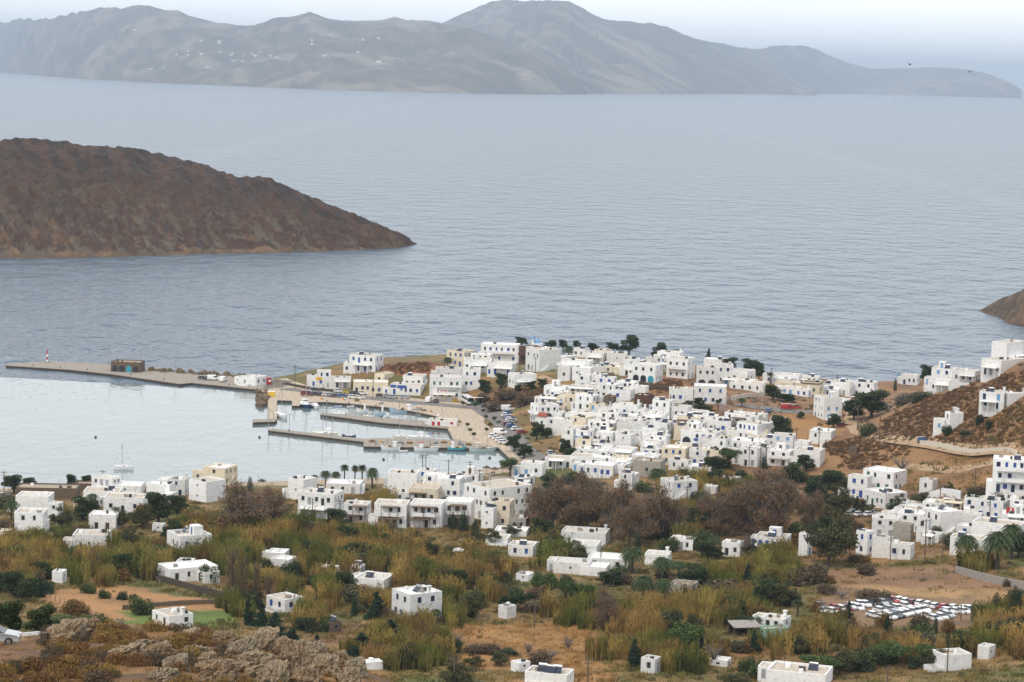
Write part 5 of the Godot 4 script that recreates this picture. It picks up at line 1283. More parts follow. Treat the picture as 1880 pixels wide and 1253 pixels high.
var WALLS := [["retaining_wall",1.9,0.4,"cream","long cream retaining wall along the dirt road",PackedFloat32Array([126.15,17.91,-727.7,127.85,18.62,-721.69,129.54,19.12,-715.68,131.23,19.54,-709.67,132.62,19.83,-704.27,134,20.22,-698.86,135.39,20.85,-693.46,136.77,21.81,-688.06,137.87,22.8,-682.82,138.96,23.86,-677.59,140.06,24.76,-672.36,141.15,25.28,-667.13,142.25,25.21,-661.89])],
["field_wall",1.6,0.4,"darkstone","dark stone wall below the long farmhouse",PackedFloat32Array([-81.72,7.47,-553.44,-77.94,7.58,-549.24,-74.16,7.67,-545.05,-70.34,7.75,-541.3,-66.53,7.82,-537.56,-62.72,7.9,-533.81])],
["garden_wall",1.1,0.4,"stone","low stone wall along the green field",PackedFloat32Array([-83.4,9.69,-512.91,-79.73,9.37,-516.38,-76.05,9.05,-519.84,-72.37,8.74,-523.31,-65.33,8.32,-527.12,-62.84,8.5,-522.43,-60.35,8.69,-517.75,-57.85,8.88,-513.07])],
["yard_wall",1.8,0.4,"grey","grey block wall bounding the bare yard",PackedFloat32Array([109.47,10.22,-573.78,111.85,10.65,-567.34,114.23,11.08,-560.89,116.76,11.5,-555.61,119.29,11.93,-550.33,121.82,12.36,-545.05])],
["plot_wall",1.6,0.4,"grey","pale concrete wall cutting through the reeds",PackedFloat32Array([-40.04,4.47,-633.95,-38.05,4.61,-628.93,-36.06,4.76,-623.91,-34.06,4.89,-619.09,-32.07,5.02,-614.26])],
["terrace_wall",1.5,0.5,"cream","pale terrace wall below the low white house",PackedFloat32Array([79.64,12.46,-862.63,82.81,12.46,-867.09,85.98,12.37,-871.55,89.15,12.21,-876.01,92.32,11.99,-880.47,95.21,11.72,-885.37,98.11,11.41,-890.27,101,11.07,-895.17])],
["hedge_wall",2.4,0.4,"white","white garden wall below the bare field",PackedFloat32Array([117.2,9.95,-671.82,122.95,12.47,-669.99,124.55,13.27,-664.11,126.14,13.71,-658.24])],
["slope_wall",1.4,0.5,"darkstone","dark terrace wall under the arcaded house",PackedFloat32Array([43.57,13.79,-897.66,46.72,13.73,-892.62,49.87,13.65,-887.58,53.02,13.53,-882.54,57.81,13.41,-878.5,62.6,13.23,-874.46,67.75,13.18,-876.11,72.89,13.06,-877.76])],
["plaza_wall",1.0,0.5,"darkstone","low stone wall above the parked port cars",PackedFloat32Array([-92.16,1,-962.49,-88.88,1,-958.63,-85.59,1,-954.77,-82.31,1,-950.91,-77.69,1,-947.67,-73.07,1,-944.44,-64.18,1,-941.27])]]
var FENCE := PackedFloat32Array([-104.19,9.37,-527.84,-102.64,9.48,-525.3,-101.09,9.59,-522.76,-99.53,9.7,-520.23,-97.98,9.81,-517.69,-96.68,9.9,-515.52,-95.39,10,-513.35,-94.09,10.1,-511.18,-92.79,10.2,-509.01,-90.7,10.38,-505.29])
var COURT := PackedFloat32Array([73.83,11.03,-835.08,75.32,10.87,-832.47,76.81,10.7,-829.86,78.31,10.54,-827.26,79.8,10.38,-824.65,82.7,10.45,-826.34,85.61,10.51,-828.03,88.51,10.56,-829.72,91.42,10.63,-831.41,94.33,10.7,-833.1,93.49,10.95,-836.31,92.66,11.2,-839.52,91.83,11.44,-842.73,91,11.65,-845.94,90.17,11.82,-849.15,87.06,11.91,-849.85,83.96,11.98,-850.56,80.85,12.04,-851.26,77.74,12.09,-851.97,76.96,11.91,-848.59,76.18,11.71,-845.21,75.39,11.5,-841.83,74.61,11.27,-838.45,73.83,11.03,-835.08])
var BOULD := PackedFloat32Array([-94.77,0.75,-902.63,1.1,-93.59,0.49,-906.44,0.62,-99.02,0.18,-937.89,0.74,-96.62,0.27,-927.86,1.03,-93.79,0.13,-917.94,0.79,-96.75,1.26,-932.97,0.75,-97.64,0.8,-935.4,0.62,-95.07,1.4,-919.32,0.6,-97.72,0.44,-944.51,0.59,-96.82,0.32,-915.46,0.53,-96.98,0.23,-934.91,0.89,-96.3,0.23,-928.28,0.83,-98.51,0.51,-926.79,0.52,-97.15,0.26,-927.54,0.53,-95.61,0.37,-933.08,0.85,-95.59,0.91,-924.92,0.87,-96.22,0.67,-909.62,0.73,-94.18,0.9,-922.47,0.86,-99.25,1.4,-935.16,1.01,-96.95,0.49,-915.1,0.57,-95.38,0.31,-931.89,1.06,-100.31,0.8,-942.04,0.84,-96.64,0.71,-926.13,0.95,-96.71,0.07,-913.34,0.53,-97.33,0.95,-915.49,0.94,-98.23,0.1,-936.53,0.83,-97.12,1.36,-921.89,0.5,-97.39,0.55,-941.99,1.05,-96.45,1.19,-935.58,0.51,-97.49,0.64,-935.04,0.59,-96.38,0.94,-913.66,0.56,-96.35,1.1,-917.49,1.08,-100.07,0.25,-943.53,0.71,-94.34,1.13,-915.56,0.95,-97.84,0.35,-937.1,0.85,-93.31,0.64,-909.26,0.72,-94.29,0.46,-906.94,0.53,-94.17,1.17,-920.91,0.57,-94.89,0.3,-910.13,1.14,-97.86,1.52,-923.11,0.85,-96.05,0.68,-910.85,0.84,-96.39,0.61,-925.72,0.7,-98.2,0.23,-938.22,0.97,-95.9,0.47,-904.77,1.03,-98.05,1.14,-924.25,0.68,-94.41,0.64,-908.21,0.86,-128.4,1.72,-986.92,0.82,-112.69,0.94,-985.06,0.84,-110.11,1.54,-981.05,1.05,-148.25,0.59,-994.71,1.04,-141.16,0.97,-994.43,0.65,-144.91,1.01,-993.23,1.04,-106.59,1.71,-980.63,1.03,-112.42,1.22,-981.14,1.13,-125.48,1.29,-988.26,1,-137.37,1.68,-990.19,1.09,-103.53,1.3,-978.86,0.66,-122.36,1.59,-985.59,0.8,-135.64,0.78,-988.45,0.78,-150.77,1.66,-995.56,1.14,-145.26,0.87,-991.59,0.63,-108.33,1.01,-979.76,0.83,-145.25,0.64,-991.4,1.1,-112.45,0.75,-982.08,1.07,-138.41,1.77,-990.96,1.12,-144.02,0.62,-990.73,0.89,-117.57,1.17,-986.38,1.1,-113.36,1.25,-980.91,0.74,-104.56,0.83,-980.46,0.92,-129.44,1.49,-985.97,0.6,-127.5,1.11,-987.33,0.71,-115.92,0.73,-985.21,0.75,-106.67,1.52,-980.77,1,-103.87,1.73,-981.27,0.61,-131.7,0.64,-987.34,1.06,-133.49,1.41,-991.87,0.85,-145.34,1.79,-992.02,0.95,-133.79,1.74,-990.71,0.87,-150.75,0.68,-992.9,0.71,-127.36,1.65,-989.15,1.02,-147.97,0.89,-994.98,1.12,-102.14,1.53,-980.68,0.78,-107.61,1.09,-984,1.19,-124.49,1.23,-985.86,0.8,-104.58,0.8,-978.57,0.8,-107.65,1.78,-979.58,0.69,-125.68,1.05,-989.14,1.01,-117.19,0.97,-984.66,0.83,-118.2,1.7,-986.01,1.11,-123.03,1.23,-988.85,1.16,-118.28,0.69,-984.5,1.1,-142.53,1.89,-992.65,0.73,-103.57,0.84,-981.89,1.04,-120.85,0.55,-987.16,0.72,-127.3,1.39,-986.45,0.74,-111.75,0.7,-980.67,0.71,-109.89,1.81,-980.56,0.87,-106.77,0.6,-981.61,1.15,-106.8,1.16,-983.1,1.02,-144.78,1.39,-993.66,0.88,-119.18,0.56,-986.29,1.07,-101.69,1.02,-980.98,0.73,-137.78,1.51,-990.13,1.1,-113.95,0.95,-981.65,1.02,-127.14,1.33,-987.69,0.64,-105.81,0.89,-978.94,0.92])
var HEAD := PackedFloat32Array([-352.7,-1541.7,-396.2,68.5,-1731.7,-348.8,-1546.2,-391.8,69,-1736.2,-344.9,-1550.8,-387.3,69.6,-1740.8,-340.9,-1555.4,-382.7,70.1,-1745.4,-337,-1560,-378.2,70.6,-1750,-332.6,-1562.8,-373.2,71.1,-1752.8,-328,-1564.9,-368.1,71.6,-1754.9,-323.5,-1566.9,-363,72,-1756.9,-318.9,-1569,-357.8,72.1,-1759,-314.3,-1571.1,-352.6,71.8,-1761.1,-309.7,-1573.2,-347.5,71.4,-1763.2,-305.1,-1575.3,-342.3,71.1,-1765.3,-300.4,-1577.3,-337.1,70.5,-1767.3,-295.8,-1579.4,-331.8,69.7,-1769.4,-291.2,-1582,-326.7,68.8,-1772,-286.8,-1585.2,-321.6,68,-1775.2,-282.3,-1588.4,-316.6,67.7,-1778.4,-277.8,-1591.7,-311.5,67.5,-1781.7,-273.2,-1594.9,-306.4,67.2,-1784.9,-268.7,-1598.1,-301.3,67,-1788.1,-264.1,-1601.4,-296.1,66.8,-1791.4,-259.6,-1604.7,-291,66.3,-1794.7,-255,-1608,-285.8,65.3,-1798,-250.4,-1611.8,-280.6,64.2,-1801.8,-245.9,-1615.6,-275.5,63.2,-1805.6,-241.3,-1619.5,-270.3,62.1,-1809.5,-236.7,-1623.4,-265.2,61,-1813.4,-232.1,-1627.3,-259.9,59.7,-1817.3,-227.4,-1631.3,-254.2,58.6,-1817.3,-222.8,-1635.2,-248.1,57.2,-1815.4,-218.1,-1639.2,-242.1,55.6,-1813.5,-213.4,-1643.2,-236,54,-1811.6,-208.7,-1647.2,-230,52.4,-1809.7,-203.9,-1651.1,-224,50.8,-1807.7,-199,-1654,-217.9,49.2,-1804.8,-194,-1656.9,-211.8,47.6,-1801.8,-189.1,-1659.8,-205.7,47.3,-1798.9,-184.1,-1662.8,-199.7,47,-1795.9,-179.1,-1665.7,-193.6,46.8,-1793,-174.1,-1668.7,-187.6,46.6,-1790.1,-169.1,-1671.7,-181.6,45.4,-1787.2,-164.1,-1674.7,-175.6,42.5,-1784.3,-159.1,-1678.5,-169.7,40.4,-1782.2,-154.2,-1683,-163.9,38.3,-1780.9,-149.2,-1687.5,-158,36.1,-1779.5,-144.2,-1692,-152.2,34,-1778.1,-139.2,-1696.6,-146.4,32,-1776.8,-134.1,-1701.2,-140.6,30.1,-1775.5,-129.1,-1705.9,-134.8,28.1,-1774.4,-124,-1710.7,-129.1,26.1,-1773.3,-118.9,-1715.6,-123.3,24.1,-1772.3,-113.7,-1720.4,-117.6,22,-1771.3,-108.6,-1725.3,-111.8,19.5,-1770.3,-103.4,-1730.3,-106.1,17,-1769.3,-98.1,-1735.2,-100.3,14.5,-1768.4,-93,-1742.1,-94.7,12.3,-1769.4,-87.8,-1749.8,-89.1,10.2,-1771.2,-82.6,-1757.5,-83.5,8.1,-1773,-77.7,-1772.5,-78.2,5.1,-1782.1,-72.8,-1789.7,-73,1.2,-1793.7])
var PROM := PackedFloat32Array([267.3,-1369.6,268,0,-1373.2,268.2,-1364.5,269.9,0.9,-1373.5,269.1,-1359.5,271.8,1.9,-1373.9,270,-1354.5,273.8,2.9,-1374.3,270.8,-1349.1,275.6,4,-1374.3,271.6,-1343.8,277.4,5.1,-1374.4,272.4,-1338.5,279.3,6.2,-1374.5,272.2,-1328.2,280.1,7.7,-1369.6,271.5,-1315.5,280.4,9.2,-1362.3,271.3,-1306.1,281.4,10.3,-1358.3,271.2,-1296.7,282.4,11.5,-1354.3,272.2,-1292.9,283.9,12.5,-1352.9,273.4,-1290.1,285.1,13.7,-1350.1,274.6,-1287.3,286.4,14.9,-1347.3,275.9,-1284.9,287.6,16,-1344.9,277.5,-1284.6,289.4,16.7,-1344.6,279.2,-1284.2,291.1,17.3,-1344.2,280.9,-1283.9,292.8,18,-1343.9,282.6,-1283.5,294.6,18.7,-1343.5,284.3,-1283.2,296.3,19.3,-1343.2,286,-1282.9,298,20,-1342.9,287.7,-1282.5,299.8,20.6,-1342.5,289.3,-1282.2,301.5,21.3,-1342.2,291,-1281.8,303.2,22,-1341.8,292.7,-1281.5,304.9,22.6,-1341.5,294.4,-1281.1,306.7,23.3,-1341.1,296.1,-1280.8,308.4,23.9,-1340.8,297.7,-1280.5,310.1,24.6,-1340.5,299.4,-1280.1,311.8,25.3,-1340.1,301.1,-1279.8,313.5,25.9,-1339.8,302.8,-1279.4,315.3,26.6,-1339.4,304.4,-1279.1,317,27.2,-1339.1,306.1,-1278.7,318.7,27.9,-1338.7])
var IA := PackedFloat32Array([-7787,-33368,-8534,627,-36568,-7504,-32535,-8242,628,-35735,-7235,-31743,-7965,629,-34943,-6979,-30988,-7701,629,-34188,-6735,-30268,-7448,630,-33468,-6502,-29581,-7206,631,-32781,-6279,-28925,-6975,632,-32125,-6045,-28199,-6732,633,-31399,-5783,-27323,-6462,635,-30523,-5537,-26501,-6208,638,-29701,-5305,-25726,-5968,640,-28926,-5087,-24996,-5740,628,-28196,-4881,-24306,-5526,616,-27506,-4685,-23652,-5322,605,-26852,-4500,-23033,-5128,594,-26233,-4324,-22446,-4944,602,-25646,-4157,-21888,-4768,614,-25088,-3999,-21357,-4601,625,-24557,-3847,-20851,-4441,631,-24051,-3703,-20368,-4289,630,-23568,-3603,-20118,-4180,635,-23318,-3513,-19916,-4081,640,-23116,-3424,-19718,-3985,645,-22918,-3337,-19524,-3889,650,-22724,-3252,-19333,-3796,655,-22533,-3169,-19147,-3704,659,-22347,-3087,-18964,-3614,664,-22164,-3007,-18784,-3525,665,-21984,-2928,-18608,-3438,657,-21808,-2851,-18435,-3352,650,-21635,-2775,-18265,-3268,643,-21465,-2701,-18098,-3185,634,-21298,-2628,-17934,-3103,619,-21134,-2556,-17774,-3022,605,-20974,-2485,-17616,-2943,591,-20816,-2416,-17461,-2865,577,-20661,-2349,-17319,-2790,562,-20519,-2291,-17231,-2723,546,-20431,-2233,-17144,-2656,529,-20344,-2175,-17058,-2590,512,-20258,-2118,-16973,-2524,496,-20173,-2062,-16889,-2459,492,-20089,-2006,-16806,-2395,488,-20006,-1951,-16723,-2331,483,-19923,-1896,-16641,-2268,488,-19841,-1842,-16560,-2205,497,-19760,-1788,-16480,-2143,506,-19680,-1735,-16401,-2082,519,-19601,-1683,-16322,-2021,531,-19522,-1631,-16244,-1960,543,-19444,-1579,-16167,-1900,555,-19367,-1528,-16091,-1841,563,-19291,-1477,-16015,-1782,571,-19215,-1427,-15940,-1723,579,-19140,-1377,-15866,-1665,587,-19066,-1328,-15792,-1607,571,-18992,-1279,-15719,-1549,550,-18919,-1232,-15664,-1494,535,-18864,-1188,-15644,-1441,531,-18844,-1144,-15624,-1388,527,-18824,-1100,-15603,-1336,522,-18803,-1057,-15583,-1284,519,-18783,-1013,-15563,-1232,522,-18763,-969,-15543,-1180,525,-18743,-926,-15523,-1128,528,-18723,-883,-15503,-1076,531,-18703,-841,-15500,-1026,545,-18700,-798,-15497,-975,559,-18697,-756,-15494,-924,548,-18694,-714,-15491,-873,531,-18691,-672,-15488,-821,530,-18656,-630,-15485,-766,527,-18545,-587,-15482,-712,524,-18434,-545,-15479,-658,521,-18323,-503,-15476,-604,513,-18212,-461,-15473,-551,502,-18101,-419,-15470,-499,492,-17990,-377,-15467,-448,481,-17879,-336,-15517,-398,468,-17821,-296,-15622,-349,453,-17818,-255,-15728,-300,438,-17816,-214,-15836,-252,423,-17816,-172,-15945,-203,408,-17817,-130,-16055,-155,391,-17819,-87,-16168,-106,374,-17824,-44,-16281,-57,358,-17829,1,-16252,-8,333,-17692,45,-16224,40,310,-17556,89,-16259,88,287,-17483,134,-16427,136,265,-17543,181,-16597,185,243,-17605,228,-16771,234,221,-17671,277,-16949,284,198,-17741,326,-17131,334,176,-17815,376,-17316,384,153,-17892,428,-17506,436,131,-17974,481,-17700,487,107,-18060,535,-17898,540,81,-18150,590,-18101,593,50,-18245,646,-18308,648,17,-18368])
var IB := PackedFloat32Array([-773,-19879,-949,524,-24079,-717,-19819,-882,560,-24019,-661,-19759,-816,596,-23959,-606,-19699,-750,631,-23899,-551,-19640,-684,661,-23840,-496,-19581,-619,686,-23781,-441,-19522,-554,712,-23722,-387,-19464,-489,738,-23664,-333,-19406,-425,765,-23606,-280,-19349,-361,792,-23549,-227,-19292,-297,819,-23492,-173,-19160,-233,831,-23360,-120,-19030,-169,843,-23230,-68,-18901,-106,844,-23101,-17,-18775,-43,834,-22975,34,-18650,19,823,-22850,84,-18526,80,825,-22726,133,-18405,141,827,-22605,182,-18285,201,828,-22485,232,-18282,261,832,-22482,282,-18338,323,838,-22538,333,-18394,384,843,-22594,384,-18450,447,836,-22650,436,-18507,510,803,-22707,487,-18564,574,770,-22764,539,-18621,638,736,-22821,592,-18679,703,707,-22879,644,-18737,767,677,-22937,698,-18811,833,661,-23011,752,-18901,899,659,-23101,808,-18993,965,656,-23193,863,-19085,1032,655,-23285,921,-19214,1101,664,-23414,984,-19419,1174,675,-23619,1048,-19628,1249,674,-23828,1113,-19842,1326,668,-24042,1179,-20061,1396,658,-24121,1248,-20284,1465,648,-24176,1317,-20513,1535,631,-24237,1388,-20746,1605,607,-24302,1461,-20986,1677,583,-24374,1536,-21230,1749,559,-24450,1612,-21481,1822,534,-24533,1690,-21737,1897,503,-24621,1771,-22000,1972,465,-24716,1853,-22269,2049,426,-24817,1937,-22544,2127,390,-24924,2023,-22827,2205,364,-25039,2111,-23117,2285,338,-25161,2202,-23414,2366,312,-25290,2295,-23719,2449,285,-25427,2387,-24000,2530,258,-25540,2452,-24000,2583,228,-25372,2517,-24000,2636,195,-25204,2582,-24000,2687,163,-25036,2647,-24000,2738,131,-24868,2712,-24000,2788,99,-24700,2777,-24000,2836,73,-24532,2842,-24000,2884,55,-24364,2907,-24000,2930,38,-24196,2972,-24000,2980,20,-24060])
var IC := PackedFloat32Array([1040,-20179,1186,251,-23179,1107,-20405,1260,280,-23405,1176,-20636,1336,308,-23636,1246,-20873,1413,337,-23873,1318,-21115,1492,367,-24115,1391,-21362,1572,401,-24362,1466,-21616,1654,436,-24616,1543,-21876,1738,473,-24876,1622,-22142,1823,509,-25142,1702,-22414,1911,547,-25414,1785,-22693,2002,545,-25693,1870,-22980,2095,535,-25980,1957,-23273,2190,524,-26273,2046,-23574,2288,514,-26574,2138,-23884,2387,509,-26884,2232,-24201,2489,506,-27201,2328,-24527,2594,504,-27527,2427,-24862,2701,501,-27862,2529,-25206,2811,509,-28206,2634,-25559,2923,527,-28559,2742,-25923,3038,546,-28923,2853,-26297,3156,564,-29297,2967,-26683,3278,573,-29683,3084,-27079,3403,584,-30079,3205,-27488,3531,594,-30488,3330,-27909,3664,587,-30909,3459,-28343,3801,576,-31343,3591,-28791,3943,557,-31791,3728,-29253,4089,522,-32253,3870,-29731,4240,486,-32731,4016,-30224,4396,449,-33224,4167,-30734,4555,431,-33734,4287,-31000,4684,410,-34000,4371,-31000,4777,386,-34000,4455,-31000,4871,363,-34000,4539,-31000,4964,339,-34000,4623,-31000,5056,343,-34000,4707,-31000,5148,348,-34000,4791,-31000,5240,352,-34000,4875,-31000,5316,355,-33904,4959,-31000,5385,362,-33760,5043,-31000,5453,368,-33616,5127,-31000,5520,375,-33472,5211,-31000,5586,382,-33328,5295,-31000,5652,382,-33184,5379,-31000,5717,379,-33040,5463,-31000,5781,375,-32896,5547,-31000,5845,372,-32752,5631,-31000,5907,369,-32608,5715,-31000,5969,366,-32464,5799,-31000,6030,363,-32320,5883,-31000,6092,341,-32176,5967,-31000,6152,319,-32032,6051,-31000,6212,293,-31888,6135,-31000,6272,263,-31744,6219,-31000,6330,232,-31600,6303,-31000,6388,202,-31456,6387,-31000,6445,170,-31312,6471,-31000,6503,113,-31168])
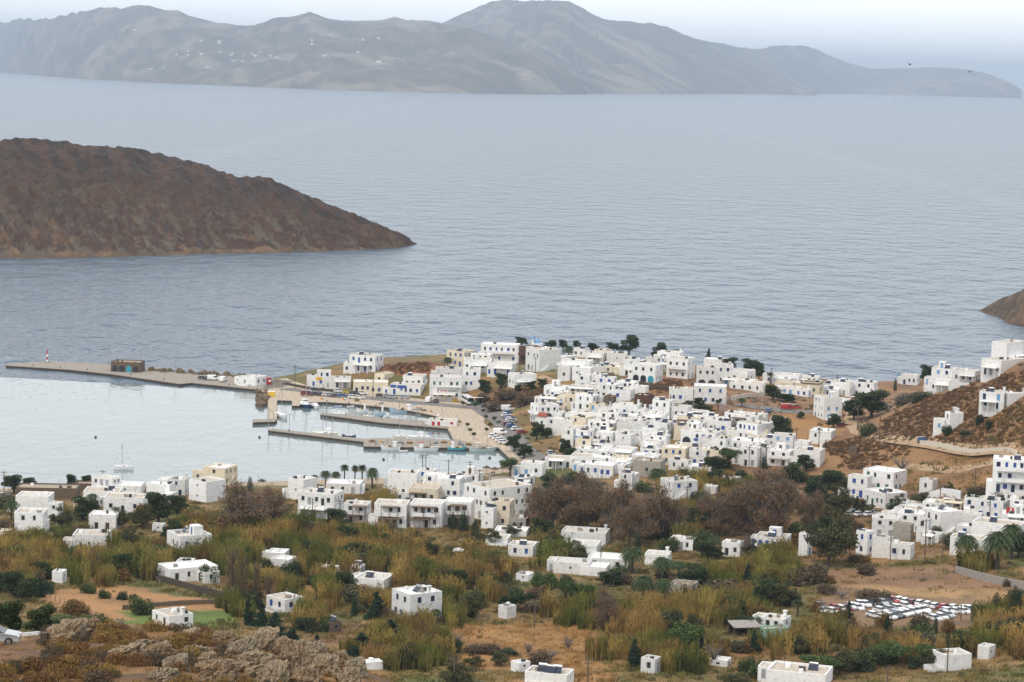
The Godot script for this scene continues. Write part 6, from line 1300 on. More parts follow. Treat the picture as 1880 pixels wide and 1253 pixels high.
var FOOT := PackedFloat32Array([-103.9,-959.7,5.8,-109.5,-961.6,3.4,-80.6,-959.7,3.4,-75.3,-956.6,4.3,-68,-951.8,5.7,-55.7,-944.7,9.4,-50.9,-954.6,5.8,-41,-942.5,8.4,-38.4,-950.2,5.9,-25.5,-929.2,8.6,-25.1,-952.5,7.3,-15.7,-938.2,5.2,-66.5,-972.8,4,-59.2,-969.9,8.1,-20.8,-969.4,6.1,-13.6,-957.7,7.7,-4.8,-1020,10.7,-2.9,-947.6,6.2,7.9,-993.2,5.2,12.7,-948.8,7.3,4.4,-923.6,6.6,31.7,-1088.9,4.6,37.8,-1068.2,5.8,47.2,-1070.1,6.4,46.4,-919.1,4.7,25.7,-929.3,7.7,27.5,-911.6,5.3,32.5,-900.6,3.3,36.8,-903.1,3.9,20.7,-913.1,4.1,51.5,-900.7,6.8,71.3,-1068.6,7.3,65,-913.3,6.2,74.1,-898.9,5.8,81.6,-909.2,4.7,90.9,-1060,6.6,89.6,-920.7,5.5,89.4,-897.4,8.6,61.5,-857.2,6.1,72,-857.5,8.1,101,-929.7,3.8,109.1,-936.7,6.7,105.2,-901.1,6.9,115.6,-911.5,5.3,123.9,-925.7,4.6,128.5,-921.8,5.5,138.3,-927,5.9,111.7,-835.6,6.1,119.7,-854.5,3.8,171,-1018.8,5.2,138,-913.5,3,162,-777.9,7.5,156,-755.1,8.7,146.5,-804.3,5.4,150.2,-784.5,5.7,145,-795.5,6.4,136.3,-728.5,3.5,132.4,-730.4,3,145.9,-717.7,5.5,153.1,-715.1,5.5,138.3,-647.7,7.9,111.2,-699.1,7.2,103.3,-694.9,4.6,108.7,-680.8,6.6,121.3,-682.8,3.4,103.9,-644.5,5,111.1,-650,5.6,115.5,-626.4,5.3,123.4,-628,4.3,109.5,-620.5,2.8,105.1,-626.4,3.8,92.3,-607.7,3,95.9,-601.6,3.6,100.1,-598.2,4.4,130.1,-633.7,5.7,116.8,-596.5,6.1,126.8,-608.4,8.4,136.8,-630.1,4.4,133,-616.5,5.5,119.7,-654.7,6.1,123.4,-653.2,4.6,17.1,-885.5,5.9,25,-863,6.3,28.2,-876.3,8.6,31.9,-857.4,3.1,35.7,-850.8,3.7,40.8,-862.7,5,46.8,-867,4.6,41.2,-837.4,6.5,47.4,-844.2,4.1,53.5,-830.7,4.7,12.4,-854.8,5.9,15.1,-870.6,6.3,13.7,-842.3,4.7,16.1,-827.2,4.4,25.6,-828.8,8,32.6,-838.6,4.6,33.8,-817.9,5.1,40.4,-819.7,4.2,43.7,-808.3,4.8,20.5,-797.7,2.7,25.2,-794,3.8,32.2,-795.6,4.3,38.4,-784.4,4.2,32.5,-777.3,3.3,25.7,-777.3,5,37.8,-772.2,5,26.1,-765.8,8,29.2,-747.7,6.5,43.4,-766.3,5.2,44.2,-745.8,6.3,7.7,-748.7,5.1,16.6,-764.3,6.3,36.1,-722.1,3.4,59.9,-830.2,4.5,50.5,-822.7,5.5,62.2,-816.2,7.4,66.9,-807.1,5.5,72.7,-802.5,3.9,51.8,-804.4,5.9,58.3,-797.1,4,61.4,-788,5.5,64.8,-780.8,5.5,68.7,-768.9,4.1,85.3,-823.6,5.3,81.8,-791.6,6.3,47.1,-777.3,4.2,53.6,-761.8,5.7,45.9,-759.3,3.9,61.1,-760,4.3,78.5,-777.2,7.6,77.4,-756.5,4.3,86.7,-757.1,5.4,60.4,-744.3,5.3,50.9,-705.8,6,95.5,-753.9,6.1,95.3,-773.3,4.3,103.8,-786.1,5.6,110.2,-756.2,2.7,70.3,-623.2,6,58.7,-611.6,3.8,77.3,-610.5,2.7,68,-726,4,60.9,-711.9,3.3,20.9,-627.3,8.3,19.9,-615.1,6,46.4,-620.8,4.8,38.6,-600.1,4.5,25.6,-591.8,6.6,16.6,-584,6.2,22,-581.9,4.8,36.9,-724.6,4.1,-2.8,-668.7,10.4,-2,-720.9,5.6,-41.6,-654.3,5,-31.7,-649.1,6.3,-21.9,-649.8,6.2,-13.4,-654.4,5.5,-52.4,-662.2,7.4,-49,-708.8,7.1,-60.2,-692.2,4.6,-31.7,-717.1,6.2,-24.8,-725.9,3.8,-24.4,-697.3,6.1,-31.1,-696.4,5.8,-17.3,-704.8,5.2,-5,-647.4,3,-1.6,-652.5,4.8,2,-669.8,3.7,3.2,-647.6,4,1.3,-637.8,6.2,-2.2,-622.8,4.6,4.2,-606.2,4.9,-13,-597.7,3.3,-87.9,-721.5,5.8,-96.3,-734.6,2.9,-87.2,-685.2,5.8,-101.3,-703.3,3.9,-81.1,-602.1,6.4,-93,-630.4,2.9,-75.5,-558.4,8.3,-77.7,-571.2,3.3,-70.6,-555.9,3.7,-57.5,-593.3,4.5,-55,-582.8,3.9,-131.1,-654.8,6.4,-124.9,-619,5.4,-123,-642.7,3,-133.4,-685.7,11.6,-125.7,-701.9,4.2,-116.8,-682.1,7.2,-106.9,-661.3,7.7,-112.6,-697.3,6.8,-107.4,-629.5,5.3,-105,-596.7,6.2,-129.8,-607.2,3.3,-103.5,-545.7,2.7,-70.3,-497.2,5.2,-49.1,-525.2,4.8,-19.6,-521.4,6,-31.1,-559.9,5.7,-36.2,-575.1,2.7,-43.2,-573.9,3.3,-36.7,-501.5,2.7,0.5,-524.4,2.7,4.6,-571.6,3.2,3.4,-469.4,2.7,9,-457,6.1,29.6,-470.7,2.7,58.5,-509.5,4.4,60.1,-520.2,4,58.1,-459.3,7.9,44.2,-478.6,3.1,89.8,-470.4,4.6,98.3,-478.3,2.7,42.4,-560.7,4.5,-27.8,-466.3,5.3,-160.1,-992.4,8.5,-24.2,-862,7.2,45.5,-796.6,4.9,84,-764.7,4.2,11.2,-864.9,3.8,56.5,-810,3.6,40.7,-793.1,5.1,46.3,-773.1,4.6,84.5,-818.6,4.7,77.1,-814.1,4.7,44.8,-818.7,4.1,80.7,-761.8,4.7,31.2,-784.7,5.2,33.6,-844.2,4.8,60.3,-764.8,3.8,35.3,-893.1,3.6,54.4,-753.4,4.7,38.8,-844.5,4.4,64.5,-774.6,3.7,74.7,-760,4.3,65.3,-828.9,4.7,63,-837.1,4.7,67.9,-798.6,3.8,69.2,-775.9,3.5,80.4,-825.6,4,21.4,-804.4,4.4,25.1,-808.5,5.2,87.4,-789,4.8,30.4,-809.8,5.3,80.7,-797.7,4.2,82.3,-785.5,5.3,25.6,-755.2,4.4,23.4,-844.7,4,48.9,-828.8,4.8,35.2,-750.7,4.8,51.3,-773.9,4.7,60.9,-772.1,5,89.8,-774.5,5,38.4,-798.2,4.6,20.2,-880.1,5.3,27.2,-893.6,4.2,71.6,-766.7,3.6,67.2,-789.5,5.1,47.9,-792.8,4.3,42.5,-875.4,4.3,35.9,-763,4.4,31.3,-804.9,5,35.3,-881.7,5.2,79.1,-805.2,5.1,35.7,-758.3,5.3,76.4,-794.5,5.1,57.5,-777,4.5,35.7,-875.6,4.8,33.1,-828,4.3,27.8,-854.9,5.1,54,-839,4.9,48.3,-788.3,5.1,21.9,-872.5,4.9,17.3,-849.3,3.8,53.4,-849.2,4,78.2,-768.5,4.6,73.1,-784.6,5.3,86.7,-779.4,4.7,49.1,-782.2,5.1,29.3,-791.2,4.7,19.1,-822.9,5.2,51.7,-798.6,4.8,27.1,-815,4.4,32.3,-888,4.5,25,-821.7,4.5,73.3,-817.7,4.6,60.2,-803.2,5.3,36.5,-866.6,4.6,42.8,-870.7,5.1,44.8,-754,3.9,37,-834.8,3.5,58.5,-838.4,4.3,50.7,-853.2,3.7,69.2,-819.7,4.2,68.8,-793.7,3.6,62.6,-796,4.3,17.8,-858,4.1,64.7,-766.6,4.7,34.8,-823,5.2,64.7,-823.8,3.9,82.5,-812.8,5.2,46,-833.8,3.6,40.6,-813.4,4.6,50.9,-812.8,4.4,22.6,-867.3,3.9,24.3,-835.4,4.7,90.8,-803.8,4,31.1,-772.8,4.6,32.3,-767,4.9,19.7,-834.1,4.5,41.7,-828.2,4.5,66.9,-755.4,4.1,85.3,-796.1,4.4,31.6,-849.4,4.5,24.8,-782.6,3.8,66.8,-760.4,5.2,25.9,-801.5,4.7,52.7,-1069.2,3.9,41.2,-932.4,4.9,46.8,-931.6,5.1,45.2,-914.7,4.6,68.4,-1051,5.2,40.2,-920.8,4.8,52.3,-940.4,4.5,90.6,-910.6,5.4,62.5,-947.9,4.7,82.9,-923.1,4.3,36.9,-925.5,5,70,-1061.7,4.5,63.4,-1067.3,4.3,34,-921.9,4,22.7,-1059,4.4,65.5,-1058.5,3.5,41.4,-1076.8,4.6,83.8,-904.5,5.2,24.1,-1064.5,4.6,58.5,-1052.1,4.5,112.8,-925.5,5.4,137.5,-948.6,4,105.9,-918.3,5.2,126.7,-1019.1,4.6,123.2,-1014.8,5.2,118.2,-930,4.7,123.8,-916.9,4.5,110.6,-898.9,4.3,134.2,-932.1,5.3,119.5,-915.6,4.4,131.6,-941.2,4.9,129.1,-927.9,4.3,140.6,-1003.1,4.1,106.5,-929.7,4.7,-15.6,-710.2,4.9,-14.6,-727.1,4.1,-3.7,-710.6,4.9,-24.5,-711.4,4.8,-22.1,-715.8,4.8,4.6,-729.2,4.8,-26,-741.2,4.8,-34.8,-724,4.6,3.8,-717.9,4.8,-12.4,-737.4,5.3,132.1,-639.5,5.2,102.1,-637.6,5.3,128.9,-647.8,5.2,112.7,-669.1,4.2,126.3,-640,4.2,111,-615.9,3.7,113.6,-644.8,5.1,109.7,-639.9,4.9,123.2,-636.7,4.6,108.9,-655.8,4.8,115.2,-659.8,5.4,121.4,-615.5,5.4,-15.4,-951.4,4.6,-9.2,-1078.3,4.8,-11.1,-965.8,4.5,4.4,-1076.8,4.3,-110.2,-665.8,3.9,-96.9,-695.7,4,-100.8,-685.5,5.2,-117.8,-667,4.3,-118.6,-697.7,5.1,-98.1,-680.3,3.7])
const QTOP := 1.0

var M := {}
var used := {}
var ubox := BoxMesh.new()
var ucyl := CylinderMesh.new()
var ns := FastNoiseLite.new()
var ns2 := FastNoiseLite.new()
var coast := PackedVector2Array()
var quays := {}
var named := []

# ---------------------------------------------------------------- helpers
func numbered(called: String) -> String:
	used[called] = used.get(called, -1) + 1
	return called if used[called] == 0 else "%s_%03d" % [called, used[called]]

func tag(o: Node, label: String, category: String, group := "", kind := "") -> Node:
	if label: o.set_meta("label", label)
	if category: o.set_meta("category", category)
	if group: o.set_meta("group", group)
	if kind: o.set_meta("kind", kind)
	return o

func thing(called: String, label: String, category: String, at: Vector3, turn := 0.0, group := "") -> Node3D:
	var o := Node3D.new()
	o.name = numbered(called)
	add_child(o)
	o.position = at
	o.rotation_degrees.y = turn
	tag(o, label, category, group)
	return o

func obj(called: String, mesh: Mesh, mat: Material, parent: Node, at := Vector3.ZERO, size := Vector3.ONE, turn := Vector3.ZERO) -> MeshInstance3D:
	var o := MeshInstance3D.new()
	o.name = called if parent != self else numbered(called)
	o.mesh = mesh
	o.material_override = mat
	parent.add_child(o, true)
	o.position = at
	o.rotation_degrees = turn
	o.scale = size
	return o

func box(called: String, parent: Node, at: Vector3, size: Vector3, mat: Material, turn := Vector3.ZERO) -> MeshInstance3D:
	return obj(called, ubox, mat, parent, at, size, turn)

func rod(called: String, parent: Node, a: Vector3, b: Vector3, r: float, mat: Material) -> MeshInstance3D:
	var o := obj(called, ucyl, mat, parent)
	var d := b - a
	var y := d.normalized()
	var x := y.cross(Vector3(0.31, 0.2, 0.93)).normalized()
	o.transform = Transform3D(Basis(x * r, d, x.cross(y) * r), (a + b) / 2)
	return o

func pv2(a: PackedFloat32Array) -> PackedVector2Array:
	var o := PackedVector2Array()
	for i in range(0, a.size(), 2):
		o.append(Vector2(a[i], a[i + 1]))
	return o

func lin(r: float, g: float, b: float) -> Color:
	return Color(r, g, b).linear_to_srgb()

func quad(st: SurfaceTool, a: Vector3, b: Vector3, c: Vector3, d: Vector3) -> void:   # seen with a, b, c, d running clockwise
	for p in [a, b, c, a, c, d]:
		st.add_vertex(p)

func start() -> SurfaceTool:
	var st := SurfaceTool.new()
	st.begin(Mesh.PRIMITIVE_TRIANGLES)
	st.set_smooth_group(-1)
	return st

func done(st: SurfaceTool) -> ArrayMesh:
	st.generate_normals()
	return st.commit()

func sbox(st: SurfaceTool, lo: Vector3, hi: Vector3) -> void:
	var a := Vector3(lo.x, lo.y, hi.z); var b := Vector3(hi.x, lo.y, hi.z); var c := Vector3(hi.x, lo.y, lo.z); var d := lo
	var e := Vector3(lo.x, hi.y, hi.z); var f := hi; var g := Vector3(hi.x, hi.y, lo.z); var h := Vector3(lo.x, hi.y, lo.z)
	quad(st, e, f, b, a); quad(st, f, g, c, b); quad(st, g, h, d, c); quad(st, h, e, a, d); quad(st, h, g, f, e); quad(st, a, b, c, d)

func tube(st: SurfaceTool, path: Array, radii: Array, sides := 6) -> void:
	var rings := []
	for i in path.size():
		var d: Vector3 = (path[mini(i + 1, path.size() - 1)] - path[maxi(i - 1, 0)]).normalized()
		var x := d.cross(Vector3(0.3, 0.1, 0.95)).normalized()
		var z := x.cross(d)
		var ring := []
		for k in sides:
			var a := TAU * k / sides
			ring.append(path[i] + (x * cos(a) + z * sin(a)) * radii[i])
		rings.append(ring)
	for i in path.size() - 1:
		for k in sides:
			var k2 := (k + 1) % sides
			quad(st, rings[i + 1][k], rings[i + 1][k2], rings[i][k2], rings[i][k])

func grid_mesh(v: PackedVector3Array, cols: int, rows: int, col: PackedColorArray, keep := PackedByteArray()) -> ArrayMesh:
	# rows run away from the first one; faces both ways are drawn alike
	var nrm := PackedVector3Array(); nrm.resize(v.size())
	for r in rows:
		for c in cols:
			var dx := v[r * cols + mini(c + 1, cols - 1)] - v[r * cols + maxi(c - 1, 0)]
			var dz := v[mini(r + 1, rows - 1) * cols + c] - v[maxi(r - 1, 0) * cols + c]
			var n := dx.cross(dz)
			nrm[r * cols + c] = (n if n.y >= 0 else -n).normalized()
	var idx := PackedInt32Array()
	for r in rows - 1:
		for c in cols - 1:
			var i := r * cols + c
			if keep.size() and keep[i] + keep[i + 1] + keep[i + cols] + keep[i + cols + 1] == 0: continue
			idx.append_array([i, i + cols, i + 1, i + 1, i + cols, i + cols + 1])
	var a := []; a.resize(Mesh.ARRAY_MAX)
	a[Mesh.ARRAY_VERTEX] = v; a[Mesh.ARRAY_NORMAL] = nrm; a[Mesh.ARRAY_COLOR] = col; a[Mesh.ARRAY_INDEX] = idx
	var m := ArrayMesh.new()
	m.add_surface_from_arrays(Mesh.PRIMITIVE_TRIANGLES, a)
	return m

# look-alikes by the same place share their label and a group
func name_alike(all: Array) -> void:
	var n := {}
	for e in all: n[e[1]] = n.get(e[1], 0) + 1
	for e in all:
		e[0].set_meta("label", e[1])
		if n[e[1]] > 1: e[0].set_meta("group", "alike: " + e[1])

func near(i: float) -> String:
	return " near " + PLACES[int(i)] if i >= 0 else " behind the roadside rail"

func house_words(r: Array) -> String:
	if r[8]: return r[8]
	var s: String = r[7]
	var big := maxf(r[4], r[5])
	var f := s.substr(3)
	var ex := " and solar heater" if "S" in f else " and canopy" if "P" in f or "Q" in f else " and chimney" if "C" in f else " and balcony" if "Y" in f else ""
	var size := "long " if big > 13 else "small " if big < 7 else ""
	return size + {"w": "white", "c": "cream", "g": "grey-white", "s": "stone", "n": "brown", "k": "grey concrete", "t": "green"}[s[0]] + ["", " one", " two", " three"][int(s[1])] + ("-storey cottage with " if big < 6.2 and s[1] == "1" else "-storey house with ") + {"b": "blue windows", "d": "dark windows", "g": "green windows", "n": "brown windows", "l": "pale blue windows", "x": "blank walls", "r": "red doors"}[s[2]] + ex + near(r[9])

# ---------------------------------------------------------------- materials
func noise_tex(sd: int, freq: float, size: int, ramp: Gradient, oct := 4) -> ImageTexture:
	var n := FastNoiseLite.new()
	n.seed = sd; n.frequency = freq; n.fractal_octaves = oct
	var src := n.get_seamless_image(size, size)
	var im := Image.create(size, size, false, Image.FORMAT_RGB8)
	for y in size:
		for x in size:
			im.set_pixel(x, y, ramp.sample(src.get_pixel(x, y).r))
	return ImageTexture.create_from_image(im)

func relief(src: Image, k: float) -> Image:   # a height picture that repeats, as a normal map
	var n := src.get_width()
	var one: Image = src.duplicate()
	one.convert(Image.FORMAT_L8)
	var h := one.get_data()
	var out := PackedByteArray(); out.resize(n * n * 3)
	for y in n:
		var up := ((y + n - 1) % n) * n; var dn := ((y + 1) % n) * n
		for x in n:
			var dx := (h[y * n + (x + 1) % n] - h[y * n + (x + n - 1) % n]) / 255.0 * k
			var dy := (h[dn + x] - h[up + x]) / 255.0 * k
			var l := 127.5 / sqrt(dx * dx + dy * dy + 1.0)
			var i := (y * n + x) * 3
			out[i] = int(127.5 - dx * l); out[i + 1] = int(127.5 + dy * l); out[i + 2] = int(127.5 + l)
	return Image.create_from_data(n, n, false, Image.FORMAT_RGB8, out)

func ramp(cols: Array, at: Array) -> Gradient:
	var g := Gradient.new()
	g.colors = PackedColorArray(cols)
	g.offsets = PackedFloat32Array(at)
	return g

func mat(key: String, col: Color, rough := 0.85, tex: Texture2D = null, tile := 0.2, metal := 0.0, vcol := false) -> StandardMaterial3D:
	var m := StandardMaterial3D.new()
	m.resource_name = key
	m.albedo_color = col
	m.roughness = rough
	m.metallic = metal
	m.vertex_color_use_as_albedo = vcol
	if tex:
		m.albedo_texture = tex
		m.uv1_triplanar = true
		m.uv1_world_triplanar = true
		m.uv1_scale = Vector3.ONE * tile
	M[key] = m
	return m

func materials() -> void:
	var stain := noise_tex(3, 0.012, 512, ramp([Color(.80, .79, .77), Color(.94, .937, .93), Color(1, 1, 1), Color(1, 1, 1)], [0.0, 0.28, 0.5, 1.0]), 5)
	var grain := noise_tex(5, 0.03, 512, ramp([Color(.62, .6, .57), Color(.9, .9, .9), Color(1, 1, 1)], [0.1, 0.5, 0.9]), 5)
	var stone := noise_tex(7, 0.05, 512, ramp([Color(.35, .32, .28), Color(.75, .7, .64), Color(1, .97, .92)], [0.2, 0.5, 0.8]), 3)
	var soil := noise_tex(9, 0.02, 1024, ramp([Color(.74, .70, .66), Color(.93, .92, .91), Color(1, 1, 1)], [0.15, 0.5, 0.85]), 6)
	for i in 5:
		var c: Color = [lin(.76, .76, .75), lin(.71, .706, .695), lin(.78, .78, .78), lin(.66, .656, .645), lin(.74, .735, .715)][i]
		mat("w%d" % i, c, .9, stain, [.09, .11, .13, .1, .12][i])
	mat("c", lin(.66, .58, .45), .9, stain, .1)
	mat("g", lin(.62, .62, .61), .9, stain, .1)
	mat("s", lin(.25, .2, .155), .95, stone, .45)
	mat("n", lin(.17, .085, .06), .9, stone, .3)
	mat("k", lin(.42, .39, .34), .95, grain, .15)
	mat("t", lin(.30, .47, .38), .6, grain, .1)
	mat("roof0", lin(.60, .52, .43), .95, grain, .13)
	mat("roof1", lin(.70, .66, .60), .95, grain, .12)
	mat("roof2", lin(.78, .77, .75), .95, stain, .12)
	mat("roof3", lin(.45, .36, .28), .95, grain, .17)
	mat("blue", lin(.025, .075, .30), .5)
	mat("lightblue", lin(.13, .30, .52), .5)
	mat("teal", lin(.03, .27, .36), .5)
	mat("green", lin(.02, .10, .07), .5)
	mat("brown", lin(.11, .06, .035), .7, grain, .6)
	mat("wood", lin(.20, .13, .085), .85, grain, .8)
	mat("red", lin(.40, .02, .025), .5)
	mat("tile", lin(.33, .09, .05), .85, grain, .6)
	mat("yellow", lin(.72, .45, .02), .5)
	mat("orange", lin(.62, .2, .03), .7)
	mat("glass", lin(.03, .035, .042), .08)
	mat("greyframe", lin(.30, .31, .32), .6)
	mat("white", lin(.78, .78, .78), .55)
	mat("canvas", lin(.74, .71, .65), .9, stain, .3)
	mat("steel", lin(.45, .46, .47), .35, null, 1, .8)
	mat("dark", lin(.03, .03, .032), .7)
	mat("panel", lin(.02, .025, .045), .15)
	mat("tyre", lin(.018, .018, .018), .85)
	mat("lampglass", lin(.75, .76, .75), .1)
	mat("taillight", lin(.35, .02, .02), .2)
	mat("pole", lin(.11, .085, .065), .9)
	mat("concrete", lin(.33, .295, .25), .95, soil, .035)
	mat("plaza", lin(.50, .415, .32), .95, soil, .03)
	mat("quayside", lin(.12, .1, .085), .95, stone, .3)
	mat("asphalt", lin(.20, .19, .185), .95, soil, .04)
	mat("dirt", lin(.42, .29, .18), .98, soil, .05)
	mat("cream", lin(.60, .54, .45), .95, stain, .15)
	mat("grey", lin(.36, .33, .30), .95, grain, .15)
	mat("darkstone", lin(.13, .115, .10), .95, stone, .5)
	mat("stone", lin(.28, .24, .19), .95, stone, .5)
	mat("bark", lin(.10, .075, .055), .95, grain, 1.2)
	mat("greybark", lin(.19, .165, .15), .95, grain, 1.2)
	mat("rock", lin(.42, .355, .265), .95, stone, .22)
	M.rock.heightmap_enabled = true
	M.rock.heightmap_texture = stone
	M.rock.heightmap_scale = 5.0
	mat("rock2", lin(.34, .26, .18), .95, stone, .2)
	mat("rock3", lin(.39, .35, .28), .95, stone, .26)
	mat("boulder", lin(.30, .24, .175), .95, stone, .5)
	var leaf := mat("leaf", Color.WHITE, .75, null, 1, 0, true)
	leaf.backlight_enabled = true
	leaf.backlight = Color(.22, .22, .22)
	leaf.metallic_specular = .3
	mat("ground", Color.WHITE, .98, soil, .06, 0, true)
	mat("hill", Color.WHITE, .98, stone, .11, 0, true)
	mat("farhill", Color.WHITE, .98, stone, .0022, 0, true)
	mat("nearhill", Color.WHITE, .98, stone, .6, 0, true)
	for p in [["paint_w", .78, .78, .78], ["paint_k", .035, .037, .045], ["paint_r", .36, .015, .02], ["paint_m", .13, .012, .025], ["paint_s", .40, .42, .44], ["paint_b", .035, .11, .30], ["paint_y", .65, .5, .03]]:
		var m := mat(p[0], lin(p[1], p[2], p[3]), .35)
		m.clearcoat_enabled = true
		m.clearcoat = .6
		m.clearcoat_roughness = .08
	for p in [["hull_white", .74, .75, .75], ["hull_cream", .66, .62, .54], ["hull_navy", .03, .05, .13], ["hull_lightblue", .42, .55, .66], ["hull_teal", .05, .36, .42], ["hull_greengrey", .45, .55, .52], ["hull_purple", .17, .02, .09]]:
		mat(p[0], lin(p[1], p[2], p[3]), .4)
	# water: what shows of it is the sky it mirrors over a dark blue-green body
	var wave := FastNoiseLite.new()
	wave.seed = 21; wave.frequency = .012; wave.fractal_octaves = 6; wave.fractal_gain = .62
	var wim := wave.get_seamless_image(2048, 2048)
	var sea := mat("sea", lin(.05, .082, .12), .28)
	sea.normal_enabled = true
	sea.normal_texture = ImageTexture.create_from_image(relief(wim, 7.0))
	sea.normal_scale = .75
	sea.uv1_triplanar = true; sea.uv1_world_triplanar = true
	sea.uv1_scale = Vector3(1.0 / 1000.0, 1, 1.0 / 1500.0)
	var bay := mat("bay", lin(.12, .155, .16), .07)
	bay.normal_enabled = true
	bay.normal_texture = sea.normal_texture
	bay.normal_scale = .05
	bay.uv1_triplanar = true; bay.uv1_world_triplanar = true
	bay.uv1_scale = Vector3(1.0 / 310.0, 1, 1.0 / 590.0)

# ---------------------------------------------------------------- terrain
func spline(a: PackedFloat32Array, l: PackedFloat32Array, c2: float, x: float, z: float) -> float:
	var h := l[0] + l[1] * x / 100.0 + l[2] * z / 100.0
	for i in range(0, a.size(), 3):
		var dx := x - a[i]; var dz := z - a[i + 1]
		h -= sqrt(dx * dx + dz * dz + c2) * a[i + 2]
	return h

func shore(x: float, z: float) -> float:   # metres inland of the waterline, negative at sea
	var p := Vector2(x, z)
	var d := 1e9
	for i in coast.size():
		d = minf(d, p.distance_squared_to(Geometry2D.get_closest_point_to_segment(p, coast[i], coast[(i + 1) % coast.size()])))
	return sqrt(d) * (1.0 if Geometry2D.is_point_in_polygon(p, coast) else -1.0)

func land(x: float, z: float) -> float:
	return maxf(-4.0, minf(maxf(spline(RBF, LIN, 196.0, x, z), .7), shore(x, z) * .35))

func ground(x: float, z: float) -> float:
	var h := land(x, z)
	for q in quays.values():
		if Geometry2D.is_point_in_polygon(Vector2(x, z), q): h = maxf(h, QTOP)
	return h

func hill(x: float, z: float) -> float:
	return spline(NRB, NLIN, 36.0, x, z)

func terrain() -> void:
	var step := 2.6
	var x0 := -330.0; var z0 := -440.0
	var cols := int(700.0 / step); var rows := int(690.0 / step)
	var v := PackedVector3Array(); var col := PackedColorArray(); var keep := PackedByteArray()
	var polys := []
	for p in PATCH:
		var q := pv2(p[0])
		var b := Rect2(q[0], Vector2.ZERO)
		for k in q: b = b.expand(k)
		polys.append([q, b, p[1]])
	for r in rows:
		for c in cols:
			var x := x0 + c * step; var z := z0 - r * step
			var s := shore(x, z)
			var h := -4.0
			if s > -14.0:
				h = maxf(-4.0, minf(maxf(spline(RBF, LIN, 196.0, x, z), .7), s * .35))
			keep.append(1 if s > -12.0 else 0)
			var n1 := ns.get_noise_2d(x * 1.7, z * 1.7)
			var n2 := ns2.get_noise_2d(x * 5.0, z * 5.0)
			if h > 1.5: h += n2 * .35
			v.append(Vector3(x, h, z))
			var k := Color(.19, .12, .042).lerp(Color(.105, .11, .028), clampf(.5 + n1 * 1.6, 0, 1)).lerp(Color(.33, .19, .075), clampf(n2 * 1.8, 0, 1))
			if x > 60 and z < -600: k = Color(.30, .165, .07).lerp(Color(.18, .095, .048), clampf(.5 + n2 * 1.5, 0, 1))
			if s < 16.0 and z > -780.0: k = Color(.42, .34, .25)
			for p in polys:
				if p[1].has_point(Vector2(x, z)) and Geometry2D.is_point_in_polygon(Vector2(x + n1 * 5.0, z + n2 * 5.0), p[0]):
					k = Color(p[2]).lerp(Color(p[2]) * .62, clampf(n2 * 1.6 + .2, 0, 1))
			col.append(k)
	var o := obj("ground", grid_mesh(v, cols, rows, col, keep), M.ground, self)
	tag(o, "", "", "", "structure")
	# the hillside the picture is taken from
	v = PackedVector3Array(); col = PackedColorArray()
	cols = 150; rows = 190
	for r in rows:
		for c in cols:
			var x := -92.0 + c * 1.4; var z := -20.0 - r * 1.7
			var n2 := ns2.get_noise_2d(x * 14.0, z * 14.0); var n1 := ns.get_noise_2d(x * 9.0, z * 9.0)
			v.append(Vector3(x, hill(x, z) + n2 * .45, z))
			col.append(Color(.30, .155, .055).lerp(Color(.46, .27, .105), clampf(n1 * 1.8 + .3, 0, 1)).lerp(Color(.16, .105, .06), clampf(n2 * 2.2, 0, 1)))
	tag(obj("hillside", grid_mesh(v, cols, rows, col), M.nearhill, self), "", "", "", "structure")

func ridge(called: String, a: PackedFloat32Array, sub: int, rows: int, amp: float, wave: float, mt: String, tone: Callable, power := .85) -> PackedVector3Array:
	var n := a.size() / 5
	var cols := (n - 1) * sub + 1
	var v := PackedVector3Array(); var col := PackedColorArray()
	for r in rows + 4:
		var t := float(r) / (rows - 1)
		for c in cols:
			var i := mini(c / sub, n - 2); var u := float(c) / sub - i
			var f := Vector3(lerpf(a[i * 5], a[i * 5 + 5], u), 0, lerpf(a[i * 5 + 1], a[i * 5 + 6], u))
			var k := Vector3(lerpf(a[i * 5 + 2], a[i * 5 + 7], u), lerpf(a[i * 5 + 3], a[i * 5 + 8], u), lerpf(a[i * 5 + 4], a[i * 5 + 9], u))
			var p: Vector3
			if t <= 1.0:
				p = f.lerp(k, t)
				var g := absf(ns.get_noise_2d(p.x * wave + p.z * wave * .55, p.z * wave * .6 - p.x * wave * .2)) * 2.0 - .5
				var g2 := ns2.get_noise_2d(p.x * wave * 2.2, p.z * wave * 2.2)
				var w := sin(minf(t, 1.0) * PI)
				p.y = k.y * pow(t, power) + (g * .8 + g2 * .5) * amp * w * clampf(k.y / (amp * 4.0), 0, 1) + g2 * amp * .12 * minf(1.0, t * 8)
				if mt == "hill":       # crags and gullies
					var cr := 1.0 - absf(ns2.get_noise_2d(p.x * 4.5 + k.y * t * 5.0, k.y * t * 1.6 - p.x * .8)) * 3.2
					p.y += (cr * .9 + ns2.get_noise_3d(p.x * 9.0, p.y * 9.0, p.z * 9.0) * .9) * amp * .42 * minf(1.0, t * 10.0) * clampf(1.3 - t, .25, 1.0)
				if r == 0: p.y = -1.0
			else:
				var b := (t - 1.0) * (rows - 1) / 4.0
				p = k + (k - f).normalized() * Vector3(1, 0, 1) * k.y * b * 1.5
				p.y = lerpf(k.y, -2.0, b)
			v.append(p)
			col.append(tone.call(p, t, k.y))
	tag(obj(called, grid_mesh(v, cols, rows + 4, col), M[mt], self), "", "", "", "structure")
	return v

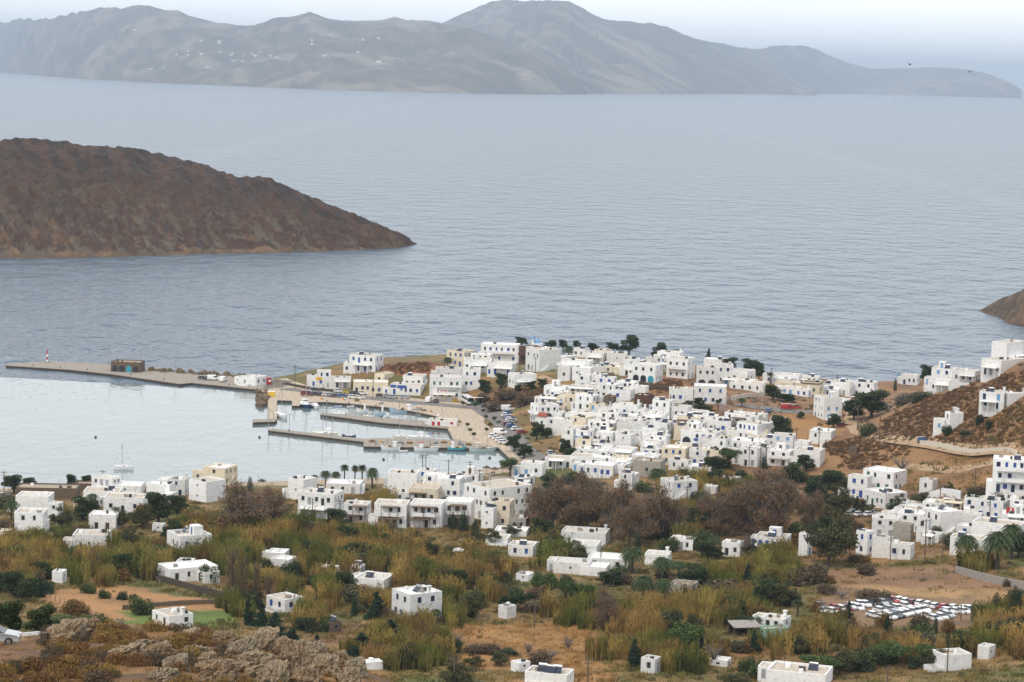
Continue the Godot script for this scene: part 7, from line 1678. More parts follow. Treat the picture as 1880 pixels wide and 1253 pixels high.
func slab(called: String, poly: PackedVector2Array, top: float, bottom: float, mt: Material, side: Material) -> void:
	var st := start()
	var tri := Geometry2D.triangulate_polygon(poly)
	for i in range(0, tri.size(), 3):
		var q := [poly[tri[i]], poly[tri[i + 1]], poly[tri[i + 2]]]
		if (q[1] - q[0]).cross(q[2] - q[0]) < 0: q = [q[0], q[2], q[1]]
		for p in q: st.add_vertex(Vector3(p.x, top, p.y))
	var o := tag(obj(called, done(st), mt, self), "", "", "", "structure")
	st = start()
	for i in poly.size():
		var a := poly[i]; var b := poly[(i + 1) % poly.size()]
		quad(st, Vector3(a.x, top - .25, a.y), Vector3(b.x, top - .25, b.y), Vector3(b.x, bottom, b.y), Vector3(a.x, bottom, a.y))
	obj("quay_wall", done(st), side, o)
	st = start()
	for i in poly.size():                         # coping, a little proud of the wall
		var a := poly[i]; var b := poly[(i + 1) % poly.size()]
		var e := b - a
		if e.length() < .4: continue
		var nn := Vector2(-e.y, e.x).normalized() * .12
		for s in [1.0, -1.0]:
			var m: Vector2 = nn * s
			quad(st, Vector3(a.x + m.x, top, a.y + m.y), Vector3(b.x + m.x, top, b.y + m.y), Vector3(b.x + m.x, top - .26, b.y + m.y), Vector3(a.x + m.x, top - .26, a.y + m.y))
		quad(st, Vector3(a.x + nn.x, top + .005, a.y + nn.y), Vector3(b.x + nn.x, top + .005, b.y + nn.y), Vector3(b.x - nn.x, top + .005, b.y - nn.y), Vector3(a.x - nn.x, top + .005, a.y - nn.y))
	obj("coping", done(st), M.concrete, o)

func strip(called: String, w: float, mt: Material, a: PackedFloat32Array) -> void:
	var st := start()
	var n := a.size() / 3
	var le := []; var ri := []
	for i in n:
		var p := Vector3(a[i * 3], a[i * 3 + 1], a[i * 3 + 2])
		var j := mini(i + 1, n - 1); var k := maxi(i - 1, 0)
		var d := Vector3(a[j * 3] - a[k * 3], 0, a[j * 3 + 2] - a[k * 3 + 2]).normalized()
		var s := Vector3(-d.z, 0, d.x) * w / 2
		for e in [[le, p - s], [ri, p + s]]:
			var q: Vector3 = e[1]
			q.y = maxf(ground(q.x, q.z), p.y - 1.0) + .1
			e[0].append(q)
	for i in n - 1:
		quad(st, le[i], le[i + 1], ri[i + 1], ri[i])
	tag(obj(called, done(st), mt, self), "", "", "", "structure")

func wall(called: String, h: float, t: float, mt: Material, label: String, a: PackedFloat32Array) -> void:
	var st := start()
	var n := a.size() / 3
	var o := thing(called, label, "wall", Vector3(a[0], a[1], a[2]))
	for i in n - 1:
		var p := Vector3(a[i * 3] - a[0], a[i * 3 + 1] - a[1], a[i * 3 + 2] - a[2]); var q := Vector3(a[i * 3 + 3] - a[0], a[i * 3 + 4] - a[1], a[i * 3 + 5] - a[2])
		var d := (q - p); d.y = 0
		var s := Vector3(-d.z, 0, d.x).normalized() * t / 2
		var up := Vector3(0, h, 0); var dn := Vector3(0, -1.2, 0)
		quad(st, p - s + up, q - s + up, q - s + dn, p - s + dn)
		quad(st, q + s + up, p + s + up, p + s + dn, q + s + dn)
		quad(st, p + s + up, q + s + up, q - s + up, p - s + up)
	obj("wall_body", done(st), mt, o)

# ---------------------------------------------------------------- houses
func window(parent: Node, st: Dictionary, face: int, e: Array) -> void:
	# e: u, y, width, height, frame, pane, door; face 0 looks along +z, face 1 along +x
	var out: float = (st.d if face == 0 else st.w) / 2 - .15
	var n := Node3D.new()
	var f := obj("door" if e[6] else "window", ubox, e[4], parent)
	n.free()
	f.position = Vector3(e[0], e[1] + e[3] / 2, out) if face == 0 else Vector3(out, e[1] + e[3] / 2, -e[0])
	f.rotation.y = 0.0 if face == 0 else PI / 2
	f.scale = Vector3(e[2] - .01, e[3] - .01, .06)
	if e[5]: box("pane", f, Vector3(0, 0, .2), Vector3(.74, .82, .9), e[5])
	if not e[6]: box("sill", f, Vector3(0, -.5 - .03 / e[3], 2.2), Vector3(1.0 + .16 / e[2], .07 / e[3], 3.0), st.wall)

func face_wall(st: SurfaceTool, span: float, out: float, lo: float, h: float, holes: Array, turn: Basis) -> void:
	# a wall pierced by its openings, each with a reveal
	var xs := [-span / 2, span / 2]; var ys := [lo, h]
	for e in holes:
		xs.append_array([e[0] - e[2] / 2, e[0] + e[2] / 2]); ys.append_array([e[1], e[1] + e[3]])
	xs.sort(); ys.sort()
	for i in xs.size() - 1:
		if xs[i + 1] - xs[i] < .001: continue
		for j in ys.size() - 1:
			if ys[j + 1] - ys[j] < .001: continue
			var c := Vector2((xs[i] + xs[i + 1]) / 2, (ys[j] + ys[j + 1]) / 2)
			var open := false
			for e in holes:
				if absf(c.x - e[0]) < e[2] / 2 and c.y > e[1] and c.y < e[1] + e[3]: open = true
			if open: continue
			quad(st, turn * Vector3(xs[i], ys[j + 1], out), turn * Vector3(xs[i + 1], ys[j + 1], out), turn * Vector3(xs[i + 1], ys[j], out), turn * Vector3(xs[i], ys[j], out))
	for e in holes:
		var a := Vector3(e[0] - e[2] / 2, e[1] + e[3], out); var b := Vector3(e[0] + e[2] / 2, e[1] + e[3], out)
		var c := Vector3(e[0] + e[2] / 2, e[1], out); var d := Vector3(e[0] - e[2] / 2, e[1], out)
		var k := Vector3(0, 0, -.2)
		for q in [[a, b], [b, c], [c, d], [d, a]]:
			quad(st, turn * q[0], turn * (q[0] + k), turn * (q[1] + k), turn * q[1])

func block(st: SurfaceTool, X: float, Z: float, lo: float, h: float, at: Vector3, dip := .3, t := .22) -> void:
	# a plain block with a parapet round its roof
	var p := [Vector3(-X, 0, Z), Vector3(X, 0, Z), Vector3(X, 0, -Z), Vector3(-X, 0, -Z)]
	var q := [Vector3(t - X, 0, Z - t), Vector3(X - t, 0, Z - t), Vector3(X - t, 0, t - Z), Vector3(t - X, 0, t - Z)]
	for i in 4:
		var j := (i + 1) % 4
		var u := Vector3(0, h, 0); var l := Vector3(0, lo, 0); var v := Vector3(0, h - dip, 0)
		quad(st, at + p[i] + u, at + p[j] + u, at + p[j] + l, at + p[i] + l)
		quad(st, at + p[j] + u, at + p[i] + u, at + q[i] + u, at + q[j] + u)
		quad(st, at + q[j] + u, at + q[i] + u, at + q[i] + v, at + q[j] + v)

func arch(parent: Node, x: float, z: float, w: float, h: float, mt: Material) -> void:
	var st := start()
	var pts := [Vector2(-w / 2, 0), Vector2(-w / 2, h - w / 2)]
	for k in range(1, 8):
		pts.append(Vector2(-cos(PI * k / 8), sin(PI * k / 8)) * w / 2 + Vector2(0, h - w / 2))
	pts.append_array([Vector2(w / 2, h - w / 2), Vector2(w / 2, 0)])
	for i in range(1, pts.size() - 1):
		for p in [pts[0], pts[i], pts[i + 1]]:
			st.add_vertex(Vector3(p.x, p.y, 0))
	for i in pts.size() - 1:
		quad(st, Vector3(pts[i].x, pts[i].y, -.05), Vector3(pts[i + 1].x, pts[i + 1].y, -.05), Vector3(pts[i + 1].x, pts[i + 1].y, 0), Vector3(pts[i].x, pts[i].y, 0))
	obj("arch", done(st), mt, parent, Vector3(x, 0, z + .05))

func canopy(o: Node, st: Dictionary, face: int, y: float, mt: Material, rg: RandomNumberGenerator) -> void:
	var span: float = (st.w if face == 0 else st.d) * rg.randf_range(.5, .85)
	var out: float = st.d / 2 if face == 0 else st.w / 2
	var reach := rg.randf_range(1.8, 2.8)
	var shift: float = ((st.w if face == 0 else st.d) - span) / 2 * rg.randf_range(-1, 1)
	var p := Node3D.new()
	p.name = "canopy"
	o.add_child(p, true)
	p.rotation.y = 0.0 if face == 0 else PI / 2
	if face == 1: shift = -shift
	box("slab", p, Vector3(shift, y, out + reach / 2 + .02), Vector3(span, .16, reach), mt)
	for k in 3:
		box("post", p, Vector3(shift + (k - 1) * (span / 2 - .15), y / 2 - 1.0, out + reach - .15), Vector3(.16, y + 1.84, .16), mt)

func house(r: Array, k: int) -> void:
	var rg := RandomNumberGenerator.new()
	rg.seed = 100 + k
	var w: float = r[4]; var d: float = r[5]; var h: float = r[6]
	var s: String = r[7]
	var fl := s.substr(3)
	var storeys := int(s[1])
	var called := "house"
	for e in [["hotel", "hotel"], ["apartment", "apartment_block"], ["supermarket", "shop"], ["port shop", "shop"], ["shop", "shop"], ["taverna", "taverna"], ["barn", "barn"], ["shed", "shed"], ["hut", "hut"], ["villa ", "villa"], ["garage", "garage"]]:
		if e[0] in r[8] and not e[0] + " roof" in r[8] and called == "house" and not "behind" in r[8]: called = e[1]
	if r[8] == "" and maxf(w, d) < 6.2 and storeys == 1: called = "cottage"
	var o := thing(called, "", called.replace("_", " "), Vector3(r[0], r[1], r[2]), r[3])
	named.append([o, house_words(r)])
	var wm: Material = M["w%d" % (k * 7 % 5)] if s[0] == "w" else M[s[0]]
	var st := start()
	var lo := -2.5; var t := .28; var dip := .42
	var X := w / 2; var Z := d / 2
	var sd := {"w": w, "d": d, "wall": wm}
	var wl := s[2]
	var frame: Material = {"b": M.blue, "d": M.greyframe, "g": M.green, "n": M.brown, "l": M.lightblue, "x": M.greyframe, "r": M.red}[wl]
	var sh := h / storeys
	var arches := "A" in fl
	var holes := [[], []]
	for face in 2:
		if (face == 0 and "Z" in fl) or (face == 1 and "X" in fl): continue
		var span := w if face == 0 else d
		for f in storeys:
			if arches and face == 0 and f == 0: continue
			var n := maxi(1, int(span / rg.randf_range(2.0, 3.0)))
			if wl == "x": n = mini(n, 1)
			for i in n:
				if wl == "x" and rg.randf() < .55 or wl != "x" and rg.randf() < (.08 if (face == 0) == (w >= d) else .3): continue
				var u := ((i + .5) / n - .5) * (span - 1.0) + rg.randf_range(-.2, .2)
				if absf(u) > span / 2 - .75: continue
				var y := sh * f
				var hole: Array
				if wl == "x": hole = [u, y + sh * .45, .6, .6, M.greyframe, M.glass, false]
				elif f == 0 and rg.randf() < .38 or ("P" in fl and face == 0 and rg.randf() < .5): hole = [u, y + .05, 1.05, minf(2.15, sh * .75), frame, M.glass if rg.randf() < .4 else null, true]
				else: hole = [u, y + sh * .31, rg.randf_range(.75, 1.15), minf(1.35, sh * .45), frame, M.glass if wl in "dn" or rg.randf() < .55 else null, false]
				hole[3] = minf(hole[3], h - .5 - hole[1])
				if hole[3] < .4: continue
				holes[face].append(hole)
	face_wall(st, w, Z, lo, h, holes[0], Basis.IDENTITY)
	face_wall(st, d, X, lo, h, holes[1], Basis(Vector3.UP, PI / 2))
	quad(st, Vector3(X, h, -Z), Vector3(-X, h, -Z), Vector3(-X, lo, -Z), Vector3(X, lo, -Z))
	quad(st, Vector3(-X, h, -Z), Vector3(-X, h, Z), Vector3(-X, lo, Z), Vector3(-X, lo, -Z))
	var xi := X - t; var zi := Z - t
	quad(st, Vector3(-X, h, -Z), Vector3(X, h, -Z), Vector3(xi, h, -zi), Vector3(-xi, h, -zi))
	quad(st, Vector3(X, h, -Z), Vector3(X, h, Z), Vector3(xi, h, zi), Vector3(xi, h, -zi))
	quad(st, Vector3(X, h, Z), Vector3(-X, h, Z), Vector3(-xi, h, zi), Vector3(xi, h, zi))
	quad(st, Vector3(-X, h, Z), Vector3(-X, h, -Z), Vector3(-xi, h, -zi), Vector3(-xi, h, zi))
	for q in [[Vector3(-xi, h, -zi), Vector3(xi, h, -zi)], [Vector3(xi, h, -zi), Vector3(xi, h, zi)], [Vector3(xi, h, zi), Vector3(-xi, h, zi)], [Vector3(-xi, h, zi), Vector3(-xi, h, -zi)]]:
		quad(st, q[0], q[1], q[1] - Vector3(0, dip, 0), q[0] - Vector3(0, dip, 0))
	obj("walls", done(st), wm, o)
	var rm: Material = M.roof2 if "R" in fl or "W" in fl else M.tile if "red tile" in r[8] else M.roof3 if s[0] in "sk" else M["roof%d" % [0, 1, 0, 2, 0][rg.randi() % 5]]
	if "red tile" in r[8]:
		var ts := start()
		quad(ts, Vector3(-X - .2, h + .2, -Z - .2), Vector3(X * .1, h + .2, -Z - .2), Vector3(X * .1, h + 1.4, Z * .3), Vector3(-X - .2, h + 1.4, Z * .3))
		quad(ts, Vector3(-X - .2, h + 1.4, Z * .3), Vector3(X * .1, h + 1.4, Z * .3), Vector3(X * .1, h + .1, Z + .3), Vector3(-X - .2, h + .1, Z + .3))
		quad(ts, Vector3(-X - .2, h + .2, -Z - .2), Vector3(-X - .2, h + 1.4, Z * .3), Vector3(-X - .2, h + .1, Z + .3), Vector3(-X - .2, h, 0))
		obj("tiled_roof", done(ts), M.tile, o)
		box("roof", o, Vector3(0, h - dip, 0), Vector3(w - 2 * t, .1, d - 2 * t), M.roof1)
	else:
		box("roof", o, Vector3(0, h - dip, 0), Vector3(w - 2 * t, .1, d - 2 * t), rm)
	if "neoclassical" in r[8]:
		box("cornice", o, Vector3(0, h - .5, 0), Vector3(w + .5, .35, d + .5), M.brown)
	for face in 2:
		for e in holes[face]: window(o, sd, face, e)
	# lower rooms, terraces and steps built on to the house
	if s[0] in "wcg" and w > 4.5 and not "Z" in fl:
		if rg.randf() < .5:
			var aw := w * rg.randf_range(.3, .6); var ad := rg.randf_range(1.6, 3.2); var ah := minf(sh * rg.randf_range(.7, .95), 2.9)
			var ap := Vector3((w - aw) / 2 * [-1.0, 1.0][rg.randi() % 2], 0, -(d + ad) / 2) if rg.randf() < .3 else Vector3(-(w + ad) / 2, 0, rg.randf_range(-.3, .3) * d)
			var bx := aw if ap.z < -d / 2 else ad; var bz := ad if ap.z < -d / 2 else d * rg.randf_range(.5, .8)
			var bs := start()
			block(bs, bx / 2 - .01, bz / 2 - .01, lo, ah, ap)
			var an := obj("annex", done(bs), wm, o)
			box("annex_roof", an, ap + Vector3(0, ah - .3, 0), Vector3(bx - .46, .08, bz - .46), rm)
			if bx > 1.8: box("annex_door", an, ap + Vector3(0, .95, bz / 2), Vector3(.85, 1.9, .05), frame)
		if rg.randf() < .32 and storeys == 1:
			var tw := w * rg.randf_range(.6, 1.0); var td := rg.randf_range(1.8, 3.0)
			var bs := start()
			block(bs, tw / 2 - .01, td / 2 - .01, lo, .75, Vector3((w - tw) / 2 * rg.randf_range(-1, 1), 0, Z + td / 2), .7, .16)
			obj("terrace", done(bs), wm, o)
		elif rg.randf() < .22 and h > 2.6:
			var bs := start()
			var n := 9
			for i in n:
				sbox(bs, Vector3(X + .01, lo, Z - .6 - (i + 1) * .42), Vector3(X + 1.0, (i + 1) * minf(.3, h / n), Z - .6 - i * .42))
			if d > 5.0: obj("outside_stairs", done(bs), wm, o)
	if arches:
		var n := maxi(2, int(w / 3.0))
		for i in n:
			arch(o, ((i + .5) / n - .5) * (w - .6), Z, w / n * .72, minf(2.7, sh * .85), M.teal if i == 2 else M.glass)
	var cm: Material = M.wood if wl == "n" else wm
	if "P" in fl:
		canopy(o, sd, 0, minf(2.7, sh * .88), cm, rg)
		if storeys > 1 and wl == "n": canopy(o, sd, 0, sh + minf(2.6, sh * .85), cm, rg)
	if "Q" in fl: canopy(o, sd, 1, minf(2.7, sh * .88), cm, rg)
	if "Y" in fl:
		for f in range(1, maxi(2, storeys)):
			var y := sh * f
			if storeys == 1: y = .3
			box("balcony", o, Vector3(0, y, Z + .68), Vector3(w * .8, .16, 1.3), wm)
			var rail: Material = M.lightblue if wl == "l" else M.blue if "bright blue" in r[8] else wm
			box("balcony_parapet", o, Vector3(0, y + .52, Z + 1.29), Vector3(w * .8, .86, .09), rail)
	# boards and lettering fixed to the front
	if "and yellow sign" in r[8]:
		var y := box("sign_board", o, Vector3(-w * .36, 3.0, Z + .09), Vector3(2.5, 1.15, .14), M.yellow)
		box("band", y, Vector3(0, 0, .55), Vector3(.6, .4, .3), M.orange)
	if "with blue sign boards" in r[8]:
		box("sign_board", o, Vector3(-w * .40, h - .75, Z + .09), Vector3(2.2, 1.1, .14), M.blue)
		box("sign_board", o, Vector3(-w * .12, h - .85, Z + .09), Vector3(3.8, 1.1, .14), M.blue)
		box("sign_board", o, Vector3(-w * .14, h - 1.9, Z + .09), Vector3(.8, .7, .12), M.blue)
	if "supermarket" in r[8] and s[2] == "g":
		var f := Node3D.new()
		f.name = "market_sign"
		o.add_child(f, true)
		f.position = Vector3(w * .04, 3.75, Z + .1)
		box("fascia", f, Vector3.ZERO, Vector3(8.6, 1.45, .14), M.white)
		for e in [["K", lin(.18, .01, .12), 1.45, -3.9], ["SUPER", lin(.5, .03, .03), .98, -2.7], ["MARKET", lin(.03, .03, .04), .98, .5]]:
			var tx := TextMesh.new()
			tx.text = e[0]
			tx.font_size = 64
			tx.pixel_size = e[2] / 64.0
			tx.depth = .06
			tx.horizontal_alignment = HORIZONTAL_ALIGNMENT_LEFT
			var sf := SystemFont.new(); sf.font_names = PackedStringArray(["Droid Sans"]); sf.font_weight = 700
			tx.font = sf
			obj("lettering", tx, mat("ink_" + e[0], e[1], .6), f, Vector3(e[3], 0, .12))
		box("awning", o, Vector3(-w * .03, 2.55, Z + 1.2), Vector3(8.6, .12, 2.4), M.canvas, Vector3(7, 0, 0))
		for e in [-4.1, -.4, 3.6]: box("awning_post", o, Vector3(-w * .03 + e, 1.2, Z + 2.2), Vector3(.16, 2.4, .16), M.yellow)
		box("balcony", o, Vector3(w * .1, sh * 1.16, Z + .6), Vector3(w * .75, .14, 1.15), wm)
	# what stands on the roof and belongs to it
	if "C" in fl:
		for q in ([-1, 1] if "two chimneys" in r[8] else [1]):
			box("chimney", o, Vector3(q * (xi - .5), h + .35, -zi * .3), Vector3(.7, 1.7, .7), wm)
			box("chimney_cap", o, Vector3(q * (xi - .5), h + 1.3, -zi * .3), Vector3(.95, .18, .95), wm)
	if "T" in fl or rg.randf() < .10 and w > 7 and s[0] == "w":
		var tw := rg.randf_range(2.0, 3.2)
		var tx := rg.randf_range(-1, 1) * maxf(0, xi - tw)
		box("stair_hut", o, Vector3(tx, h + .75, -zi * .35), Vector3(tw, 2.3, 2.4), wm)
		box("hut_door", o, Vector3(tx, h + .55, -zi * .35 + 1.22), Vector3(.85, 1.75, .06), frame)
	if "S" in fl or rg.randf() < .12:
		for q in (3 if "crowded" in r[8] else 1):
			var sx := rg.randf_range(-.7, .7) * (xi - 1) if q == 0 else (q - 1.5) * 3.0
			var hn := Node3D.new()
			hn.name = "solar_heater"
			o.add_child(hn, true)
			hn.position = Vector3(sx, h - dip, rg.randf_range(-.3, .5) * zi)
			box("panel", hn, Vector3(0, .62, .35), Vector3(1.9, .08, 1.5), M.panel, Vector3(38, 0, 0))
			var c := obj("tank", ucyl, M.white if q else M.steel, hn, Vector3(0, 1.25, -.35), Vector3(.27, 1.7, .27), Vector3(0, 0, 90))
			c.name = "tank"
			for e in [-.8, .8]: box("stand", hn, Vector3(e, .5, -.3), Vector3(.07, 1.3, .07), M.steel)
	for q in rg.randi() % 5:
		box(["roof_vent", "roof_box", "water_tank"][rg.randi() % 3], o, Vector3(rg.randf_range(-.75, .75) * xi, h - dip + .4, rg.randf_range(-.7, .7) * zi), Vector3(rg.randf_range(.4, 1.3), rg.randf_range(.6, 1.0), rg.randf_range(.4, 1.0)), [M.white, M.grey, wm, M.dark][rg.randi() % 4])
	if rg.randf() < .65:
		var ax := rg.randf_range(-.8, .8) * xi
		rod("aerial", o, Vector3(ax, h - dip, 0), Vector3(ax, h + rg.randf_range(1.4, 2.6), 0), .03, M.dark)

# ---------------------------------------------------------------- plants
func leafy(st: SurfaceTool, rg: RandomNumberGenerator, lobes: Array, n: int, size: float, cols: Array, shell := .55, flat := 0.0) -> void:
	# lobes: [centre, radii]; leaves lie all through the lobes, denser to the outside
	var tot := 0.0
	for l in lobes: tot += l[1].x * l[1].y + l[1].x * l[1].z
	for l in lobes:
		for i in int(n * (l[1].x * l[1].y + l[1].x * l[1].z) / tot):
			var d := Vector3(rg.randfn(), rg.randfn(), rg.randfn()).normalized()
			var p: Vector3 = l[0] + d * l[1] * lerpf(shell, 1.05, sqrt(rg.randf()))
			var a := Vector3(rg.randfn(), rg.randfn() * (1.0 - flat), rg.randfn()).normalized()
			var b := a.cross(Vector3(rg.randfn(), rg.randfn() + flat * 3, rg.randfn())).normalized()
			var s := size * rg.randf_range(.6, 1.4)
			var c: Color = cols[rg.randi() % cols.size()].lerp(cols[rg.randi() % cols.size()], rg.randf())
			st.set_color(c * rg.randf_range(.75, 1.25))
			for q in [p - a * s * .5, p + b * s * .45, p + a * s * .6]: st.add_vertex(q)
			for q in [p - a * s * .5, p + a * s * .6, p - b * s * .4]: st.add_vertex(q)

func lobes_in(rg: RandomNumberGenerator, n: int, c: Vector3, r: Vector3, size: float) -> Array:
	var o := []
	for i in n:
		var d := Vector3(rg.randfn(), rg.randfn(), rg.randfn()).normalized() * sqrt(rg.randf())
		var k := size * rg.randf_range(.65, 1.3)
		o.append([c + d * r, Vector3(k, k * rg.randf_range(.65, .95), k) * r.length() * .78])
	return o

func limbs(st: SurfaceTool, rg: RandomNumberGenerator, base: Vector3, lobes: Array, r: float, every := 1) -> void:
	for i in range(0, lobes.size(), every):
		var e: Vector3 = lobes[i][0]
		var m := base.lerp(e, .5) + Vector3(rg.randf_range(-.04, .04), .03, rg.randf_range(-.04, .04))
		tube(st, [base, m, e], [r, r * .65, r * .25], 5)

# every plant is modelled one unit tall and one unit wide, its foot at the origin
func plant(kind: String) -> Node3D:
	var rg := RandomNumberGenerator.new()
	rg.seed = hash(kind) % 100000
	var o := Node3D.new()
	var tr := start(); var cr := start()
	var bark: Material = M.bark
	match kind:
		"umbrella_pine":
			var l := []
			for i in 13:
				var a := rg.randf() * TAU; var q := sqrt(rg.randf()) * .36
				l.append([Vector3(cos(a) * q, .80 + rg.randf_range(-.07, .06) - q * q * .6, sin(a) * q), Vector3(.15, .11, .15) * rg.randf_range(.8, 1.25)])
			leafy(cr, rg, l, 5200, .030, [Color(.05, .085, .022), Color(.10, .145, .035), Color(.035, .055, .02)], .2)
			tube(tr, [Vector3.ZERO, Vector3(.01, .3, .01), Vector3(0, .6, 0)], [.04, .03, .022], 7)
			limbs(tr, rg, Vector3(.01, .42, .01), l, .018)
		"cypress":
			var l := []
			for i in 11: l.append([Vector3(rg.randf_range(-.05, .05), .1 + .08 * i, rg.randf_range(-.05, .05)), Vector3(.44, .10, .44) * (1.0 - pow(i / 11.0, 2.2)) + Vector3(.06, .03, .06)])
			leafy(cr, rg, l, 4200, .035, [Color(.018, .035, .016), Color(.032, .055, .022)], .35)
			tube(tr, [Vector3.ZERO, Vector3(0, .5, 0)], [.05, .02], 6)
		"conifer":
			var l := []
			for i in 46:
				var y := pow(rg.randf(), 1.25); var a := rg.randf() * TAU; var q := .40 * (1.0 - y) * rg.randf_range(.3, 1)
				l.append([Vector3(cos(a) * q, .06 + y * .9, sin(a) * q), Vector3(.17, .07, .17) * (1.15 - y * .8)])
			leafy(cr, rg, l, 7000, .036, [Color(.02, .042, .026), Color(.035, .062, .034), Color(.014, .03, .02)], .2)
			tube(tr, [Vector3.ZERO, Vector3(0, .96, 0)], [.03, .006], 6)
		"brown_tree":
			var l := lobes_in(rg, 26, Vector3(0, .50, 0), Vector3(.34, .38, .34), .25)
			leafy(cr, rg, l, 8200, .019, [Color(.17, .092, .048), Color(.21, .12, .062), Color(.125, .07, .04), Color(.13, .10, .042)], .05)
			tube(tr, [Vector3.ZERO, Vector3(.01, .2, 0), Vector3(0, .4, 0)], [.022, .017, .012], 6)
			limbs(tr, rg, Vector3(.01, .22, 0), l, .009)
			bark = M.greybark
			for i in 420:
				var e: Array = l[rg.randi() % l.size()]
				var p: Vector3 = e[0] + Vector3(rg.randfn(), rg.randfn(), rg.randfn()) * .06
				tube(tr, [p, p + Vector3(rg.randfn() * .05, rg.randf_range(.07, .19), rg.randfn() * .05)], [.003, .001], 3)
		"broad_tree":
			var l := lobes_in(rg, 17, Vector3(0, .50, 0), Vector3(.34, .36, .34), .30)
			leafy(cr, rg, l, 5200, .036, [Color(.032, .052, .016), Color(.056, .076, .022), Color(.02, .032, .012)], .25)
			tube(tr, [Vector3.ZERO, Vector3(0, .42, 0)], [.035, .02], 6)
			limbs(tr, rg, Vector3(0, .28, 0), l, .014)
		"olive_tree":
			var l := lobes_in(rg, 19, Vector3(0, .50, 0), Vector3(.35, .36, .35), .28)
			leafy(cr, rg, l, 5600, .030, [Color(.062, .07, .024), Color(.09, .092, .034), Color(.04, .044, .02), Color(.085, .068, .028)], .2)
			tube(tr, [Vector3.ZERO, Vector3(.02, .4, 0)], [.03, .02], 6)
			limbs(tr, rg, Vector3(.01, .25, 0), l, .013)
		"poplar":
			for i in 70:
				var y := rg.randf_range(.08, .8); var a := rg.randf() * TAU
				var p := Vector3(cos(a), 0, sin(a)) * .06 + Vector3(0, y, 0)
				tube(tr, [p, p + Vector3(cos(a) * .22, rg.randf_range(.12, .22), sin(a) * .22), p + Vector3(cos(a) * .26, rg.randf_range(.26, .36), sin(a) * .26)], [.012, .008, .002], 3)
			leafy(cr, rg, [[Vector3(0, .5, 0), Vector3(.36, .46, .36)]], 1500, .024, [Color(.16, .10, .06), Color(.20, .13, .075)], .1)
			tube(tr, [Vector3.ZERO, Vector3(0, .96, 0)], [.05, .006], 6)
		"bare_tree":
			bark = M.greybark
			tube(tr, [Vector3.ZERO, Vector3(.03, .3, 0)], [.04, .028], 6)
			for i in 26:
				var a := rg.randf() * TAU; var e := Vector3(cos(a) * rg.randf_range(.15, .45), rg.randf_range(.5, 1.0), sin(a) * rg.randf_range(.15, .45))
				var m := Vector3(.03, .3, 0).lerp(e, .5) + Vector3(0, .05, 0)
				tube(tr, [Vector3(.03, .28, 0), m, e], [.016, .010, .003], 4)
				for k in 9:
					var f := m.lerp(e, rg.randf())
					tube(tr, [f, f + Vector3(rg.randfn() * .08, rg.randf_range(.02, .14), rg.randfn() * .08)], [.004, .001], 3)
			leafy(cr, rg, [[Vector3(0, .68, 0), Vector3(.46, .32, .46)]], 700, .014, [Color(.15, .12, .10), Color(.18, .145, .12)], .1)
		"date_palm", "fan_palm":
			var fan := kind == "fan_palm"
			var top := .80 if fan else .62
			tube(tr, [Vector3.ZERO, Vector3(.01, top * .5, 0), Vector3(0, top, 0)], [.05, .042, .05] if fan else [.055, .05, .06], 8)
			for i in (60 if fan else 78):
				var a := i * 2.39996; var up := 1.0 - 1.75 * pow(float(i) / (60 if fan else 78), .9)
				var len := (.30 if fan else .52) * rg.randf_range(.85, 1.1)
				var dir := Vector3(cos(a) * sqrt(maxf(.1, 1 - up * up * .8)), up, sin(a) * sqrt(maxf(.1, 1 - up * up * .8)))
				var c := Color(.035, .06, .024).lerp(Color(.07, .092, .036), rg.randf())
				if i > (42 if fan else 68): c = Color(.16, .11, .05)
				var prev := Vector3(0, top, 0)
				var segs := 5
				for q in range(1, segs + 1):
					var f := float(q) / segs
					var p := Vector3(0, top, 0) + Vector3(dir.x, dir.y * (1.0 if fan else .75), dir.z) * len * f * Vector3(1.0, .62, 1.0) - Vector3(0, f * f * len * (.25 if fan else .36), 0)
					var along := (p - prev).normalized(); var side := along.cross(Vector3.UP).normalized()
					cr.set_color(c * rg.randf_range(.8, 1.2))
					for sg in [-1.0, 1.0]:
						for lf in 4:
							var b := prev.lerp(p, lf / 4.0)
							var tip: Vector3 = b + side * sg * (.10 if not fan else .07) * (1.15 - f * .7) + along * .06 - Vector3(0, .018, 0)
							for vtx in [b, tip, b + along * .034]: cr.add_vertex(vtx)
					prev = p
		_:
			var cols: Array = {"bush_rust": [Color(.17, .085, .025), Color(.12, .08, .025)], "bush_green": [Color(.06, .08, .024), Color(.09, .108, .032), Color(.04, .056, .02)], "bush_dark": [Color(.024, .042, .02), Color(.042, .06, .026)], "bush_brown": [Color(.115, .08, .05), Color(.15, .105, .065), Color(.085, .062, .042)], "bush_olive": [Color(.075, .078, .04), Color(.10, .10, .055)], "bush_grey": [Color(.15, .125, .10), Color(.11, .095, .075)]}[kind]
			var l := []
			for i in 9:
				var a := rg.randf() * TAU; var q := sqrt(rg.randf()) * .3
				l.append([Vector3(cos(a) * q, rg.randf_range(.2, .62) - q * .4, sin(a) * q), Vector3(.22, .3, .22) * rg.randf_range(.7, 1.2)])
			leafy(cr, rg, l, 2600, .055, cols, .15)
			limbs(tr, rg, Vector3.ZERO, l, .02)
	o.name = kind
	var tm := done(tr); var cm := done(cr)
	var bb := cm.get_aabb()
	if kind == "bare_tree": bb = bb.merge(tm.get_aabb())
	var fit := Vector3(2.12 / (bb.size.x + bb.size.z), 1.0 / bb.end.y, 2.12 / (bb.size.x + bb.size.z))
	obj("trunk", tm, bark, o, Vector3.ZERO, fit)
	obj("crown", cm, M.leaf, o, Vector3.ZERO, fit)
	return o

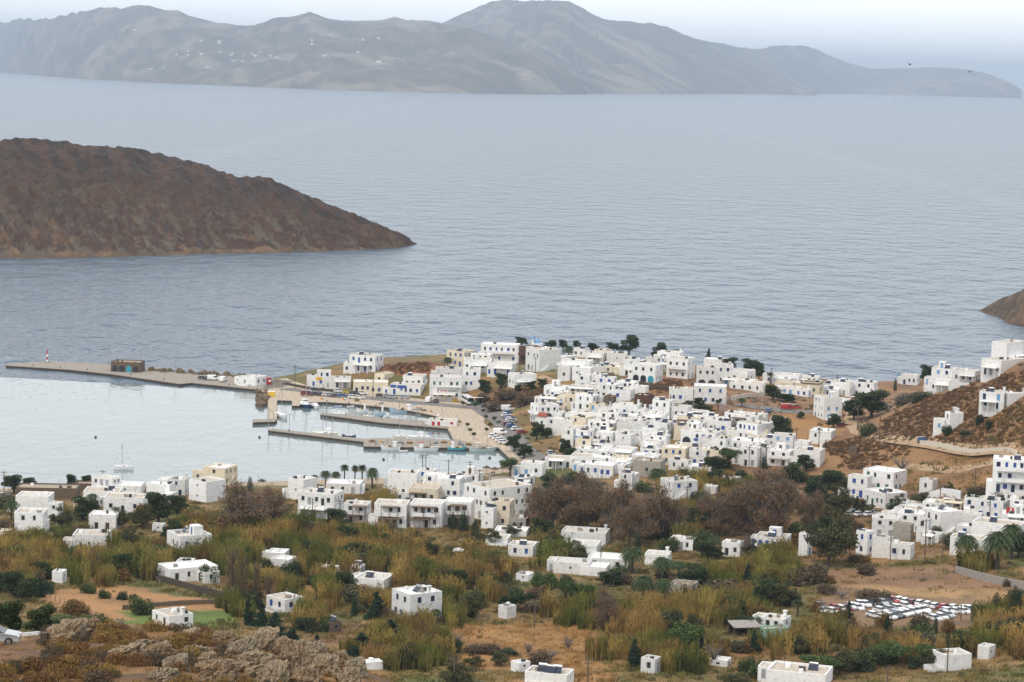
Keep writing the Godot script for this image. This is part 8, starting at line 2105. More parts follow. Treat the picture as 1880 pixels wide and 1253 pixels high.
const WORDS := {"fan_palm": "slender fan palm", "date_palm": "feathery date palm", "umbrella_pine": "flat-topped umbrella pine", "cypress": "narrow dark cypress", "conifer": "dark pyramidal conifer", "brown_tree": "large brown-leaved tree", "broad_tree": "round green leafy tree", "olive_tree": "loose olive-green tree", "poplar": "tall bare brown poplar", "bare_tree": "leafless grey tree", "bush_rust": "rust-coloured thicket bush", "bush_green": "rounded green bush", "bush_dark": "dark evergreen bush", "bush_brown": "dry brown bush", "bush_olive": "olive-coloured bush", "bush_grey": "grey twiggy bush"}
func plants() -> void:
	var proto := {}
	var rg := RandomNumberGenerator.new(); rg.seed = 8
	for t in TREES:
		var kind: String = t[0]
		var variant := kind + str(rg.randi() % 2)
		if not proto.has(variant): proto[variant] = plant(kind)
		var o: Node3D = proto[variant].duplicate()
		var called := kind if not kind.begins_with("bush") else "bush"
		o.name = numbered(called)
		add_child(o)
		o.position = Vector3(t[1], t[2] - .15, t[3])
		o.rotation.y = rg.randf() * TAU
		o.scale = Vector3(t[5], t[4], t[5]) * rg.randf_range(.97, 1.06)
		tag(o, "", "bush" if called == "bush" else "tree")
		named.append([o, WORDS[kind] + near(t[6])])
	for p in proto.values(): p.free()

func clump_mesh(rg: RandomNumberGenerator, n: int, r: float, h: float, w: float, lean: float, tip: Color, leafs := true) -> ArrayMesh:
	var st := start()
	for i in n:
		var a := rg.randf() * TAU; var q := sqrt(rg.randf()) * r
		var b := Vector3(cos(a) * q, -.2, sin(a) * q)
		var hh := h * rg.randf_range(.65, 1.1)
		var out := Vector3(cos(a), 0, sin(a)) * lean * rg.randf_range(.2, 1.0) * hh
		var m := b + Vector3(0, hh * .6, 0) + out * .35; var e := b + Vector3(0, hh, 0) + out
		var s := Vector3(-sin(a + 1.0), 0, cos(a + 1.0)) * w
		var c := Color(1, 1, 1) * rg.randf_range(.72, 1.25)
		st.set_color(c)
		quad(st, m - s * .8, m + s * .8, b + s, b - s)
		st.set_color(c.lerp(tip, .6))
		for p in [m - s * .8, e, m + s * .8]: st.add_vertex(p)
		if leafs:
			for k in 3:
				var f := b.lerp(m, rg.randf_range(.4, 1.0)) if k < 2 else m.lerp(e, rg.randf_range(0, .9))
				var d := Vector3(rg.randfn() * .6, rg.randf_range(.3, 1.6), rg.randfn() * .6).normalized() * rg.randf_range(.6, 1.2)
				st.set_color(c * rg.randf_range(.85, 1.2))
				for p in [f, f + d, f + d * .4 + Vector3(0, w * 2.4, 0)]: st.add_vertex(p)
	return done(st)

func mass(called: String, label: String, category: String, mesh: Mesh, xf: Array, cols: Array) -> void:
	var mm := MultiMesh.new()
	mm.transform_format = MultiMesh.TRANSFORM_3D
	mm.use_colors = true
	mm.mesh = mesh
	mm.instance_count = xf.size()
	for i in xf.size():
		mm.set_instance_transform(i, xf[i]); mm.set_instance_color(i, cols[i])
	var o := MultiMeshInstance3D.new()
	o.name = numbered(called)
	o.multimesh = mm
	o.material_override = M.leaf
	add_child(o)
	tag(o, label, category, "", "stuff")

func spots(poly: PackedVector2Array, each: float, rg: RandomNumberGenerator) -> Array:
	var b := Rect2(poly[0], Vector2.ZERO)
	for p in poly: b = b.expand(p)
	var o := []
	for i in int(b.get_area() / each):
		var p := Vector2(rg.randf_range(b.position.x, b.end.x), rg.randf_range(b.position.y, b.end.y))
		if Geometry2D.is_point_in_polygon(p + Vector2(ns.get_noise_2d(p.x * 6, p.y * 6), ns2.get_noise_2d(p.x * 6, p.y * 6)) * 7.0, poly): o.append(p)
	return o

func free_of_houses(p: Vector2, front := 0.0) -> bool:
	for i in range(0, FOOT.size(), 3):
		var dx := p.x - FOOT[i]; var dz := p.y - FOOT[i + 1]; var r := FOOT[i + 2]
		if dx * dx + dz * dz < r * r: return false
		if front > 0 and absf(dx) < r and dz > 0 and dz < r + front: return false
	return true

func covers() -> void:
	var rg := RandomNumberGenerator.new(); rg.seed = 31
	var reed := clump_mesh(rg, 34, 1.1, 4.2, .10, .22, Color(1.5, 1.25, .9))
	var xf := []; var cols := []
	for pl in REEDS:
		var tone := Color(.25, .21, .048).lerp(Color(.36, .225, .07), rg.randf())
		for p in spots(pv2(pl), 3.1, rg):
			if not free_of_houses(p, 5.0): continue
			if ns2.get_noise_2d(p.x * 5.5 + 90, p.y * 5.5) > .17: continue
			var s := rg.randf_range(.55, 1.3) * (1.0 + .5 * ns.get_noise_2d(p.x * 5, p.y * 5))
			xf.append(Transform3D(Basis(Vector3.UP, rg.randf() * TAU).scaled(Vector3(s, s * rg.randf_range(.8, 1.15), s)), Vector3(p.x, land(p.x, p.y), p.y)))
			var k := tone.lerp(Color(.13, .145, .028), clampf(.38 + ns.get_noise_2d(p.x * 4, p.y * 4) * 2.6, 0, 1)).lerp(Color(.22, .12, .045), clampf(ns2.get_noise_2d(p.x * 6, p.y * 6) * 2.0 - .1, 0, .8))
			cols.append(k * rg.randf_range(.5, 1.25))
	mass("giant_reeds", "tall green and straw-coloured cane thickets filling the plain", "reeds", reed, xf, cols)
	# dry heath on the slopes
	var heath := start()
	leafy(heath, rg, [[Vector3(0, .25, 0), Vector3(.75, .42, .75)], [Vector3(.4, .15, .2), Vector3(.5, .35, .5)]], 120, .20, [Color(1, 1, 1), Color(.7, .66, .62)], .3)
	var heath_mesh := done(heath)
	xf = []; cols = []
	for pl in SCRUB:
		for p in spots(pv2(pl), 1.25, rg):
			if not free_of_houses(p): continue
			var s := rg.randf_range(.5, 1.25)
			xf.append(Transform3D(Basis(Vector3.UP, rg.randf() * TAU).scaled(Vector3(s, s * .8, s)), Vector3(p.x, land(p.x, p.y) + .02, p.y)))
			cols.append(Color(.13, .066, .034).lerp(Color(.23, .125, .055), rg.randf()).lerp(Color(.09, .07, .036), rg.randf() * rg.randf()))
	mass("heath", "low reddish brown heath covering the dry slopes", "heath", heath_mesh, xf, cols)
	# grass and weeds
	var tuft := clump_mesh(rg, 26, .8, .75, .035, .5, Color(1.3, 1.15, .8), false)
	xf = []; cols = []
	for i in 26000:
		var p := Vector2(rg.randf_range(-150, 215), rg.randf_range(-710, -452))
		if absf(p.x) > 30 - p.y * .23: continue
		if not free_of_houses(p): continue
		var k := Color(.22, .14, .045).lerp(Color(.10, .11, .026), clampf(.4 + ns.get_noise_2d(p.x * 2.5, p.y * 2.5) * 2.0, 0, 1))
		var s := rg.randf_range(.5, 1.5)
		if Geometry2D.is_point_in_polygon(p, pv2(PATCH[0][0])) or Geometry2D.is_point_in_polygon(p, pv2(PATCH[1][0])) or Geometry2D.is_point_in_polygon(p, pv2(PATCH[5][0])) or Geometry2D.is_point_in_polygon(p, pv2(PATCH[3][0])) and rg.randf() < .8: continue
		if Geometry2D.is_point_in_polygon(p, pv2(PATCH[2][0])): k = Color(.34, .20, .07)
		xf.append(Transform3D(Basis(Vector3.UP, rg.randf() * TAU).scaled(Vector3(s * 1.4, s, s * 1.4)), Vector3(p.x, land(p.x, p.y), p.y)))
		cols.append(k * rg.randf_range(.75, 1.2))
	for i in 3500:
		var p := Vector2(rg.randf_range(-75, 12), rg.randf_range(-200, -125))
		xf.append(Transform3D(Basis(Vector3.UP, rg.randf() * TAU).scaled(Vector3(.5, .35, .5) * rg.randf_range(.4, 1.2)), Vector3(p.x, hill(p.x, p.y), p.y)))
		cols.append(Color(.30, .17, .06).lerp(Color(.20, .12, .05), rg.randf()) * rg.randf_range(.8, 1.2))
	mass("dry_grass", "dry grass and weeds growing between the bushes", "grass", tuft, xf, cols)
	# small scrub in among the village and the plain
	xf = []; cols = []
	for i in 3600:
		var p := Vector2(rg.randf_range(-140, 200), rg.randf_range(-930, -460))
		if absf(p.x) > 30 - p.y * .23: continue
		if not free_of_houses(p): continue
		var inpatch := false
		for q in PATCH:
			if Geometry2D.is_point_in_polygon(p, pv2(q[0])): inpatch = true
		var h := ground(p.x, p.y)
		if h < QTOP + .3 or inpatch and rg.randf() < .85: continue
		var s := rg.randf_range(.5, 1.5)
		xf.append(Transform3D(Basis(Vector3.UP, rg.randf() * TAU).scaled(Vector3(s, s * .9, s)), Vector3(p.x, h, p.y)))
		cols.append(Color(.055, .075, .026).lerp(Color(.13, .095, .045), rg.randf()))
	mass("undergrowth", "small green and brown weeds growing among the houses", "undergrowth", heath_mesh, xf, cols)

func cushions() -> void:
	var rg := RandomNumberGenerator.new(); rg.seed = 77
	var meshes := []
	var kinds := [[Color(.25, .14, .05), Color(.16, .095, .042)], [Color(.11, .06, .03), Color(.19, .10, .042)], [Color(.15, .11, .036), Color(.25, .145, .042)], [Color(.13, .105, .07), Color(.08, .06, .038)]]
	for k in 4:
		var st := start()
		var l := []
		for i in 6:
			var a := rg.randf() * TAU; var q := rg.randf_range(.15, .5)
			l.append([Vector3(cos(a) * q, .22, sin(a) * q), Vector3(.5, .36, .5) * rg.randf_range(.7, 1.15)])
		leafy(st, rg, l, 1500, .075, kinds[k], .6)
		meshes.append(done(st))
	var words := ["rusty orange cushion shrub on the rocky hillside", "dark brown cushion shrub on the rocky hillside", "olive cushion shrub on the rocky hillside", "grey twiggy cushion shrub on the rocky hillside"]
	for i in range(0, CUSH.size(), 5):
		var s := CUSH[i + 3]; var k := int(CUSH[i + 4])
		var o := obj("cushion_shrub", meshes[k], M.leaf, self, Vector3(CUSH[i], hill(CUSH[i], CUSH[i + 2]) - .05 * s, CUSH[i + 2]), Vector3(s, s * rg.randf_range(1.05, 1.45), s), Vector3(0, rg.randf() * 360, 0))
		tag(o, words[k], "shrub", words[k].replace("shrub", "shrubs"))

func stone_mesh(sd: int, sx: float, sy: float, sz: float, layered: float) -> ArrayMesh:
	var n := FastNoiseLite.new(); n.seed = sd; n.frequency = .9; n.fractal_octaves = 3
	var rows := 20; var cols := 30
	var v := PackedVector3Array(); var c := PackedColorArray()
	for r in rows + 1:
		for k in cols + 1:
			var a := TAU * k / cols; var b := PI * r / rows - PI / 2
			var d := Vector3(cos(a) * cos(b), sin(b), sin(a) * cos(b))
			# squarish, split into tilted layers
			d = d / pow(pow(absf(d.x), 3.5) + pow(absf(d.y), 3.5) + pow(absf(d.z), 3.5), 1 / 3.5)
			var lay := (d.y * .9 + d.x * .42) * 5.0
			var step := (lay - floorf(lay))
			var q := 1.0 + n.get_noise_3dv(d * 1.3) * .38 + layered * (.5 - step) * .24 + n.get_noise_3dv(d * 5.0) * .09
			v.append(Vector3(d.x * sx, d.y * sy, d.z * sz) * q)
			c.append(Color.WHITE)
	var st := SurfaceTool.new()
	st.begin(Mesh.PRIMITIVE_TRIANGLES)
	st.set_smooth_group(-1)
	for r in rows:
		for k in cols:
			var i := r * (cols + 1) + k
			quad(st, v[i + cols + 1], v[i + cols + 2], v[i + 1], v[i])
	return done(st)

func rocks() -> void:
	var ms := []
	for i in 6: ms.append(stone_mesh(40 + i, .5, .5, .5, 1.0))
	var k := 0
	for r in ROCKS:
		var o := obj("rock_outcrop", ms[k % 6], [M.rock, M.rock2, M.rock3][k % 3], self, Vector3(r[0], r[1] + r[4] * .28, r[2]), Vector3(r[3] * .72, r[4] * 1.5, maxf(r[3] * .55, 1.2)), Vector3(-10, r[5] * 2.0, 16))
		tag(o, "large layered grey rock jutting from the foreground hillside" if r[3] > 2.4 else "small layered grey rock on the foreground hillside", "rock", "large foreground rocks" if r[3] > 2.4 else "small foreground rocks")
		k += 1
	var bs := []
	for i in 4: bs.append(stone_mesh(60 + i, .55, .45, .5, .2))
	for i in range(0, BOULD.size(), 4):
		var s := BOULD[i + 3] * 2.0
		var o := obj("boulder", bs[i / 4 % 4], M.boulder, self, Vector3(BOULD[i], BOULD[i + 1], BOULD[i + 2]), Vector3(s, s * .85, s), Vector3(i * 7 % 40, i * 53 % 360, i * 11 % 30))
		var heap := i < 46 * 4
		tag(o, "brown boulder heaped at the root of the mole" if heap else "dark boulder of the breakwater along the ferry pier", "boulder", "boulders heaped by the mole" if heap else "breakwater boulders")

# ---------------------------------------------------------------- vehicles
func prism(pts: Array, half: Array) -> ArrayMesh:
	# side outline x, y with its half width at each point
	var st := start()
	var n := pts.size()
	for i in n:
		var j := (i + 1) % n
		quad(st, Vector3(pts[i].x, pts[i].y, -half[i]), Vector3(pts[j].x, pts[j].y, -half[j]), Vector3(pts[j].x, pts[j].y, half[j]), Vector3(pts[i].x, pts[i].y, half[i]))
	var tri := Geometry2D.triangulate_polygon(PackedVector2Array(pts))
	for s in [-1.0, 1.0]:
		for i in range(0, tri.size(), 3):
			for k in ([0, 1, 2] if s > 0 else [0, 2, 1]):
				var q := tri[i + k]
				st.add_vertex(Vector3(pts[q].x, pts[q].y, half[q] * s))
	return done(st)

var car_parts := {}
func make_car(kind: String) -> Node3D:
	var o := Node3D.new()
	var big := kind in ["van", "truck"]
	var L := 4.9 if big else 4.1; var W := .93 if big else .84; var Hh := 2.05 if big else 1.48
	if not car_parts.has(kind):
		var x := L / 2
		var body: ArrayMesh; var glass: ArrayMesh; var top: ArrayMesh
		if big:
			body = prism([Vector2(-x, .35), Vector2(-x, 1.15), Vector2(x * .72, 1.15), Vector2(x * .97, .95), Vector2(x, .35)], [W, W, W, W * .94, W * .94])
			glass = prism([Vector2(-x + .04, 1.15), Vector2(-x + .1, 1.75), Vector2(x * .46, 1.75), Vector2(x * .70, 1.15)], [W - .02, W - .08, W - .08, W - .02])
			top = prism([Vector2(-x, 1.15), Vector2(-x + .04, 1.98), Vector2(x * .36, 2.05), Vector2(x * .47, 1.76), Vector2(x * .1, 1.72), Vector2(x * .06, 1.15)], [W + .005, W - .06, W - .1, W - .06, W - .05, W + .005])
		else:
			body = prism([Vector2(-x, .32), Vector2(-x * 1.0, .72), Vector2(-x * .96, .98), Vector2(x * .42, .98), Vector2(x * .93, .80), Vector2(x, .62), Vector2(x, .3)], [W * .94, W * .97, W * .93, W, W * .93, W * .88, W * .88])
			glass = prism([Vector2(-x * .93, .98), Vector2(-x * .76, 1.40), Vector2(x * .04, 1.42), Vector2(x * .46, .97)], [W * .92, W * .76, W * .76, W * .92])
			top = prism([Vector2(-x * .82, 1.36), Vector2(-x * .72, 1.47), Vector2(-x * .05, 1.48), Vector2(x * .1, 1.40)], [W * .76, W * .74, W * .74, W * .76])
		car_parts[kind] = [body, glass, top]
	obj("body", car_parts[kind][0], M.paint_w, o)
	obj("windows", car_parts[kind][1], M.glass, o)
	obj("roof", car_parts[kind][2], M.paint_w, o)
	if not big:
		for s in [-1.0, 1.0]:
			box("pillar", o, Vector3(-L * .07, 1.19, s * W * .86), Vector3(.10, .44, .05), M.paint_w, Vector3(s * 19, 0, 0))
	for p in [Vector3(L * .31, .32, 1), Vector3(L * .31, .32, -1), Vector3(-L * .31, .32, 1), Vector3(-L * .31, .32, -1)]:
		var wn := Node3D.new(); wn.name = "wheel"; o.add_child(wn, true)
		wn.position = Vector3(p.x, .32, p.z * (W - .07))
		obj("tyre", ucyl, M.tyre, wn, Vector3.ZERO, Vector3(.32, .2, .32), Vector3(90, 0, 0))
		obj("rim", ucyl, M.steel, wn, Vector3(0, 0, p.z * .02), Vector3(.19, .19, .19), Vector3(90, 0, 0))
	for s in [-1.0, 1.0]:
		box("headlight", o, Vector3(L / 2 - .07, .68, s * W * .66), Vector3(.16, .14, .32), M.lampglass)
		box("taillight", o, Vector3(-L / 2 + .03, .78, s * W * .78), Vector3(.10, .26, .16), M.taillight)
	return o

func cars() -> void:
	for c in CARS:
		var kind: String = c[5]
		var o := make_car("van" if kind in ["van", "truck"] else "")
		o.name = numbered("parked_van" if kind == "van" else "truck" if kind == "truck" else "parked_car")
		add_child(o)
		var paint: Material = M["paint_" + c[4]]
		for n in o.get_children():
			if n is MeshInstance3D and (n.name.begins_with("body") or n.name.begins_with("roof") or n.name.begins_with("pillar")): n.material_override = paint
		o.position = Vector3(c[0], c[1] + (.14 if c[2] < -800 else .02), c[2])
		o.rotation_degrees.y = c[3]
		if c[6] == 13: o.scale = Vector3.ONE * .93
		tag(o, "", "car" if kind == "" else kind)
		named.append([o, {"w": "white", "k": "dark", "r": "red", "m": "dark red", "s": "silver", "b": "blue", "y": "yellow"}[c[4]] + " " + (kind if kind else "car") + (" parked in the dirt car park" if c[6] == 13 else " parked" + near(c[6]))])

# ---------------------------------------------------------------- boats
func hull_mesh(L: float, B: float, fb: float, stern: float) -> Array:
	var st := start(); var dk := start()
	var n := 14
	var P := []
	for i in n + 1:
		var t := float(i) / n                                   # stern to bow
		var b := B / 2 * (lerpf(stern, 1.0, smoothstep(0, .4, t)) if t < .5 else sqrt(maxf(0.0, 1.0 - pow((t - .5) / .5, 2.4))))
		var y := fb * (1.0 + .55 * pow(absf(t - .42) * 1.7, 2.0))
		var x := (t - .5) * L
		P.append([Vector3(x * .93, -.35, 0), Vector3(x * .95, -.02, b * .78), Vector3(x, y, b + .02), Vector3(x, y - .14, b * .93)])
	for i in n:
		for s in [1.0, -1.0]:
			var m := Vector3(1, 1, s)
			for k in 2: quad(st, P[i][k + 1] * m, P[i + 1][k + 1] * m, P[i + 1][k] * m, P[i][k] * m)
			quad(st, P[i][3] * m, P[i + 1][3] * m, P[i + 1][2] * m, P[i][2] * m)
		var f := Vector3(1, 1, -1)
		quad(dk, P[i][3] * f, P[i + 1][3] * f, P[i + 1][3], P[i][3])
	var f := Vector3(1, 1, -1)
	quad(st, P[0][2], P[0][2] * f, P[0][1] * f, P[0][1])
	return [done(st), done(dk)]

func boats() -> void:
	for b in BOATS:
		var kind: String = b[0]; var L: float = b[4]
		L = clampf(L, 3.2, 16.0)
		var o := thing({"yacht": "sailing_yacht", "ketch": "sailing_yacht", "motorsailer": "motor_sailer", "motor": "motorboat", "caique": "fishing_boat", "dinghy": "dinghy"}[kind], b[6], "boat", Vector3(b[1], 0, b[2]), b[3])
		var fb := {"yacht": .95, "ketch": 1.15, "motorsailer": 1.1, "motor": .75, "caique": 1.0, "dinghy": .42}[kind] as float
		var B := L * (.30 if kind in ["yacht", "ketch"] else .34)
		var hm := hull_mesh(L, B, fb, .3 if kind in ["caique"] else .72)
		obj("hull", hm[0], M["hull_" + b[5]], o)
		obj("deck", hm[1], M.canvas if kind != "caique" else M.wood, o)
		if b[5] == "teal":
			var lower := hull_mesh(L * 1.004, B * 1.01, .28, .3)
			obj("boot_stripe", lower[0], M.hull_purple, o)
		if kind in ["yacht", "ketch", "motorsailer"]:
			var cab := prism([Vector2(-L * .22, fb * .9), Vector2(-L * .20, fb * .9 + .62), Vector2(L * .10, fb * .9 + .55), Vector2(L * .2, fb * .9)], [B * .27, B * .24, B * .2, B * .14])
			obj("cabin", cab, M.white, o)
			for s in [-1.0, 1.0]:
				box("porthole", o, Vector3(-L * .06, fb * .9 + .34, s * B * .25), Vector3(L * .14, .16, .05), M.glass)
			if kind != "yacht":
				box("wheelhouse", o, Vector3(-L * .14, fb + 1.0, 0), Vector3(L * .2, 1.2, B * .46), M.white)
				box("wheelhouse_window", o, Vector3(-L * .14, fb + 1.2, 0), Vector3(L * .205, .45, B * .40), M.glass)
			var mh := L * (1.25 if kind != "motorsailer" else 1.2)
			rod("mast", o, Vector3(L * .06, fb * .5, 0), Vector3(L * .06, mh, 0), .085, M.greyframe)
			rod("boom", o, Vector3(L * .05, fb + 1.25, 0), Vector3(-L * .33, fb + 1.3, 0), .10, M.canvas)
			rod("forestay", o, Vector3(L * .06, mh * .97, 0), Vector3(L * .49, fb * 1.3, 0), .02, M.dark)
			rod("backstay", o, Vector3(L * .06, mh * .97, 0), Vector3(-L * .48, fb * 1.1, 0), .02, M.dark)
			if kind == "ketch": rod("mizzen_mast", o, Vector3(-L * .3, fb * .5, 0), Vector3(-L * .3, mh * .66, 0), .07, M.greyframe)
			if "flag" in b[6]: box("flag", o, Vector3(-L * .50, fb + 1.3, 0), Vector3(.8, .55, .03), M.lightblue)
		elif kind == "caique":
			var hx := -L * .2
			box("wheelhouse", o, Vector3(hx, fb + .85, 0), Vector3(L * .17, 1.7, B * .5), M.white if b[5] != "greengrey" else M.cream)
			box("wheelhouse_window", o, Vector3(hx, fb + 1.25, 0), Vector3(L * .175, .5, B * .42), M.glass)
			box("wheelhouse_roof", o, Vector3(hx, fb + 1.78, 0), Vector3(L * .21, .14, B * .6), M.red if "red" in b[6] else M.cream if b[5] == "greengrey" else M.white)
			rod("mast", o, Vector3(L * .16, fb * .5, 0), Vector3(L * .16, fb + 3.2, 0), .06, M.wood)
			rod("stem_post", o, Vector3(L * .5, fb * .8, 0), Vector3(L * .52, fb * 1.9, 0), .09, M["hull_" + b[5]])
			box("fish_hold", o, Vector3(L * .05, fb + .15, 0), Vector3(L * .12, .5, B * .4), M.wood)
			for q in 3: box("fish_crate", o, Vector3(L * (.15 + .06 * q), fb + .1, (q - 1) * .4), Vector3(.6, .35, .4), [M.yellow, M.white, M.orange][q])
			if "awning" in b[6]:
				box("awning", o, Vector3(-L * .36, fb + 1.9, 0), Vector3(L * .26, .08, B * .62), M.teal)
				for q in [[-.47, 1], [-.47, -1], [-.25, 1], [-.25, -1]]: rod("awning_post", o, Vector3(L * q[0], fb * .8, q[1] * B * .28), Vector3(L * q[0], fb + 1.88, q[1] * B * .28), .03, M.steel)
		elif kind == "motor":
			obj("cabin", prism([Vector2(-L * .1, fb * .8), Vector2(-L * .08, fb + .8), Vector2(L * .08, fb + .75), Vector2(L * .26, fb * .9)], [B * .36, B * .3, B * .28, B * .2]), M.white, o)
			box("windscreen", o, Vector3(L * .02, fb + .5, 0), Vector3(L * .16, .3, B * .58), M.glass)
			box("outboard", o, Vector3(-L * .5, fb * .9, 0), Vector3(.35, .8, .35), M.dark)
		else:
			box("thwart", o, Vector3(0, fb * .8, 0), Vector3(.3, .06, B * .8), M.wood)
			box("outboard", o, Vector3(-L * .48, fb * .9, 0), Vector3(.25, .55, .25), M.dark)

# ---------------------------------------------------------------- street furniture and the rest
func furniture() -> void:
	for p in POLES:
		var o := thing("utility_pole", "", "pole", Vector3(p[0], p[1], p[2]))
		named.append([o, "wooden utility pole" + near(p[4])])
		rod("pole", o, Vector3(0, -1, 0), Vector3(0, p[3], 0), .13, M.pole)
		box("crossarm", o, Vector3(0, p[3] - .5, 0), Vector3(1.9, .12, .12), M.pole)
		if fmod(absf(p[0]), 2.0) < 1.0: box("crossarm", o, Vector3(0, p[3] - 1.2, 0), Vector3(1.5, .12, .12), M.pole)
		for q in [-.85, .85]: rod("insulator", o, Vector3(q, p[3] - .44, 0), Vector3(q, p[3] - .2, 0), .06, M.greyframe)
	for p in LAMPS:
		var o := thing("lamp_post", "", "lamp post", Vector3(p[0], p[1], p[2]))
		named.append([o, "slim grey lamp mast" + near(p[4])])
		rod("mast", o, Vector3(0, -.5, 0), Vector3(0, p[3], 0), .09, M.greyframe)
		box("lamp_head", o, Vector3(.6, p[3], 0), Vector3(1.4, .14, .3), M.greyframe)
		box("lamp_head", o, Vector3(-.6, p[3] - .01, 0), Vector3(1.0, .14, .3), M.greyframe)
	# wires along the shore
	for i in range(1, POLES.size()):
		var a = POLES[i - 1]; var b = POLES[i]
		var pa := Vector3(a[0], a[1] + a[3] - .2, a[2]); var pb := Vector3(b[0], b[1] + b[3] - .2, b[2])
		if pa.distance_to(pb) > 70 or pa.distance_to(pb) < 6: continue
		var st := start()
		var pts := []; var rr := []
		for k in 9:
			pts.append(pa.lerp(pb, k / 8.0) - Vector3(0, sin(PI * k / 8.0) * .9, 0)); rr.append(.022)
		tube(st, pts, rr, 4)
		named.append([tag(obj("power_line", done(st), M.dark, self), "", "wire"), "thin sagging power line" + near(a[4])])
	# fence posts by the orange field, ball court cage
	var fe := thing("wire_fence", "row of thin fence posts along the orange field", "fence", Vector3(FENCE[0], FENCE[1], FENCE[2]))
	for i in range(0, FENCE.size(), 3):
		var q := Vector3(FENCE[i], FENCE[i + 1], FENCE[i + 2]) - fe.position
		rod("post", fe, q + Vector3(0, -.3, 0), q + Vector3(0, 1.3, 0), .06, M.pole)
		if i > 0:
			var e := Vector3(FENCE[i - 3], FENCE[i - 2], FENCE[i - 1]) - fe.position
			for y in [.5, 1.1]: rod("wire", fe, e + Vector3(0, y, 0), q + Vector3(0, y, 0), .015, M.steel)
	var co := thing("court_fence", "tall wire cage around the ball court", "fence", Vector3(COURT[0], COURT[1], COURT[2]))
	for i in range(0, COURT.size(), 3):
		var q := Vector3(COURT[i], COURT[i + 1], COURT[i + 2]) - co.position
		rod("post", co, q + Vector3(0, -.5, 0), q + Vector3(0, 4.2, 0), .06, M.greyframe)
		if i > 0:
			var e := Vector3(COURT[i - 3], COURT[i - 2], COURT[i - 1]) - co.position
			for y in [.3, 1.6, 2.9, 4.15]: rod("rail", co, e + Vector3(0, y, 0), q + Vector3(0, y, 0), .03, M.greyframe)
	# beacon on the pier head
	var bp := Vector3(-197.9,1,-1013.36)
	var be := thing("harbour_beacon", "small red and white light beacon on the pier head", "beacon", bp)
	for k in 4: rod("band", be, Vector3(0, k * 1.2, 0), Vector3(0, k * 1.2 + 1.2, 0), .42 - k * .05, M.red if k % 2 == 1 else M.white)
	rod("lantern", be, Vector3(0, 4.8, 0), Vector3(0, 5.6, 0), .18, M.red)
	box("base", be, Vector3(0, .1, 0), Vector3(1.8, .6, 1.8), M.concrete)

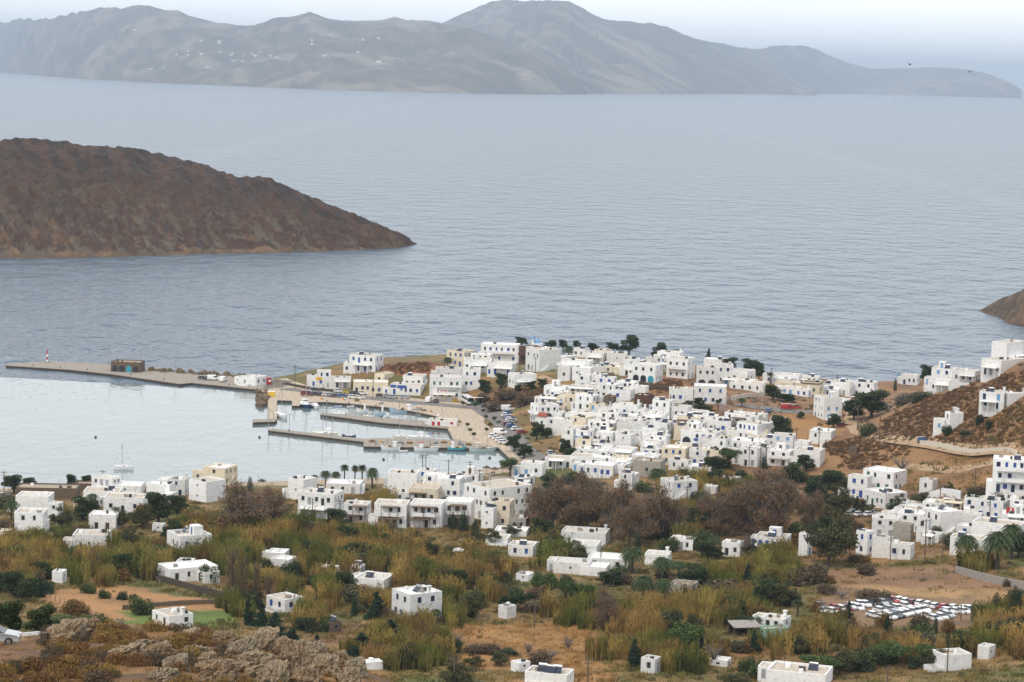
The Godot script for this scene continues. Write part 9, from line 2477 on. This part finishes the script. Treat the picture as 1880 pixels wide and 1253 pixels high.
func special() -> void:
	var at: Dictionary = {"church":Vector3(11.55,0,-1110),"banner":Vector3(130.96,18.22,-616.03),"bus":Vector3(-16.64,1.27,-918.32),"kiosk":Vector3(-13.16,1.57,-912.2),"shed":Vector3(52.23,8.15,-511.09),"awn2":Vector3(-96.03,3.6,-702.16),"parasol":Vector3(-7.03,1.41,-752.62),"bird1":Vector3(51.81,130.77,-320),"bird2":Vector3(78.48,130.58,-420),"ferry":Vector3(2780.49,0,-17739.71),"rail":Vector3(-43.65,76.6,-212),"rail2":Vector3(-40.99,76.5,-214),"skip":Vector3(-93.25,1,-925.87),"booth":Vector3(-98,1,-961.31),"bin":Vector3(-21.46,0.75,-925.83)}
	# church on the ridge
	var o := thing("church", "pale blue and white church rising behind the ridge houses", "church", at.church)
	box("nave", o, Vector3(0, 1.8, 0), Vector3(4.6, 4.6, 6), M.w0)
	var dome := SphereMesh.new(); dome.radius = 1; dome.height = 1; dome.is_hemisphere = true
	obj("dome", dome, M.lightblue, o, Vector3(0, 4.1, 0), Vector3(2.0, 2.0, 2.0))
	box("bell_tower", o, Vector3(-1.9, 4.2, 2.2), Vector3(1.2, 4.6, 1.2), M.w0)
	var cone := CylinderMesh.new(); cone.top_radius = 0; cone.bottom_radius = 1; cone.height = 1
	obj("spire", cone, M.lightblue, o, Vector3(-1.9, 7.5, 2.2), Vector3(.9, 2.2, .9))
	box("cross", o, Vector3(0, 6.5, 0), Vector3(.12, 1.0, .12), M.white)
	o = thing("red_banner", "red and white banner hanging on the shop front", "banner", at.banner)
	box("cloth", o, Vector3.ZERO, Vector3(2.0, 2.1, .05), M.red)
	box("emblem", o, Vector3(.05, .2, .035), Vector3(.35, 1.5, .03), M.white, Vector3(0, 0, -24))
	box("emblem", o, Vector3(-.12, -.5, .036), Vector3(.3, 1.0, .03), M.white, Vector3(0, 0, 30))
	# bus and kiosk at the corner of the plaza
	o = thing("bus", "white bus with wide dark windscreen parked by the supermarket", "bus", at.bus, -75)
	box("body", o, Vector3(0, 1.75, 0), Vector3(10, 2.5, 2.45), M.paint_w)
	box("windscreen", o, Vector3(5.01, 2.0, 0), Vector3(.06, 1.4, 2.2), M.glass)
	for s in [-1.0, 1.0]:
		box("side_windows", o, Vector3(0, 2.2, s * 1.23), Vector3(9.2, .9, .05), M.glass)
		for q in [-3.0, 3.2]: obj("wheel", ucyl, M.tyre, o, Vector3(q, .5, s * 1.1), Vector3(.5, .28, .5), Vector3(90, 0, 0))
	o = thing("kiosk", "open kiosk with sloping cream roof beside the bus", "kiosk", at.kiosk, -60)
	box("roof", o, Vector3(0, 2.9, 0), Vector3(5.5, .15, 3.4), M.canvas, Vector3(0, 0, 6))
	for q in [[-2.5, -1.5], [2.5, -1.5], [-2.5, 1.5], [2.5, 1.5]]: box("post", o, Vector3(q[0], 1.4, q[1]), Vector3(.14, 2.9, .14), M.wood)
	box("counter", o, Vector3(-.5, .6, 0), Vector3(3.8, 1.2, 2.2), M.green)
	# open grey shed, awning, parasols
	o = thing("open_shed", "open-sided shed with grey sheet roof beside the green shed", "shed", at.shed, 12)
	box("roof", o, Vector3(0, 2.5, 0), Vector3(6.4, .12, 5.0), M.grey, Vector3(6, 0, 0))
	for q in [[-3, -2.2], [3, -2.2], [-3, 2.2], [3, 2.2], [0, 2.2]]: box("post", o, Vector3(q[0], 1.2, q[1]), Vector3(.14, 2.6, .14), M.pole)
	box("back_wall", o, Vector3(0, 1.1, -2.3), Vector3(6, 2.3, .12), M.dark)
	o = thing("orange_awning", "orange awning on the low shore house", "awning", at.awn2)
	box("sheet", o, Vector3(0, 0, 0), Vector3(3.6, .1, 2.0), M.orange, Vector3(14, 0, 0))
	for q in [-1.6, 1.6]: box("post", o, Vector3(q, -1.2, .8), Vector3(.1, 2.4, .1), M.white)
	for k in 4:
		var pp: Vector3 = at.parasol + Vector3(k * 2.6, 0, (k % 2) * 2.2)
		o = thing("straw_parasol", "dark straw parasol on the beach by the umbrella pine", "parasol", pp, 0, "straw parasols on the beach")
		rod("pole", o, Vector3.ZERO, Vector3(0, 2.4, 0), .06, M.wood)
		obj("canopy", cone, M.brown, o, Vector3(0, 2.6, 0), Vector3(1.5, .8, 1.5))
	# saplings on the plaza
	var rg := RandomNumberGenerator.new(); rg.seed = 4
	for p in [
	[-18,-906.3],
	[-13.4,-902.6],
	[-10.1,-887.2],
	[-8.8,-871.2],
	[-15.2,-850.3],
	[-13.9,-837.5],
	[-12.4,-827.6],
	[-8.2,-839.8],
	[-7,-851.8],
	[-5.8,-867.4]]:
		o = thing("sapling", "young leafy tree planted on the sandy plaza", "tree", Vector3(p[0], QTOP, p[1]), 0, "saplings on the plaza")
		rod("trunk", o, Vector3.ZERO, Vector3(0, 1.7, 0), .06, M.bark)
		var st := start()
		leafy(st, rg, [[Vector3(0, 2.1, 0), Vector3(.8, .55, .8)]], 260, .26, [Color(.04, .05, .02), Color(.07, .07, .03)], .2)
		obj("crown", done(st), M.leaf, o)
	# clutter of the port
	for p in [Vector3(-201.27,1,-1000.15),Vector3(-189.05,1,-996.17),Vector3(-176.77,1,-991.33),Vector3(-156.63,1,-979.12),Vector3(-141.28,1,-966.33),Vector3(-113.2,1,-953.96),Vector3(-78.81,1,-911.45),Vector3(-70.65,1,-914.13),Vector3(-62.08,1,-911.58),Vector3(-51.3,1,-906.19),Vector3(-40.55,1,-898.84),Vector3(-31.12,1,-868.48),Vector3(-47.42,1,-874.6),Vector3(-60.18,0,-884.92),Vector3(-77.87,1,-835.97),Vector3(-68.35,0,-837.19),Vector3(-57.94,1,-826.01),Vector3(-45.64,1,-810.78),Vector3(-36.34,1,-811.15),Vector3(-27.03,1,-811.51),Vector3(-15.85,1,-812.19),Vector3(-10.23,1,-810.73)]:
		o = thing("bollard", "short dark mooring bollard on the quay edge", "bollard", p, 0, "mooring bollards")
		rod("post", o, Vector3(0, -.1, 0), Vector3(0, .55, 0), .16, M.dark)
		rod("cap", o, Vector3(0, .5, 0), Vector3(0, .66, 0), .24, M.dark)
	for e in [[Vector3(-47.3,1,-816.62),0],[Vector3(-44.07,1,-815.94),1],[Vector3(-37.5,1,-815.83),2],[Vector3(-34.28,1,-815.15),0],[Vector3(-30.88,1,-814.51),1],[Vector3(-25.34,1,-816.68),2],[Vector3(-22.58,1,-818.38),0],[Vector3(-20.45,1,-816.28),1],[Vector3(-16.87,1,-815.67),2],[Vector3(-14.04,1,-814.93),0],[Vector3(-35.3,1,-901.52),1],[Vector3(-33.95,1,-898.79),2],[Vector3(-32.61,1,-896.09),0],[Vector3(-30.05,1,-893.62),1],[Vector3(-49.58,1,-912.43),2],[Vector3(-59.4,1,-918.27),0],[Vector3(-64.82,1,-920.35),1],[Vector3(-19.7,1,-874.04),2],[Vector3(-18.76,1,-868.64),0],[Vector3(-73.26,1,-920.28),1]]:
		if e[1] == 0:
			o = thing("net_heap", "heap of ochre fishing net on the quay", "net", e[0], 0, "net heaps on the quay")
			var hs := start()
			leafy(hs, rg, [[Vector3(0, .25, 0), Vector3(1.1, .45, .8)]], 220, .3, [Color(.35, .22, .06), Color(.22, .12, .05)], .4)
			obj("net", done(hs), M.leaf, o)
		elif e[1] == 1:
			o = thing("fish_crates", "stack of coloured fish crates on the quay", "crates", e[0], rg.randf() * 90, "fish crate stacks on the quay")
			for k in 4: box("crate", o, Vector3((k % 2) * .7, .2 + (k / 2) * .38, 0), Vector3(.62, .34, .42), [M.yellow, M.teal, M.orange, M.white][k])
		else:
			o = thing("tarped_gear", "small heap of gear under a pale tarpaulin", "gear", e[0], rg.randf() * 90, "tarped gear on the quay")
			var cs := start()
			leafy(cs, rg, [[Vector3(0, .35, 0), Vector3(.9, .5, .7)]], 160, .4, [Color(.5, .5, .5), Color(.3, .36, .42)], .6)
			obj("tarpaulin", done(cs), M.leaf, o)
			box("pallet", o, Vector3(0, .08, 0), Vector3(1.6, .16, 1.2), M.wood)
	for p in [Vector3(-142.66,0,-816.65),Vector3(-41.56,0,-784.97),Vector3(-87.18,0,-826.26),Vector3(-6.46,0,-794.13),Vector3(-34.02,0,-826.63)]:
		o = thing("mooring_buoy", "small dark mooring buoy floating in the bay", "buoy", p, 0, "mooring buoys")
		var bsph := SphereMesh.new(); bsph.radius = .45; bsph.height = .9
		obj("float", bsph, M.dark, o, Vector3(0, .15, 0))
		rod("ring", o, Vector3(0, .5, 0), Vector3(0, .8, 0), .06, M.steel)
	o = thing("rubbish_skip", "white and yellow skip at the root of the mole", "skip", at.skip, 15)
	box("bin", o, Vector3(0, .9, 0), Vector3(2.6, 1.8, 1.6), M.yellow)
	box("lid", o, Vector3(0, 1.86, 0), Vector3(2.7, .14, 1.7), M.white)
	o = thing("ticket_booth", "red booth beside the pier office", "booth", at.booth, 30)
	box("cabin", o, Vector3(0, 1.3, 0), Vector3(1.6, 2.6, 1.6), M.red)
	box("hatch", o, Vector3(0, 1.5, .81), Vector3(1.1, .8, .04), M.white)
	box("roof", o, Vector3(0, 2.66, 0), Vector3(1.9, .12, 1.9), M.red)
	o = thing("yellow_skip", "bright yellow bin beside the supermarket awning", "bin", at.bin, 5)
	box("bin", o, Vector3(0, .6, 0), Vector3(2.2, 1.2, 1.2), M.yellow)
	box("lid", o, Vector3(0, 1.24, 0), Vector3(2.3, .1, 1.3), M.dark)
	# birds over the strait, a far boat
	for b in [[at.bird1, "dark bird gliding over the far ridge"], [at.bird2, "dark bird above the low end of the far island"]]:
		var bs := start()
		for s in [-1.0, 1.0]:
			for v in [Vector3(0, 0, .12), Vector3(s * .65, .22, 0), Vector3(0, 0, -.14)]: bs.add_vertex(v)
		o = thing("bird", b[1], "bird", b[0], 20)
		obj("wings", done(bs), M.dark, o)
		var sp := SphereMesh.new(); sp.radius = .12; sp.height = .24
		obj("body", sp, M.dark, o, Vector3.ZERO, Vector3(1, .8, 2.4))
	o = thing("ferry", "tiny distant boat with white wake in the strait", "boat", at.ferry, 8)
	var hm := hull_mesh(26, 7, 2.2, .8)
	obj("hull", hm[0], M.hull_white, o)
	obj("deck", hm[1], M.grey, o)
	box("superstructure", o, Vector3(-3, 4, 0), Vector3(12, 4, 5), M.hull_navy)
	# roadside car and rail on the near slope
	var c := make_car("")
	c.name = numbered("parked_car")
	add_child(c)
	for n in c.get_children():
		if n is MeshInstance3D and (n.name.begins_with("body") or n.name.begins_with("roof") or n.name.begins_with("pillar")): n.material_override = M.paint_s
	c.position = Vector3(-40.32,81.2,-189) + Vector3(-.75, .25, 0)
	c.rotation_degrees.y = 2
	tag(c, "silver hatchback on the near hillside road", "car")
	o = thing("guard_rail", "pale roadside rail running behind the foreground rocks", "rail", at.rail)
	var ra: Vector3 = Vector3.ZERO; var rb: Vector3 = at.rail2 - at.rail
	box("beam", o, (ra + rb) / 2, Vector3(ra.distance_to(rb), .3, .12), M.white, Vector3(0, rad_to_deg(atan2(-(rb - ra).z, (rb - ra).x)), rad_to_deg(atan2((rb - ra).y, Vector2(rb.x, rb.z).length()))))
	for k in 5: box("post", o, ra.lerp(rb, k / 4.0) - Vector3(0, .45, 0), Vector3(.12, .9, .12), M.greyframe)

func far_houses(v: PackedVector3Array, cols: int, rows: int) -> void:
	var rg := RandomNumberGenerator.new(); rg.seed = 12
	for k in 34:
		var u: float = [.33, .46, .52, .40, .60][k % 5] + rg.randf_range(-.06, .06)
		var t: float = [.30, .55, .45, .38, .5][k % 5] + rg.randf_range(-.14, .14)
		var p := v[int(t * rows) * cols + int(u * cols)]
		var o := thing("island_house", "tiny white house on the slopes of the far island", "house", p, rg.randf() * 90, "white houses on the far island")
		var w := rg.randf_range(14, 38)
		box("walls", o, Vector3(0, 5, 0), Vector3(w, 14, 14), M.w2)
		box("roof", o, Vector3(0, 12.3, 0), Vector3(w + .6, .8, 14.6), M.roof2)

# ---------------------------------------------------------------- scene
func _ready() -> void:
	var cam := Camera3D.new()
	cam.name = "camera"
	cam.position = Vector3(0, 128, 0)
	cam.rotation = Vector3(-0.110645,0,0.026058)
	cam.fov = 16.2087
	cam.near = 1.0
	cam.far = 150000.0
	add_child(cam)
	cam.current = true
	var env := Environment.new()
	env.background_mode = Environment.BG_SKY
	var sk := ProceduralSkyMaterial.new()
	sk.sky_top_color = Color(.69, .712, .74)
	sk.sky_horizon_color = Color(.91, .91, .90)
	sk.sky_energy_multiplier = 1.2
	sk.ground_energy_multiplier = 1.2
	sk.sky_curve = .22
	sk.ground_horizon_color = Color(.82, .83, .84)
	sk.ground_bottom_color = Color(.45, .5, .55)
	sk.sun_angle_max = 0.0
	var sky := Sky.new()
	sky.sky_material = sk
	env.sky = sky
	env.tonemap_mode = Environment.TONE_MAPPER_LINEAR
	env.tonemap_exposure = 1.53
	env.fog_enabled = true
	env.fog_light_color = Color(.80, .872, .958)
	env.fog_density = .000046
	env.sdfgi_enabled = true
	env.ssao_enabled = true
	env.ssil_enabled = true
	var we := WorldEnvironment.new()
	we.name = "environment"
	we.environment = env
	add_child(we)
	var sun := DirectionalLight3D.new()
	sun.name = "sun"
	sun.light_energy = .5
	sun.light_angular_distance = 11.0
	sun.light_color = Color(1, .96, .9)
	sun.shadow_enabled = true
	sun.rotation_degrees = Vector3(-56, -38, 0)
	add_child(sun)
	ubox.size = Vector3.ONE
	ucyl.top_radius = 1.0; ucyl.bottom_radius = 1.0; ucyl.height = 1.0; ucyl.radial_segments = 10; ucyl.rings = 0
	ns.seed = 4; ns.frequency = .01; ns.fractal_octaves = 4
	ns2.seed = 9; ns2.frequency = .012; ns2.fractal_octaves = 5
	coast = pv2(COAST)
	for k in QUAYS: quays[k] = pv2(QUAYS[k])
	materials()
	# water
	var st := start()
	quad(st, Vector3(-60000, 0, -70000), Vector3(60000, 0, -70000), Vector3(60000, 0, 200), Vector3(-60000, 0, 200))
	tag(obj("sea", done(st), M.sea, self), "", "", "", "structure")
	st = start()
	quad(st, Vector3(-400, .02, -1010), Vector3(-95, .02, -945), Vector3(40, .02, -915), Vector3(40, .02, -560))
	quad(st, Vector3(-400, .02, -1010), Vector3(40, .02, -560), Vector3(0, .02, -540), Vector3(-400, .02, -540))
	tag(obj("bay_water", done(st), M.bay, self), "", "", "", "structure")
	terrain()
	for k in quays: slab(k, quays[k], QTOP, -3.0, M.plaza if k == "quay" else M.concrete, M.quayside)
	for r in ROADS: strip(r[0], r[1], M[r[2]], r[3])
	for w in WALLS: wall(w[0], w[1], w[2], M[w[3]], w[4], w[5])
	ridge("headland", HEAD, 5, 110, 10.0, .9, "hill", func(p: Vector3, t: float, _h: float) -> Color:
		var a := ns2.get_noise_3d(p.x * 5.0, p.y * 9.0, p.z * 5.0); var b := ns.get_noise_3d(p.x * 1.6, p.y * 2.0, p.z * 1.6)
		var d := ns2.get_noise_2d(p.x * 9.0 + p.y * 11.0, p.y * 3.5 - p.x * 1.5) * .75 + ns2.get_noise_3d(p.x * 17.0, p.y * 17.0, p.z * 17.0) * .45
		var c := Color(.11, .062, .038).lerp(Color(.045, .028, .02), clampf(.5 + d * 3.4, 0, 1))
		var k := clampf(1.15 - t * 1.5, 0, 1)
		c = c.lerp(Color(.23, .145, .08), clampf((a + b * .6 + d * 1.3) * 3.4 - .35, 0, .9) * k).lerp(Color(.20, .175, .145), clampf((d * 1.6 - a) * 2.6 - .3, 0, .85) * k)
		return Color(.30, .215, .135).lerp(c, clampf(.3 + d * 2.6, 0, .85)) if t < .022 + a * .05 else c, .8)
	ridge("promontory", PROM, 4, 30, 3.0, 1.6, "hill", func(p: Vector3, t: float, _h: float) -> Color:
		var a := ns2.get_noise_2d(p.x * 6.0, p.z * 6.0 + p.y * 6.0)
		return Color(.12, .085, .06).lerp(Color(.26, .18, .11), clampf(a * 2.2 + .3 - t * .4, 0, 1)), .8)
	var far_tone := func(p: Vector3, _t: float, _h: float) -> Color:
		var a := ns2.get_noise_2d(p.x * .10 + p.y * .25, p.z * .10); var b := ns.get_noise_2d(p.x * .04, p.z * .04); var d := ns2.get_noise_2d(p.x * .3 + p.y * .6, p.z * .3)
		var c := Color(.14, .125, .085).lerp(Color(.22, .185, .125), clampf(.5 + d * 2.0, 0, 1))
		return c.lerp(Color(.42, .385, .325), clampf((a * .9 + b * .6 + d * .8) * 2.0, 0, 1))
	var iv := ridge("far_island", IA, 5, 64, 300.0, .04, "farhill", far_tone, .9)
	ridge("far_peak", IB, 5, 64, 340.0, .04, "farhill", far_tone, .95)
	ridge("far_cape", IC, 4, 44, 180.0, .03, "farhill", far_tone, .9)
	far_houses(iv, (IA.size() / 5 - 1) * 5 + 1, 64)
	print("setting done")
	for k in HOUSES.size(): house(HOUSES[k], k)
	print("houses done")
	special()
	boats()
	cars()
	furniture()
	rocks()
	print("things done")
	plants()
	cushions()
	covers()
	name_alike(named)
